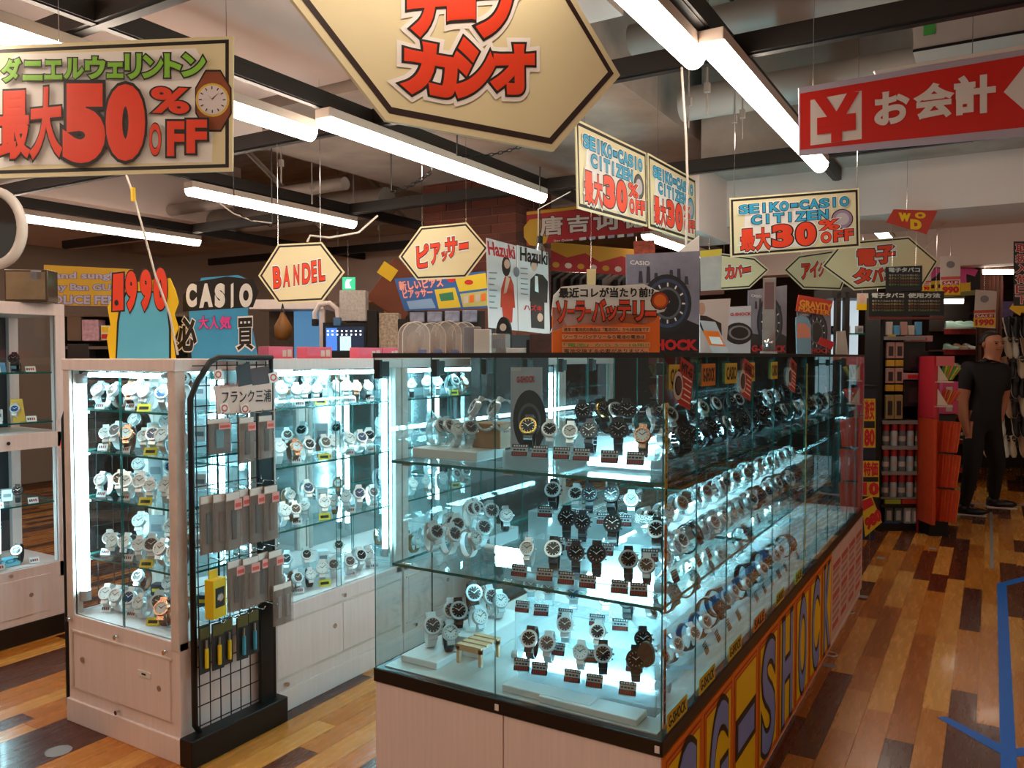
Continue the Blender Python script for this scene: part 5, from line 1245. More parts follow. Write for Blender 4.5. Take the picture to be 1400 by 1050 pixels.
# blue and yellow board
s = sheet('promotion_board', 'blue and yellow promotion board with pink lettering above the domes', 'sign', [(553, 425), (668, 421), (664, 371), (539, 381)], 5.0, 5.0, mat('promo_blue', '2a63a8', .5, noise=.15, scale=6))
s.text('新しいピアス', (547, 397), (606, 392), (545, 385), [(.1, mat('promo_pinkdark', '8a2a4a', .5)), (.05, mat('promo_pink', 'f0a8a0', .5))]); s.text('ピアッサー', (552, 408), (592, 405), (550, 397), [(.1, mat('promo_pinkdark', '8a2a4a', .5)), (.05, mat('promo_pink', 'f0a8a0', .5))])
YL = mat('promo_yellow', 'e2c22e', .5)
s.poly([(594, 396), (622, 393), (630, 420), (600, 422)], YL, 'yellow_block'); s.poly([(600, 402), (619, 399), (621, 410), (603, 412)], mat('promo_green', '2f7a5a', .5), 'green_block'); s.poly([(622, 380), (664, 373), (666, 394), (628, 399)], YL, 'yellow_block'); s.poly([(629, 402), (666, 397), (667, 418), (633, 420)], mat('promo_pale', 'c3b86a', .5), 'yellow_block')
s.poly([(556, 412), (590, 408), (596, 421), (560, 423)], mat('promo_cloud', '86a8d0', .5), 'cloud_block'); s.disc((641, 386), 6, 3.5, INKR, 'red_mark'); s.disc((617, 382), 6, 4, INKR, 'red_mark')
for k in range(4): s.poly([(634 + k * 8, 415 - k), (640 + k * 8, 414 - k), (640 + k * 8, 404 - k), (634 + k * 8, 405 - k)], ORANGE if k % 2 else PALE, 'picture')
t = s.root; MB().box(.02, .5, .006, .03, TOPW - t.location.z, .0, DKSH).build('support', t)
for k in range(4): upright_box('blue_pack', 'small blue printed pack under the promotion board', 'pack', (560 + k * 24, 580 + k * 24, 427 - k, 440), 4.95, mat('pack_bluered', '8a90a8', .5, noise=.4, scale=30), .05, 'blue packs under the promotion board')
# --- brick pillar
BRK = [mat('brick_a', '5e2a1c', .7, noise=.15, scale=10), mat('brick_b', '6b3020', .7, noise=.15, scale=10), mat('brick_c', '532318', .7, noise=.15, scale=10)]
pil = P(640, 487, 6.2); pt = bpy.data.objects.new('brick_pillar', None); COL.objects.link(pt); pt.location = (pil.x, pil.y, 0); struct(pt, 'dark red brick-tiled pillar'); pt['category'] = 'pillar'
PWx, PWy = .86, .55
MB().box(-PWx / 2 + .008, PWx / 2 - .008, .008, PWy, 0, 3.3, mat('mortar', '8a5a48', .8)).build('core', pt)
bm_ = {}
for r_ in range(17):
    z = 1.9 + r_ * .068; off = .06 * (r_ % 2)
    for f in (0, 1):
        span = PWx if f == 0 else PWy; x_ = -off
        while x_ < span:
            a_, e_ = max(0, x_), min(span, x_ + .23)
            if e_ - a_ > .02:
                k = (round(e_ - a_, 3), f, rng.randrange(3))
                if k not in bm_:
                    mb = MB(); (mb.box(.003, k[0] - .003, 0, .012, 0, .061, BRK[k[2]]) if f == 0 else mb.box(-.012, 0, .003, k[0] - .003, 0, .061, BRK[k[2]])); bm_[k] = mb.mesh('brick')
                o = bpy.data.objects.new('brick', bm_[k]); COL.objects.link(o); o.parent = pt
                o.location = (-PWx / 2 + a_, 0, z) if f == 0 else (PWx / 2, a_, z)
            x_ += .236
# --- magazine style posters and the loupe goods before them
SKIN = mat('print_skin', 'd3a48c', .55); HAIR = mat('print_hair', '2c1a14', .5); SUIT = mat('print_suit', '3d332e', .5); DRESS = mat('print_dress', 'c2391f', .5)
PST = mat('poster_paper', 'ddd2d0', .4)
s = sheet('magazine_poster', 'pale poster of a woman in a red dress below large capital lettering', 'poster', [(668, 448), (708, 452), (706, 336), (665, 325)], 4.0, 4.15, PST)
s.text('Hazuki', (668, 348), (704, 354), (666, 330), [(.03, INKR)])
s.disc((692, 364), 6, 14, HAIR, 'hair', 14); s.disc((693, 361), 4, 6.5, SKIN, 'face', 14); s.poly([(684, 420), (704, 421), (702, 390), (698, 378), (690, 378), (685, 395)], DRESS, 'red_dress'); s.poly([(688, 440), (700, 441), (701, 419), (686, 418)], DRESS, 'skirt'); s.poly([(688, 402), (692, 400), (697, 381), (692, 377)], SKIN, 'arm')
for k in range(7): s.poly([(668, 372 + k * 8), (679 - 2 * (k % 3), 372.5 + k * 8), (679 - 2 * (k % 3), 374 + k * 8), (668, 373.5 + k * 8)], GREYP, 'text_line')
s.disc((705, 372), 4, 7, GREYP, 'lens_print', 12)
s = sheet('magazine_poster', 'pale poster of a person in a dark suit below large lettering', 'poster', [(709, 452), (752, 457), (749, 345), (707, 335)], 4.16, 4.3, PST)
s.text('Hazuki', (711, 356), (748, 362), (711, 338), [(.03, INK)])
s.disc((730, 361), 5, 8, HAIR, 'hair', 14); s.disc((730, 364), 4, 7, SKIN, 'face', 14); s.poly([(724, 412), (748, 414), (749, 385), (742, 376), (733, 374), (725, 382)], SUIT, 'jacket'); s.poly([(726, 448), (744, 450), (744, 412), (725, 411)], SUIT, 'trousers'); s.poly([(731, 398), (736, 400), (735, 378), (731, 377)], PAPER, 'shirt'); s.disc((738, 434), 4, 6, SKIN, 'hand', 10)
s.text('ハズキ', (716, 424), (740, 426), (716, 416), [(.04, INKR)])
for k in range(6): s.poly([(711, 366 + k * 7), (721, 367 + k * 7), (721, 368.4 + k * 7), (711, 367.4 + k * 7)], GREYP, 'text_line')
t = thing('poster_stand', 'dark stand holding the two magazine style posters', 'stand', P(668, 480, 4.05)); A = P(668, 480, 4.05); Bq = P(752, 480, 4.35); t.location = (A.x, A.y, 0); t.rotation_euler = (0, 0, math.atan2(Bq.y - A.y, Bq.x - A.x)); MB().box(0, (Bq - A).length, .012, .14, 0, 1.56, DKSH).build('body', t); MB().box(.02, .05, .006, .02, 1.5, 1.95, DKSH).build('upright', t); MB().box((Bq - A).length - .06, (Bq - A).length - .03, .006, .02, 1.5, 1.9, DKSH).build('upright', t)
# loupe stand: black arch with pale round badge and clear box
t = thing('loupe_stand', 'black arched loupe stand with pale badge on the glass showcase', 'stand', (atY(688, 487, 2.6).x, 2.6, TOPG)); mb = MB()
mb.prism([(-.032, 0), (.032, 0), (.032, .08)] + [(.032 * math.cos(a * math.pi / 10), .08 + .06 * math.sin(a * math.pi / 10)) for a in range(1, 10)] + [(-.032, .08)], 0, .012, BLACKM); mb.build('arch', t); mb = MB(); mb.prism([(.014 * math.cos(a * math.pi / 8), .1 + .014 * math.sin(a * math.pi / 8)) for a in range(16)], -.002, 0, PALE); mb.build('badge', t); MB().box(-.034, .034, -.04, -.002, 0, .075, DOME, b=.004).build('clear_box', t); MB().box(-.02, .02, -.042, -.04, .02, .055, GREYP).build('label_print', t)
for k, (px_, w_, h_, m_, lb) in enumerate(((660, .03, .09, PALE, 'pale pack beside the black loupe stand'), (646, .03, .1, GREYP, 'grey pack beside the clear domes'), (712, .05, .02, PALE, 'flat pale pack on the glass showcase before the posters'), (727, .018, .05, BLACKM, 'small black spectacle case on the glass showcase'), (742, .045, .07, mat('specs_brown', '4a2a24', .4, noise=.3, scale=30), 'brown spectacle pack beside the orange board'))):
    o = MB().box(-w_, w_, -.02, .02, 0, h_, m_, b=.003).build('small_pack'); o.location = (atY(px_, 487, 2.5).x, 2.5, TOPG); o.rotation_euler = (0, 0, .4); tag(o, lb, 'pack', 'small packs on the glass showcase')
# --- orange board
d0 = 2.35; yb0 = by(d0, TOPG)
s = sheet('orange_board', 'orange board with white-edged red lettering and a drawn sun', 'sign', [(755, yb0), (902, yb0), (902, 432), (755, 420)], d0, d0 + .08, mat('board_orange', 'f06a14', .5), .005)
s.poly([(752, 455), (758, 442), (754, 430), (757, 404), (768, 392), (800, 389), (840, 391), (880, 388), (896, 396), (908, 400), (916, 412), (908, 426), (898, 428), (896, 440), (880, 444), (850, 442), (830, 446), (800, 443), (775, 446)], PAPER, 'cut_out', .004)
s.y -= .001
s.text('最近コレが当たり前!?', (764, 407), (893, 406), (764, 394), [(.035, INK)])
for lay in ([(.1, INK)], [(.045, RED)]):
    for ch, x0, x1, yt, y2 in (('ソ', 761, 774, 413, 440), ('ー', 776, 784, 424, 427), ('ラ', 787, 799, 413, 439), ('ー', 800, 807, 424, 427), ('バ', 810, 827, 411, 438), ('ッ', 829, 842, 420, 437), ('テ', 845, 861, 412, 438), ('リ', 866, 879, 413, 438), ('ー', 882, 896, 427, 431)): s.text(ch, (x0, y2), (x1, y2), (x0, yt), lay, 'letter')
s.disc((902, 411), 13, 13, INK, 'sun_edge', 12); s.disc((902, 411), 11.5, 11.5, mat('sun_red', 'b03a1c', .5), 'sun', 14); s.disc((902, 411), 8.5, 8.5, ORANGE, 'sun_face', 20)
pk = mat('band_peach', 'f29a6a', .5); GRN = mat('print_green', '2d9a3a', .5)
for k, (tx, x1, y_) in enumerate((('通常の電池式の商品は「電池切れ」から3年前後です', 888, 453), ('ソーラーバッテリーなら電池の電池は', 882, 463), ('「電池」から 5～10年!!', 888, 474), ('電池交換する必要がありません。', 886, 482))):
    s.poly([(768, y_ + 1), (x1, y_ + 1), (x1, y_ - 6), (768, y_ - 6)], pk, 'text_band'); s.text(tx, (770, y_), (x1 - 2, y_), (770, y_ - 5), [(.015, INK if k != 2 else GRN)])
# --- brand posters standing along the glass showcase
def gposter(label, pts, da, db, word, dark=True, face=None):
    s = sheet('watch_poster', label, 'poster', pts, da, db, mat('poster_steel', '8e8ea2', .35, noise=.35, scale=7), .003, 'watch posters on the glass showcase')
    BL, BR, TR, TL = [Vector(s.l(*p)) for p in pts]; q = lambda a, b: tuple(BL + (BR - BL) * a + (TL - BL) * b)
    y = s._step(); b_ = MB(); b_.prism([q(0, 0), q(1, 0), q(1, .3), q(.8, .36), q(.4, .3), q(0, .34)], y, y + .0005, mat('poster_black', '1b1a20', .4)); b_.build('dark_ground', s.root)
    b_ = MB(); y = s._step()
    for k in range(7):
        x_ = .16 + k * .105; hh = .1 + .05 * math.sin(k * 1.7); b_.prism([q(x_, .72), q(x_ + .06, .72), q(x_ + .05, .74 + hh), q(x_ + .01, .74 + hh)], y, y + .0004, mat('poster_tower', '3a3a48', .5))
    b_.build('tower_print', s.root)
    cx = .55; W_, H_ = (BR - BL).length, (TL - BL).length
    for r_, m_ in ((.34, mat('poster_watch', '23262b', .5)), (.29, mat('poster_watch_blue', '3d4a66', .5)), (.25, mat('poster_watch', '23262b', .5)), (.19, mat('poster_watch_light', '5d646c', .5)), (.16, mat('poster_black', '1b1a20', .4))):
        y = s._step(); c = q(cx, .52); b_ = MB(); b_.add([(c[0] + W_ * r_ * math.cos(a * math.pi / 14), y, c[1] + W_ * r_ * 1.02 * math.sin(a * math.pi / 14)) for a in range(28)], [list(range(28))], m_); b_.build('watch_print', s.root)
    y = s._step(); b_ = MB()
    for a in range(12):
        t_ = a * math.pi / 6; c = q(cx, .52); e = lambda r, o: (c[0] + W_ * r * math.cos(t_ + o), c[1] + W_ * r * math.sin(t_ + o)); b_.prism([e(.2, -.05), e(.245, -.04), e(.245, .04), e(.2, .05)], y, y + .0003, PAPER)
    b_.build('hour_print', s.root)
    s.text('CASIO', q(.04, .9), q(.3, .9), q(.04, .94), [(.02, PAPER)], world=False); s.text(word, q(.06, .04), q(.94, .04), q(.06, .14), [(.06, INKR)], world=False)
    return s
gposter('large grey watch poster with red lettering behind the orange board', [(857, by(2.75, TOPG)), (956, by(2.85, TOPG)), (957, 343), (856, 348)], 2.75, 2.85, 'G-SHOCK')
s = sheet('paper_flag', 'blank white paper flag behind the large grey poster', 'paper', [(925, 346), (956, 344), (956, 322)], 2.95, 3.0, PAPER); s.hang([(950, 345)], TOPG, PAPER)
dA, dB = 3.1, 3.35
s = sheet('watch_poster', 'pale poster with a dark-clothed person beside the large grey poster', 'poster', [(957, by(dA, TOPG)), (992, by(dA, TOPG)), (999, 408), (957, 410)], dA, dA + .1, PST); s.poly([(957, 446), (957, 431), (966, 432), (986, 442), (987, 462), (970, 470)], HAIR, 'suit_print'); s.disc((959, 422), 5, 9, SKIN, 'face_print', 12)
s = sheet('price_card', 'slanted grey and orange price card leaning among the posters', 'card', [(975, by(3.05, TOPG)), (998, by(3.05, TOPG)), (978, 440), (957, 438)], 3.05, 3.05, mat('card_greyish', 'b9b4b4', .5), .002); s.poly([(970, 472), (992, 474), (982, 453), (961, 452)], ORANGE, 'orange_field'); s.poly([(973, 470), (989, 471), (984, 461), (969, 460)], PAPER, 'print')
s = sheet('watch_poster', 'white poster with a slanted black watch between the grey posters', 'poster', [(989, by(3.4, TOPG)), (1026, by(3.5, TOPG)), (1027, 418), (988, 420)], 3.4, 3.5, mat('poster_white', 'cfd3dc', .4)); s.text('G-SHOCK', (998, 432), (1026, 431), (998, 428), [(.05, INKR)]); s.disc((1010, 456), 19, 15, INK, 'watch_print', 20, 0); s.disc((1011, 455), 15, 10, GREYP, 'watch_print', 20); s.disc((1011, 455), 12, 8, INK, 'watch_print', 20)
gposter('grey watch poster with blue head among the smaller posters', [(1023, by(3.75, TOPG)), (1075, by(4.0, TOPG)), (1076, 390), (1023, 397)], 3.75, 4.0, 'G-SHOCK')
t = thing('acrylic_sign', 'narrow brown acrylic sign stand before the grey poster', 'sign', P(1051, by(3.6, TOPG), 3.6)); t.rotation_euler = (0, 0, .15); MB().box(-.028, .028, -.004, .004, 0, .34, mat('acrylic_brown', '7a6a62', .3, noise=.2, scale=12), b=.002).build('plate', t); MB().box(-.02, .02, -.006, -.004, .2, .32, mat('print_wine', '5a3432', .5)).build('print', t); MB().box(-.035, .035, -.03, .03, 0, .012, CHROME).build('foot', t); MB().ball((0, -.03, .05), .022, CHROME).build('trinket', t, smooth=60)
s = gposter('dark watch poster behind the red and yellow slanted card', [(1090, by(4.3, TOPG)), (1136, by(4.5, TOPG)), (1136, 418), (1090, 425)], 4.3, 4.5, 'G-SHOCK')
s = sheet('slanted_card', 'slanted red card with yellow capitals over a dark poster', 'card', [(1088, 425), (1134, 432), (1139, 411), (1092, 403)], 4.25, 4.4, mat('card_flame', 'd03a1c', .5)); OY = mat('letter_amber', 'f0a030', .5); s.text('GRAVITY', (1093, 419), (1136, 425), (1093, 410), [(.05, OY)]); s.text('MASTER', (1091, 425), (1133, 431), (1092, 419), [(.05, OY)]); s.hang([(1112, 420)], TOPG, CHROME)
s = sheet('shaped_card', 'rounded blue and orange card standing on the glass showcase', 'card', [(1089, by(4.1, TOPG)), (1109, by(4.1, TOPG)), (1109, 444), (1105, 435), (1096, 431), (1088, 434)], 4.1, 4.15, mat('card_bluegrey', '7fa0b4', .5)); s.poly([(1090, 462), (1108, 462), (1107, 448), (1100, 442), (1090, 442)], mat('card_salmon', 'e08a70', .5), 'print')
s = sheet('slanted_card', 'small slanted red price slip at the poster foot', 'card', [(1118, 470), (1137, 478), (1141, 468), (1122, 461)], 4.2, 4.25, INKR, .002); s.hang([(1130, 472)], TOPG, CHROME)
s = sheet('folded_card', 'blank beige folded card at the far end of the showcase', 'card', [(1143, by(4.7, TOPG)), (1160, by(4.75, TOPG)), (1156, 452), (1144, 453)], 4.7, 4.75, PALE)
# --- dark clothes on a rail behind the posters
t = thing('clothes_rail', 'steel clothes rail below the gold and red banner', 'rail', (0, 0, 0)); A = P(752, 372, 7.2); Bq = P(900, 376, 7.6)
MB().cyl(A, Bq, .015, CHROME, 8).build('bar', t, smooth=50)
for q in (A, Bq): MB().cyl((q.x, q.y, 0), q, .015, CHROME, 8).build('post', t, smooth=50)
GAR = [mat('cloth_black', '131114', .8), mat('cloth_char', '2a2628', .8), mat('cloth_brown', '3a2a22', .8)]
for k in range(14):
    q = A.lerp(Bq, (k + .5) / 14); w_ = .2; mb = MB(); T = Matrix.Translation(q) @ Matrix.Rotation(YAW + .9 + rng.uniform(-.2, .2), 4, 'Z')
    mb.prism([(-.03, 0), (.03, 0), (w_, -.07), (w_ * 1.05, -.35), (w_ * .85, -.36), (w_ * .75, -.2), (w_ * .75, -.75), (-w_ * .75, -.75), (-w_ * .75, -.2), (-w_ * .85, -.36), (-w_ * 1.05, -.35), (-w_, -.07)], -.02, .02, GAR[k % 3], T); o = mb.build('garment'); tag(o, 'dark garment hung on the steel clothes rail', 'garment', 'dark garments on the clothes rail')
o = sheet('price_paddle', 'pale wooden price paddle before the dark clothes', 'paddle', [(803, 395), (814, 395), (815, 368), (802, 368)], 5.2, 5.2, mat('paddle_wood', 'c9a878', .6)); o.hang([(808, 369)], 2.527)
s = sheet('price_bag', 'red and white hanging price pack below the lamp', 'pack', [(867, 348), (896, 346), (895, 328), (866, 330)], 5.6, 5.6, mat('pack_redwhite', 'c9563c', .5, noise=.5, scale=25)); s.hang([(880, 330)], 2.527)
s = sheet('wrapped_print', 'pale wrapped print with yellow header hung by the hexagon sign', 'pack', [(958, 398), (986, 396), (987, 340), (957, 343)], 5.0, 5.0, mat('wrap_grey', 'a8a09a', .4, noise=.15)); s.poly([(958, 352), (986, 349), (987, 340), (957, 343)], mat('header_olive', 'c9a92a', .5), 'header'); s.poly([(957, 404), (990, 402), (990, 396), (957, 398)], mat('header_brown', '5a2a1c', .5), 'foot_band'); s.hang([(970, 342)], 2.3)
# ================================================================== the aisle on the far right
def facing(name, label, cat, px_, d, group=None, rz=None, yfloor=None):
    p = P(px_, 487, d); return thing(name, label, cat, (p.x, p.y, 0), YAW if rz is None else rz, group)
# --- black tower rack
D = 6.65; S = D / FPX
tw = facing('product_rack', 'black product rack with red-capped bottles and hanging packs', 'rack', 1233, D)
def tx(px_): return (px_ - 1233) * S
def tz(py): return CAMH - (py - 487) * S
MB().box(tx(1203), tx(1207), 0, .28, 0, tz(405), BLACKM).build('side_panel', tw); MB().box(tx(1264), tx(1268), 0, .28, 0, tz(480), BLACKM).build('side_panel', tw); MB().box(tx(1203), tx(1268), .27, .29, 0, tz(405), mat('rack_back', '1a1718', .6)).build('back_panel', tw)
MB().box(tx(1203), tx(1268), -.02, .29, 0, .06, BLACKM).build('plinth', tw)
RAIL = mat('rack_shelf', '8a8684', .4)
lev = [(460, RAIL), (575, RAIL), (610, RAIL), (645, RAIL), (690, BLACKM), (733, BLACKM)]
for y, m in lev: MB().box(tx(1207), tx(1264), -.01, .27, tz(y) - .012, tz(y) + .0, m).build('shelf', tw); MB().box(tx(1207), tx(1264), -.016, -.01, tz(y) - .03, tz(y), m).build('price_rail', tw)
CAPR = mat('cap_red', 'b8282a', .4); bodies = [mat('bottle_grey', '6a6a6c', .4), mat('bottle_white', 'b9c4c8', .4), mat('bottle_green', '6f7a4a', .4)]
M_ = tw.matrix_world if False else Matrix.Translation(tw.location) @ Matrix.Rotation(YAW, 4, 'Z')
for r_, y in enumerate((610, 645, 681)):
    if r_ == 2: MB().box(tx(1207), tx(1264), -.01, .27, tz(681) - .012, tz(681), RAIL).build('shelf', tw)
    for k in range(5):
        t = thing('red_cap_bottle', 'red-capped bottle on the %s of the black product rack' % ('upper bottle shelf', 'middle bottle shelf', 'lower bottle shelf')[r_], 'bottle', M_ @ Vector((tx(1215 + k * 11.3), .03, tz(y))), 0, 'red-capped bottles on the rack')
        h = .19; MB().lathe([(.026, 0), (.028, .01), (.028, h * .6), (.024, h * .66)], bodies[(k + (k > 1)) % 3], 12).build('bottle', t, smooth=40); MB().lathe([(.027, h * .66), (.027, h * .97), (.02, h)], CAPR, 12).build('cap', t, smooth=40); MB().lathe([(.0285, h * .2), (.0285, h * .42)], PALE, 12, None, False).build('label_band', t)
def pk(px_, y0, y1, w, m, label, group, win=None, name='hanging_pack'):
    t = thing(name, label, 'pack', M_ @ Vector((tx(px_), .0, tz(y1))), YAW, group); H = tz(y0) - tz(y1)
    MB().box(-w / 2 * S, w / 2 * S, 0, .03, 0, H, m, b=.003).build('pack', t)
    if win: MB().box(-w * .28 * S, w * .28 * S, -.003, 0, H * .15, H * .75, win).build('window', t)
GOLDP = mat('pack_gold', 'c79a2a', .4); ROSEP = mat('pack_rose', 'b88a80', .5); CLRP = mat('pack_clearish', 'a8a6a2', .4)
for k in range(2):
    pk(1218 + k * 12, 468, 490, 11, ROSEP, 'rose pack in the upper row of the black product rack', 'rose packs on the black rack', STRAPDK)
    pk(1218 + k * 12, 503, 524, 11, ROSEP, 'rose pack in the second row of the black product rack', 'rose packs on the black rack', STRAPDK)
    pk(1218 + k * 12, 492, 501, 11, GOLDP, 'gold price card in the upper row of the black rack', 'gold cards on the black rack')
    pk(1218 + k * 12, 526, 535, 11, GOLDP, 'gold price card in the second row of the black rack', 'gold cards on the black rack')
    pk(1218 + k * 12, 540, 573, 11, mat('pack_tan', 'a08a5a', .5), 'tan pack above the bottle shelf of the black rack', 'tan packs on the black rack', STRAPDK)
    pk(1219 + k * 13, 694, 716, 11, mat('pack_greydark', '4a5450', .5), 'dark grey carded pack low on the black rack', 'carded packs low on the rack', CLRP)
    pk(1245 + k * 11, 694, 718, 10, CLRP, 'white carded pack low on the black rack', 'carded packs low on the rack', PAPER)
    pk(1216 + k * 12, 716, 742, 11, mat('pack_blue', '2a5a9a', .5), 'blue carded pack at the foot of the black rack', 'carded packs low on the rack', PALE)
    pk(1241 + k * 14, 719, 744, 12, CLRP, 'clear carded pack at the foot of the black rack', 'carded packs low on the rack', PAPER)
pk(1219, 457, 464, 11, GOLDP, 'gold card at the head of the black product rack', 'gold cards on the black rack')
pk(1250, 468, 507, 30, BLACKM, 'large black boxed item in the upper row of the rack', 'black boxes on the rack', mat('box_sheen', '2c2a2c', .2)); pk(1250, 521, 556, 27, BLACKM, 'large black boxed item in the second row of the rack', 'black boxes on the rack', mat('box_sheen', '2c2a2c', .2))
pk(1250, 510, 519, 30, mat('card_pinkish', 'b88a88', .5), 'pale pink card between the black boxes of the rack', 'cards between the black boxes', INKR); pk(1256, 459, 467, 38, mat('card_pinkish', 'b88a88', .5), 'pale pink price strip over the black boxes', 'cards between the black boxes', INKR)
pk(1249, 684, 691, 24, mat('card_hot', 'd83a24', .5), 'hot red price card low on the black rack', 'price cards low on the rack'); pk(1224, 684, 691, 22, GST, 'olive price card low on the black rack', 'price cards low on the rack')
for k in range(5): pk(1216 + k * 10, 440 + (k % 2) * 5, 458, 8, (PALE, mat('tube_blue', '5aa0c8', .4), ROSEP)[k % 3], 'small upright cosmetic tube on the head shelf of the rack', 'tubes on the head shelf', None, 'cosmetic_tube')
# --- blackboard signs over the rack
def blackboard(label, pts, d, rows):
    s = sheet('blackboard_sign', label, 'sign', pts, d, d, mat('board_black', '15181a', .5)); x0, x1, y1, y0 = pts[0][0], pts[1][0], pts[0][1], pts[2][1]
    cols = [mat('chalk_white', 'c9ccc9', .6), PALE, mat('chalk_yellow', 'c9b45a', .6), mat('chalk_red', 'a8423a', .6), mat('chalk_green', '8aa04a', .6)]
    for c_ in range(rows[0]):
        xa = x0 + 4 + c_ * (x1 - x0 - 4) / rows[0]; xb = xa + (x1 - x0) / rows[0] - 8
        s.text(('電子タバコ', '使用方法')[c_ % 2], (xa, y0 + 9), (xb, y0 + 9), (xa, y0 + 3), [(.05, cols[0])])
        for k in range(rows[1]): s.text('電子タバコは火を使わない', (xa, y0 + 15 + k * 4.2), (xb, y0 + 15 + k * 4.2), (xa, y0 + 12 + k * 4.2), [(.0, cols[1 + k % 4])])
    return s
s = blackboard('wide blackboard sign with two chalk columns over the product rack', [(1188, 433), (1291, 431), (1291, 398), (1188, 400)], 6.4, (2, 4)); MB().box(0, .6, 0, .02, -.02, 0, mat('frame_red', '6a2a1c', .5)).build('lower_frame', s.root); s.hang([(1200, 400), (1280, 399)], 2.3)
s = blackboard('small blackboard sign with one chalk column before the long hexagon sign', [(1211, 399), (1261, 397), (1261, 363), (1211, 365)], 4.9, (1, 4)); s.hang([(1220, 365), (1252, 364)], 2.3)
# --- red display with coloured sticks and orange packs
rt = facing('stick_display', 'red card display tower with compartments beside the black rack', 'display', 1283, 6.5); S2 = 6.5 / FPX
rx = lambda p: (p - 1279) * S2
rz_ = lambda p: CAMH - (p - 487) * S2
RDP = mat('display_red', 'c22a3a', .45); CRM = mat('display_cream', 'd8c4b0', .5)
MB().box(rx(1264), rx(1269), -.1, .14, rz_(570), rz_(487), RDP).build('side_wall', rt); MB().box(rx(1264), rx(1292), .12, .14, 0, rz_(487), RDP).build('back_wall', rt); MB().box(rx(1266), rx(1290), -.12, -.115, rz_(500), rz_(487), mat('display_pink', 'd86a70', .5)).build('header', rt)
for y in (520, 553): MB().prism([(rx(1270), rz_(y)), (rx(1284), rz_(y)), (rx(1270), rz_(y - 22))], -.1, -.095, CRM).build('compartment', rt); MB().box(rx(1266), rx(1291), -.1, .12, rz_(y + 1) - .01, rz_(y + 1), CRM).build('shelf', rt)
MB().box(rx(1266), rx(1291), -.06, .14, 0, rz_(712), BLACKM).build('foot', rt)
RM = Matrix.Translation(rt.location) @ Matrix.Rotation(YAW, 4, 'Z')
for r_, (y, cols) in enumerate(((519, ('3a8a4a', 'c9c03a', '8aa03a', 'd88a2a')), (552, ('d8402a', 'd8602a', 'c93a2a', 'd8a03a')))):
    for k in range(7):
        t = thing('candy_stick', ('green and yellow' if r_ == 0 else 'red and orange') + ' thin boxed stick leaning in the red display tower', 'stick', RM @ Vector((rx(1280 + k * 2.2), -.05, rz_(y))), YAW, 'sticks in the red display tower'); T = Matrix.Rotation(.15 + .08 * k, 4, 'Y'); MB().box(-.006, .006, 0, .012, 0, .12, mat('stick_%d_%d' % (r_, k % 4), cols[k % 4], .4), T).build('wrapper', t)
OPK = mat('orange_pack', 'c2401c', .4, noise=.1, scale=20); OPK2 = mat('orange_pack_edge', 'e0702a', .4)
for r_, (ya, yb2) in enumerate(((575, 617), (620, 665), (668, 712))):
    for k in range(5):
        t = thing('orange_pack', 'slim orange pack in the %s tier hung under the red display' % ('top', 'middle', 'lowest')[r_], 'pack', RM @ Vector((rx(1267 + k * 6), -.02 - .025 * k, rz_(yb2))), YAW + .3, 'slim orange packs'); H = rz_(ya) - rz_(yb2); T = Matrix.Rotation(.04 * k, 4, 'Y'); MB().box(0, .035, 0, .05, 0, H, OPK, T, b=.003).build('pack', t); MB().box(.029, .036, -.002, .002, .01, H - .01, OPK2, T).build('edge_print', t)
MB().box(rx(1264), rx(1268), -.12, .14, .1, rz_(572), OPK).build('orange_side', rt)
# pink boxes behind
for k, (y0, y1) in enumerate(((522, 545), (548, 566))):
    upright_box('pink_carton', 'pink open carton %s beside the walking person' % ('above another', 'below another')[k], 'carton', (1289, 1310, y0, y1), 7.0, mat('carton_pink', 'd0487a', .5), .15, 'pink cartons', None, None, ((.2, .6, .2, .7, PALE, 'print'),))
t = facing('carton_stand', 'dark stand carrying the pink cartons', 'stand', 1299, 7.02); MB().box(-.08, .06, 0, .2, 0, CAMH - 79 * 7.0 / FPX, DKSH).build('body', t); MB().box(-.08, .06, .17, .2, 0, CAMH - 40 * 7.0 / FPX, DKSH).build('back_panel', t)
# --- yellow price posters at the end of the glass showcase
def ypost(label, pts, d, txt, n2):
    s = sheet('price_poster', label, 'poster', pts, d, d, mat('poster_yellow', 'd8a820', .5)); x0, x1, yb2, yt = pts[0][0], pts[1][0], pts[0][1], pts[2][1]; h = yb2 - yt
    s.text(n2, (x0 + 2, yt + h * .42), (x1 - 2, yt + h * .42), (x0 + 2, yt + h * .04), [(.06, INKR)]); s.poly([(x0 + 1, yt + h * .6), (x1 - 1, yt + h * .6), (x1 - 1, yt + h * .46), (x0 + 1, yt + h * .46)], INK, 'black_band'); s.text(txt, (x0 + 2, yb2 - h * .05), (x1 - 2, yb2 - h * .05), (x0 + 2, yt + h * .64), [(.07, INKR)]); return s
tb = facing('poster_column', 'dark narrow column carrying yellow price posters at the showcase end', 'column', 1190, 6.3); S3 = 6.3 / FPX
MB().box(-11 * S3, 10 * S3, .01, .2, 0, CAMH - (530 - 487) * S3, mat('column_navy', '1c2030', .5)).build('body', tb); MB().box(-11 * S3, 11 * S3, -.02, .2, CAMH - 43 * S3, CAMH - 40 * S3, BLACKM).build('top_tray', tb)
ypost('upper yellow price poster at the showcase end', [(1180, 612), (1197, 612), (1197, 545), (1180, 545)], 6.29, '80', '激安'); ypost('lower yellow price poster at the showcase end', [(1179, 678), (1202, 680), (1202, 630), (1179, 630)], 6.29, '10', '特価')
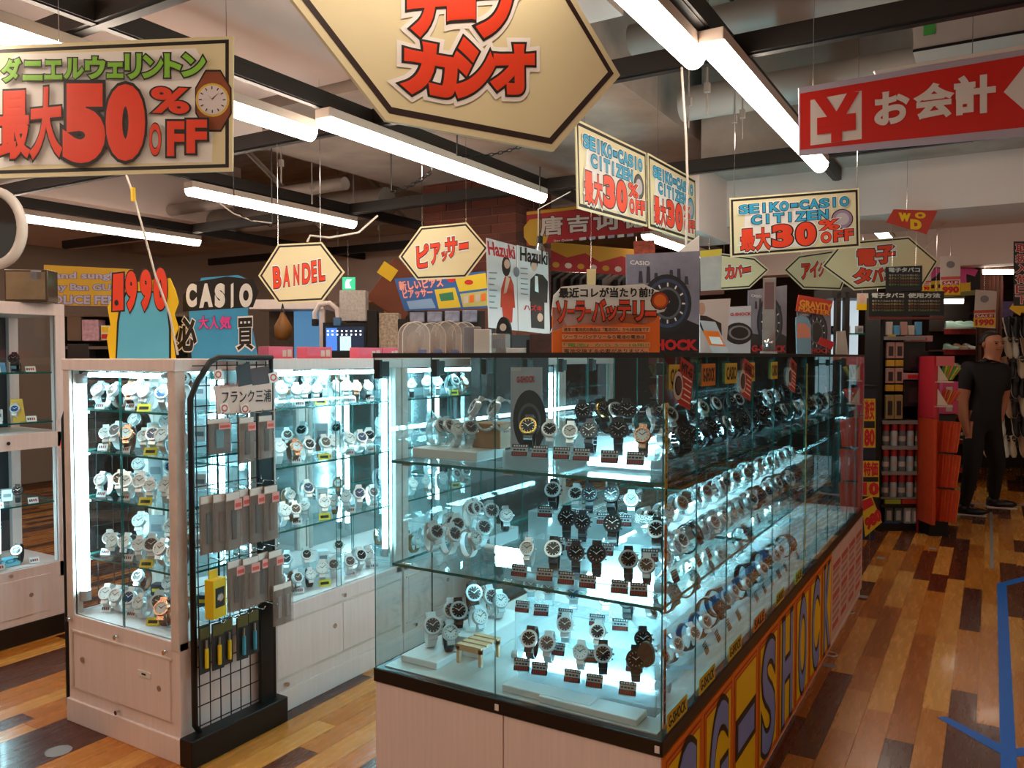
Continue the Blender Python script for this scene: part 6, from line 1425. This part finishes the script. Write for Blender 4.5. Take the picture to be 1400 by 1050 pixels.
s = sheet('price_poster', 'tilted yellow price poster below the column posters', 'poster', [(1183, 734), (1206, 714), (1192, 678), (1178, 684)], 5.7, 5.7, mat('poster_yellow', 'd8a820', .5)); s.poly([(1180, 699), (1195, 690), (1191, 680), (1178, 685)], INKR, 'red_field'); s.text('980', (1186, 724), (1205, 709), (1182, 711), [(.08, INKR)]); s.hang([(1190, 692)], 0.0, CHROME)
# --- mirror counters beyond the showcase end
t = facing('mirror_cabinet', 'tall mirror cabinet with dark posts beyond the showcase end', 'cabinet', 1172, 7.3); S4 = 7.3 / FPX
MB().box(-32 * S4, 28 * S4, .1, .5, 0, 1.0, DKSH).build('base', t)
for a in (-26, -14, 26): MB().box(a * S4, (a + 6) * S4, .05, .12, 0, CAMH + 88 * S4, mat('post_dark', '241c1a', .5)).build('post', t)
MB().box(-32 * S4, 30 * S4, .05, .5, CAMH + 80 * S4, CAMH + 95 * S4, mat('post_dark', '241c1a', .5)).build('lintel', t); MB().box(-32 * S4, 28 * S4, .42, .44, 1.0, CAMH + 80 * S4, mat('lit_back', 'b9ccd0', .4, emit=.6, emitcol=(.75, .9, 1))).build('lit_back', t); MB().box(-30 * S4, 26 * S4, .1, .42, CAMH - 12 * S4, CAMH - 10 * S4, GEDGE).build('shelf', t); MB().box(-30 * S4, 26 * S4, .1, .42, CAMH + 30 * S4, CAMH + 32 * S4, GEDGE).build('shelf', t)
TM = Matrix.Translation(t.location) @ Matrix.Rotation(YAW, 4, 'Z')
for k in range(6):
    q = thing('watch_box', 'small watch box on the lit mirror cabinet shelf', 'box', TM @ Vector(((-24 + k * 9) * S4, .2, CAMH + (-10 if k % 2 else 32) * S4)), YAW, 'boxes in the mirror cabinet'); MB().box(0, .06, 0, .05, 0, .07, (BLACKM, PALE, WHITE)[k % 3], b=.004).build('box', q); MB().box(.01, .05, -.002, 0, .015, .05, GREYP).build('print', q)
s = sheet('portrait_card', 'small portrait card with yellow foot over the mirror cabinet', 'card', [(1171, 424), (1188, 424), (1187, 401), (1172, 401)], 6.9, 6.9, PALE); s.disc((1179, 408), 4, 6, SKIN, 'face_print', 12); s.poly([(1171, 424), (1188, 424), (1188, 415), (1171, 415)], YELLOW, 'yellow_foot'); s.hang([(1179, 402)], 2.1)
# --- shoe shelves and hanging shoes
sh = facing('shoe_rack', 'dark shoe shelf with red price rails behind the walking person', 'shelf', 1318, 9.3); S5 = 9.3 / FPX; SM = Matrix.Translation(sh.location) @ Matrix.Rotation(YAW, 4, 'Z')
sx = lambda p: (p - 1318) * S5
sz = lambda p: CAMH - (p - 487) * S5
MB().box(sx(1288), sx(1345), .3, .34, 0, sz(410), DKSH).build('back_panel', sh)
for y in (450, 478, 505, 535, 565, 600, 640): MB().box(sx(1288), sx(1345), 0, .3, sz(y) - .02, sz(y), mat('shelf_wood', '6a5546', .6)).build('shelf', sh); MB().box(sx(1290), sx(1344), -.01, 0, sz(y) - .06, sz(y) + .0, mat('rail_red', 'a83030', .5, noise=.3, scale=30)).build('price_rail', sh)
SHOE = [mat('shoe_white', 'd8dcd6', .5), mat('shoe_mint', 'a8cfc4', .5), mat('shoe_black', '161416', .4), mat('shoe_tan', 'b08a6a', .5), mat('shoe_cream', 'cfc0a4', .5)]
def shoe(loc, rz, m, label, group, rx_=0, scale=1):
    t = thing('shoe', label, 'shoe', loc, rz, group); t.rotation_euler = (rx_, 0, rz); t.scale = (scale,) * 3
    mb = MB(); ring = []
    for (x, w, zt, zo) in ((0, .028, .075, .0), (.05, .034, .085, 0), (.1, .032, .055, 0), (.16, .04, .042, 0), (.215, .036, .036, 0), (.25, .016, .024, .002)):
        ring.append([(x, -w, zo + .012), (x, -w * .9, zt * .7), (x, -w * .5, zt), (x, w * .5, zt), (x, w * .9, zt * .7), (x, w, zo + .012)])
    vs = [p for r in ring for p in r]; fs = []
    for i in range(5):
        for j in range(6): fs.append((i * 6 + j, i * 6 + (j + 1) % 6, (i + 1) * 6 + (j + 1) % 6, (i + 1) * 6 + j))
    fs += [list(range(6))[::-1], list(range(30, 36))]; mb.add(vs, fs, m); mb.build('upper', t, smooth=60)
    mb = MB(); mb.add([(x, s * w * 1.05, z) for z in (0, .014) for x, w in ((-.004, .028), (.05, .034), (.1, .032), (.16, .042), (.215, .037), (.254, .016)) for s in (-1, 1)], [], PALE)
    n = 6; o_ = 0; fsx = []
    for k in (0, 12):
        for i in range(5): fsx.append([k + 2 * i, k + 2 * i + 1, k + 2 * i + 3, k + 2 * i + 2])
    for i in range(5): fsx.append([2 * i, 2 * i + 2, 14 + 2 * i, 12 + 2 * i]); fsx.append([2 * i + 1, 2 * i + 3, 15 + 2 * i, 13 + 2 * i])
    fsx += [[0, 1, 13, 12], [10, 11, 23, 22]]
    for f in fsx: mb.f.append(f); mb.fm.append(0)
    mb.build('sole', t); mb = MB(); mb.lathe([(.022, .0), (.026, .001)], STRAPDK, 12, Matrix.Translation((.045, 0, .083)) @ Matrix.Diagonal((1.5, 1, 1, 1))); mb.build('opening', t)
    return t
for k, y in enumerate((450, 478, 505, 535, 565, 600)):
    for j in range(4):
        shoe(SM @ Vector((sx(1294 + j * 13), .04, sz(y))), YAW - 1.57 + (1.3 if k == 0 else .2), SHOE[1 if k == 0 else (2 * j + k) % 5], ('mint and white sneaker' if k == 0 else '%s shoe' % ('white', 'mint', 'black', 'tan', 'cream')[(2 * j + k) % 5]) + ' on the dark shoe shelf', 'shoes on the dark shelf', 0, 1.2 if k == 0 else .9)
lamp_t = facing('strip_lamp', 'short lit strip above the mint sneakers', 'lamp', 1303, 9.2); MB().box(-.11, .11, 0, .04, CAMH + 72 * 9.2 / FPX, CAMH + 78 * 9.2 / FPX, DIFF).build('diffuser', lamp_t); MB().box(-.12, .12, .0, .05, CAMH + 78 * 9.2 / FPX, CAMH + 81 * 9.2 / FPX, HOUS).build('housing', lamp_t)
hr = facing('shoe_hanger', 'wire hanging rack crowded with sandals beside the shoe shelf', 'rack', 1375, 9.0); HM = Matrix.Translation(hr.location) @ Matrix.Rotation(YAW, 4, 'Z'); S6 = 9.0 / FPX
for a in (-.27, 0, .27): MB().cyl((a, .1, 0), (a, .1, CAMH + .75), .012, BLACKM, 8).build('post', hr)
for k in range(7): MB().cyl((-.27, .09, .35 + k * .25), (.35, .09, .35 + k * .25), .006, BLACKM, 6).build('rail', hr)
for k in range(7):
    for j in range(6):
        m = SHOE[rng.choice((4, 3, 2, 2, 0, 2))]; nm = m.name.split('_')[1]
        shoe(HM @ Vector((-.24 + j * .1 + rng.uniform(-.02, .02), -.02, .55 + k * .22)), YAW + rng.uniform(-.4, .4), m, nm + ' sandal hanging toe-down on the wire rack', 'sandals on the wire rack', 0, .95).rotation_euler = (rng.uniform(-.3, .3), 1.25, YAW - 1.6 + rng.uniform(-.4, .4))
# --- hanging sale cards
def sale_card(label, pts, d, price, top):
    s = sheet('sale_card', label, 'card', pts, d, d, mat('card_pale', 'd9cfc9', .5)); x0, x1, yb2, yt = pts[0][0], pts[1][0], pts[0][1], pts[2][1]; h = yb2 - yt; q = lambda f: yt + h * f
    s.poly([(x0, yb2), (x1, yb2), (x1, q(.72)), (x0, q(.74))], YELLOW, 'yellow_foot'); s.poly([(x0, q(.62)), (x1, q(.6)), (x1, q(.52)), (x0, q(.54))], mat('card_coral', 'd8584a', .5), 'red_band'); s.text('SALE', (x0 + 4, q(.74)), (x1 - 4, q(.73)), (x0 + 4, q(.66)), [(.25, INKR), (.03, PAPER)]); s.text(price, (x0 + 3, q(.95)), (x1 - 3, q(.94)), (x0 + 3, q(.8)), [(.08, INKR)]); s.disc(((x0 + x1) / 2, q(.22)), 6, 5, GREYP, 'shoe_print', 10); s.hang([((x0 + x1) / 2, yt + 1)], top); return s
sale_card('hanging sale card with a grey shoe picture beside the long hexagon sign', [(1286, 403), (1313, 402), (1313, 350), (1285, 350)], 7.6, '990', 2.52); sale_card('hanging sale card with yellow foot above the walking person', [(1331, 447), (1361, 449), (1363, 398), (1334, 396)], 8.0, '1990', 2.5)
sale_card('half hidden sale card behind the long hexagon sign', [(1260, 398), (1273, 398), (1273, 368), (1260, 368)], 7.7, '90', 2.52)
s = sheet('character_banner', 'dark banner with pink and yellow bubble lettering', 'banner', [(1262, 410), (1340, 404), (1340, 350), (1262, 352)], 8.2, 8.2, mat('banner_night', '1d1418', .6)); s.text('レ', (1264, 382), (1282, 380), (1264, 362), [(.12, MAG)], 'letter'); s.text('ド', (1314, 384), (1334, 382), (1314, 360), [(.12, MAG)], 'letter'); s.text('エ', (1272, 398), (1288, 397), (1272, 386), [(.1, YELLOW)], 'letter'); s.text('ー', (1314, 396), (1326, 395), (1314, 390), [(.1, YELLOW)], 'letter'); s.poly([(1264, 409), (1338, 403), (1338, 396), (1264, 403)], mat('banner_olive', '8a8a4a', .5), 'olive_band'); s.hang([(1270, 353), (1335, 351)], 2.4); s.poly([(1258, 351), (1342, 346), (1342, 343), (1258, 348)], PALE, 'hanging_bar', .01)
s = sheet('vertical_banner', 'upright banner with white-edged red characters at the aisle side', 'banner', [(1386, 418), (1412, 418), (1412, 330), (1386, 330)], 7.2, 7.2, mat('banner_night', '1d1418', .6))
for k, ch in enumerate('取扱入荷日下'): s.text(ch, (1389, 345 + k * 14), (1405, 345 + k * 14), (1389, 334 + k * 14), [(.09, KW), (.04, BR_)], 'letter')
s.hang([(1398, 331)], 2.3)
s = sheet('arrow_sign', 'yellow arrow sign over the hanging sandals', 'sign', [(1380, 422), (1395, 432), (1396, 427), (1412, 430), (1412, 410), (1396, 412), (1393, 405)], 7.8, 7.8, YELLOW); s.hang([(1400, 412)], 2.3)
upright_box('pink_stand_card', 'pink card standing by the dark curtain', 'card', (1350, 1372, 384, 412), 9.2, mat('carton_pink', 'd0487a', .5), .02); upright_box('orange_tag', 'orange tag beside the pink standing card', 'card', (1349, 1361, 391, 402), 9.0, ORANGE, .01); upright_box('grey_cushion', 'lilac folded goods stacked under the pink card', 'goods', (1363, 1385, 412, 440), 9.0, mat('goods_lilac', '7a6a9a', .6, noise=.3, scale=20), .15)
t = facing('back_shelf', 'dark tall shelf behind the hanging cards', 'shelf', 1372, 10.4); MB().box(-.9, 1.4, 0, .3, 0, 2.3, DKSH).build('body', t); 
for k in range(5): MB().box(-.9, 1.4, -.3, 0, .3 + k * .42, .32 + k * .42, mat('shelf_wood', '6a5546', .6)).build('shelf', t)
# brown curtain pillar
t = facing('dark_curtain', 'brown pleated curtain hanging from the white soffit', 'curtain', 1352, 8.6); mb = MB(); n = 24; w = .13; vs = []
for i in range(n + 1):
    x_ = -w + 2 * w * i / n
    for z in (1.3, 3.0): vs.append((x_, .03 * math.sin(i * 1.6), z))
mb.add(vs, [(2 * i, 2 * i + 2, 2 * i + 3, 2 * i + 1) for i in range(n)], mat('curtain_brown', '5a3428', .7, noise=.2, scale=6)); mb.build('pleats', t, smooth=60); MB().box(-w - .03, w + .5, -.05, .05, 2.98, 3.05, BLACKM).build('track', t)
t = facing('strip_lamp', 'small far strip lamp before the brown curtain', 'lamp', 1372, 8.3); S7 = 8.3 / FPX
MB().box(-.21, -.135, 0, .04, CAMH + 112 * S7, CAMH + 118 * S7, DIFF).build('diffuser', t); MB().box(-.115, .11, 0, .04, CAMH + 112 * S7, CAMH + 118 * S7, DIFF).build('diffuser', t); MB().box(-.22, .12, 0, .05, CAMH + 118 * S7, CAMH + 121 * S7, HOUS).build('housing', t); MB().cyl((0, .02, CAMH + 119 * S7), (0, .02, 3.3), .004, BLACKM, 6).build('drop_rod', t)
# --- floor marks
TAPE = mat('tape_blue', '0f66c4', .4); GT = mat('tape_grey', '8f8f92', .4)
def ftape(pts, m, label, z=.0012, name='floor_tape'):
    q = [atZ(x, y, 0) for x, y in pts]; ar = sum(q[i].x * q[(i + 1) % len(q)].y - q[(i + 1) % len(q)].x * q[i].y for i in range(len(q)))
    if ar < 0: q = q[::-1]
    n = len(q); mb = MB(); mb.add([(p.x, p.y, z) for p in q] + [(p.x, p.y, .0) for p in q], [list(range(n))] + [(i, i + n, (i + 1) % n + n, (i + 1) % n) for i in range(n)], m); o = mb.build(name); tag(o, label, 'tape', 'tape on the plank floor'); return o
ftape([(1363, 798), (1376, 798), (1391, 1060), (1368, 1060)], TAPE, 'long blue tape running along the floor planks')
ftape([(1363, 798), (1410, 786), (1410, 792), (1376, 801)], TAPE, 'short blue tape turning off the long strip end', .0016)
ftape([(1281, 981), (1294, 980), (1370, 1019), (1370, 1032)], TAPE, 'slanted blue tape meeting the long strip', .0016)
ftape([(1388, 1024), (1412, 1020), (1412, 1032), (1390, 1035)], TAPE, 'blue tape end past the long strip', .0016)
ftape([(1353, 700), (1357, 700), (1359, 777), (1354, 778)], GT, 'grey tape along the planks near the walking person')
ftape([(1300, 688), (1400, 692), (1400, 690), (1300, 686)], GT, 'thin grey tape crossing the aisle')
for px_, py, r in ((80, 1027, .045), (1166, 787, .03), (1204, 763, .03), (1180, 816, .03), (1150, 848, .03), (1135, 910, .03), (1275, 750, .03)):
    c = atZ(px_, py, 0); mb = MB(); mb.lathe([(r, 0), (r, .001)], GT, 20); o = mb.build('floor_dot'); o.location = (c.x, c.y, .0002); tag(o, 'round grey sticker on the plank floor', 'sticker', 'round floor stickers')
for px_, py in ((1158, 837), (1133, 895)):
    c = atZ(px_, py, 0); mb = MB(); mb.tube([(.04 * math.cos(a * math.pi / 8), .03 * math.sin(a * math.pi / 8), .004) for a in range(16)], .004, CORD, 6, None, True); o = mb.build('cable_loop', smooth=60); o.location = (c.x, c.y, 0); tag(o, 'white cable loop at the foot of the showcase base', 'cable', 'white cable loops')
# ================================================================== walking person
def person():
    base = atZ(1334, 703, 0); D = (base - _C).dot(_F)
    root = thing('person', 'person in black shirt and trousers walking past the shoe shelf', 'person', (base.x, base.y, 0), YAW)
    S = D / FPX
    X = lambda px_: (px_ - 1334) * S
    Z = lambda py: CAMH - (py - 487) * S
    SK = mat('skin_tone', 'b5795c', .55); SHIRT = mat('shirt_black', '0f0d10', .8, noise=.1); TRO = mat('trouser_black', '100e12', .85); HR = mat('hair_dark', '1c1514', .6); SHO = mat('shoe_black', '161416', .4)
    # joints: (name, x, y, z, radius)
    J = {'pelvis': (X(1339), 0, Z(568), .125), 'waist': (X(1342), 0, Z(545), .135), 'chest': (X(1343), -.01, Z(516), .165), 'neckb': (X(1346), -.01, Z(499), .085), 'neck': (X(1349), -.02, Z(491), .062), 'chin': (X(1351), -.03, Z(482), .075), 'head': (X(1351), -.03, Z(468), .094), 'crown': (X(1350), -.02, Z(457), .07),
         'shL': (X(1319), .0, Z(505), .09), 'elL': (X(1312), .0, Z(546), .056), 'foL': (X(1313), -.03, Z(575), .042), 'wrL': (X(1317), -.05, Z(592), .032), 'paL': (X(1319), -.06, Z(600), .036),
         'shR': (X(1371), .05, Z(507), .09), 'elR': (X(1378), .1, Z(545), .052), 'wrR': (X(1366), .06, Z(585), .034), 'paR': (X(1364), .05, Z(593), .036),
         'hipL': (X(1331), 0, Z(582), .11), 'knL': (X(1317), -.12, Z(635), .075), 'cfL': (X(1314), -.1, Z(665), .062), 'anL': (X(1312), -.06, Z(693), .045),
         'hipR': (X(1349), 0, Z(582), .11), 'knR': (X(1364), .02, Z(632), .078), 'cfR': (X(1368), .1, Z(662), .062), 'anR': (X(1372), .15, Z(688), .045)}
    E = [('pelvis', 'waist'), ('waist', 'chest'), ('chest', 'neckb'), ('neckb', 'neck'), ('neck', 'chin'), ('chin', 'head'), ('head', 'crown'), ('chest', 'shL'), ('shL', 'elL'), ('elL', 'foL'), ('foL', 'wrL'), ('wrL', 'paL'), ('chest', 'shR'), ('shR', 'elR'), ('elR', 'wrR'), ('wrR', 'paR'), ('pelvis', 'hipL'), ('hipL', 'knL'), ('knL', 'cfL'), ('cfL', 'anL'), ('pelvis', 'hipR'), ('hipR', 'knR'), ('knR', 'cfR'), ('cfR', 'anR')]
    names = list(J); vs = [J[n][:3] for n in names]; rad = [J[n][3] for n in names]; es = [(names.index(a), names.index(b_)) for a, b_ in E]
    for pal, sgn in (('paL', 1), ('paR', -1)):
        p = Vector(J[pal][:3]); i0 = names.index(pal)
        for k in range(4):
            L = (.07, .08, .075, .06)[k]; y = -.027 + k * .018
            a = len(vs); vs += [tuple(p + Vector((0, y, -.03))), tuple(p + Vector((.006 * sgn, y * 1.1, -.03 - L * .5))), tuple(p + Vector((.02 * sgn, y * 1.1, -.03 - L)))]; rad += [.0105, .0095, .008]; es += [(i0, a), (a, a + 1), (a + 1, a + 2)]
        a = len(vs); vs += [tuple(p + Vector((.012 * sgn, -.04, .0))), tuple(p + Vector((.02 * sgn, -.055, -.04)))]; rad += [.012, .009]; es += [(i0, a), (a, a + 1)]
    me = bpy.data.meshes.new('body'); me.from_pydata(vs, es, []); o = bpy.data.objects.new('body', me); COL.objects.link(o)
    o.modifiers.new('skin', 'SKIN').use_smooth_shade = True
    for i, sv in enumerate(me.skin_vertices[0].data): sv.radius = (rad[i], rad[i]); sv.use_root = i == 0
    for nme in ('chest', 'waist', 'pelvis'): me.skin_vertices[0].data[names.index(nme)].radius = (J[nme][3] * 1.12, J[nme][3] * .8)
    o.modifiers.new('sub', 'SUBSURF').levels = 2; o.modifiers['sub'].render_levels = 2
    bm = bpy.data.meshes.new_from_object(o.evaluated_get(bpy.context.evaluated_depsgraph_get())); bpy.data.objects.remove(o)
    body = bpy.data.objects.new('body', bm); COL.objects.link(body); body.parent = root
    for m in (SK, SHIRT, TRO): bm.materials.append(m)
    zsl = Z(533); seg = [(Vector(J[a_][:3]), Vector(J[b_][:3]), a_, b_) for a_, b_ in E]
    for p in bm.polygons:
        c = p.center; best = (9, '', ''); p.use_smooth = True
        for q0, q1, a_, b_ in seg:
            f = max(0, min(1, (c - q0).dot(q1 - q0) / (q1 - q0).length_squared)); dd = (c - q0.lerp(q1, f)).length - .8 * (J[a_][3] * (1 - f) + J[b_][3] * f)
            if dd < best[0]: best = (dd, a_, b_)
        _, a_, b_ = best
        if b_ in ('neck', 'chin', 'head', 'crown'): p.material_index = 0
        elif b_[:2] in ('el', 'fo', 'wr', 'pa'): p.material_index = 1 if c.z > zsl else 0
        elif b_[:2] in ('hi', 'kn', 'cf', 'an'): p.material_index = 2
        else: p.material_index = 1 if c.z > Z(570) else 2
    hx, hz = X(1351), Z(470)
    mb = MB(); mb.ball((hx - .004, .012, hz + .022), (.099, .103, .097), HR, 16, 10)
    h = mb.build('hair', root, smooth=60)
    for v in h.data.vertices:
        if v.co.y < -.045 and v.co.z < hz + .06: v.co.y = -.03
        if v.co.z < hz - .01: v.co.z = hz - .01 + (v.co.z - hz) * .2
    for sx_ in (-1, 1):
        MB().ball((hx + sx_ * .085, -.02, hz - .005), (.012, .02, .028), SK, 8, 6).build('ear', root, smooth=60)
        MB().ball((hx + .008 + sx_ * .03, -.108, hz), (.012, .006, .006), mat('eye_dark', '1c1210', .3), 8, 5).build('eye', root, smooth=60)
        MB().box(hx + .008 + sx_ * .03 - .016, hx + .008 + sx_ * .03 + .016, -.113, -.1, hz + .015, hz + .02, HR).build('eyebrow', root)
    MB().prism([(hx - .008, hz - .03), (hx + .024, hz - .03), (hx + .012, hz + .008), (hx + .004, hz + .008)], -.13, -.09, SK).build('nose', root); MB().box(hx - .016, hx + .032, -.112, -.095, hz - .056, hz - .048, mat('lip_tone', '8a4a40', .5)).build('mouth', root)
    for pre, (px_, py, dy, rz) in (('l', (1312, 700, -.06, .5)), ('r', (1372, 695, .15, .35))):
        c = Vector((X(px_), dy, 0)); T = Matrix.Translation(c + Vector((0, 0, max(0, Z(py + 4) if pre == 'r' else 0)))) @ Matrix.Rotation(-rz, 4, 'Z')
        mb = MB(); mb.ball((.06, 0, .045), (.13, .046, .04), SHO, 14, 8, T); mb.ball((-.01, 0, .07), (.055, .05, .05), SHO, 12, 8, T); mb.build('shoe', root, smooth=60)
        mb = MB(); mb.box(-.06, .185, -.044, .044, 0, .02, PALE, T, b=.008); mb.build('sole', root)
    return root
person()
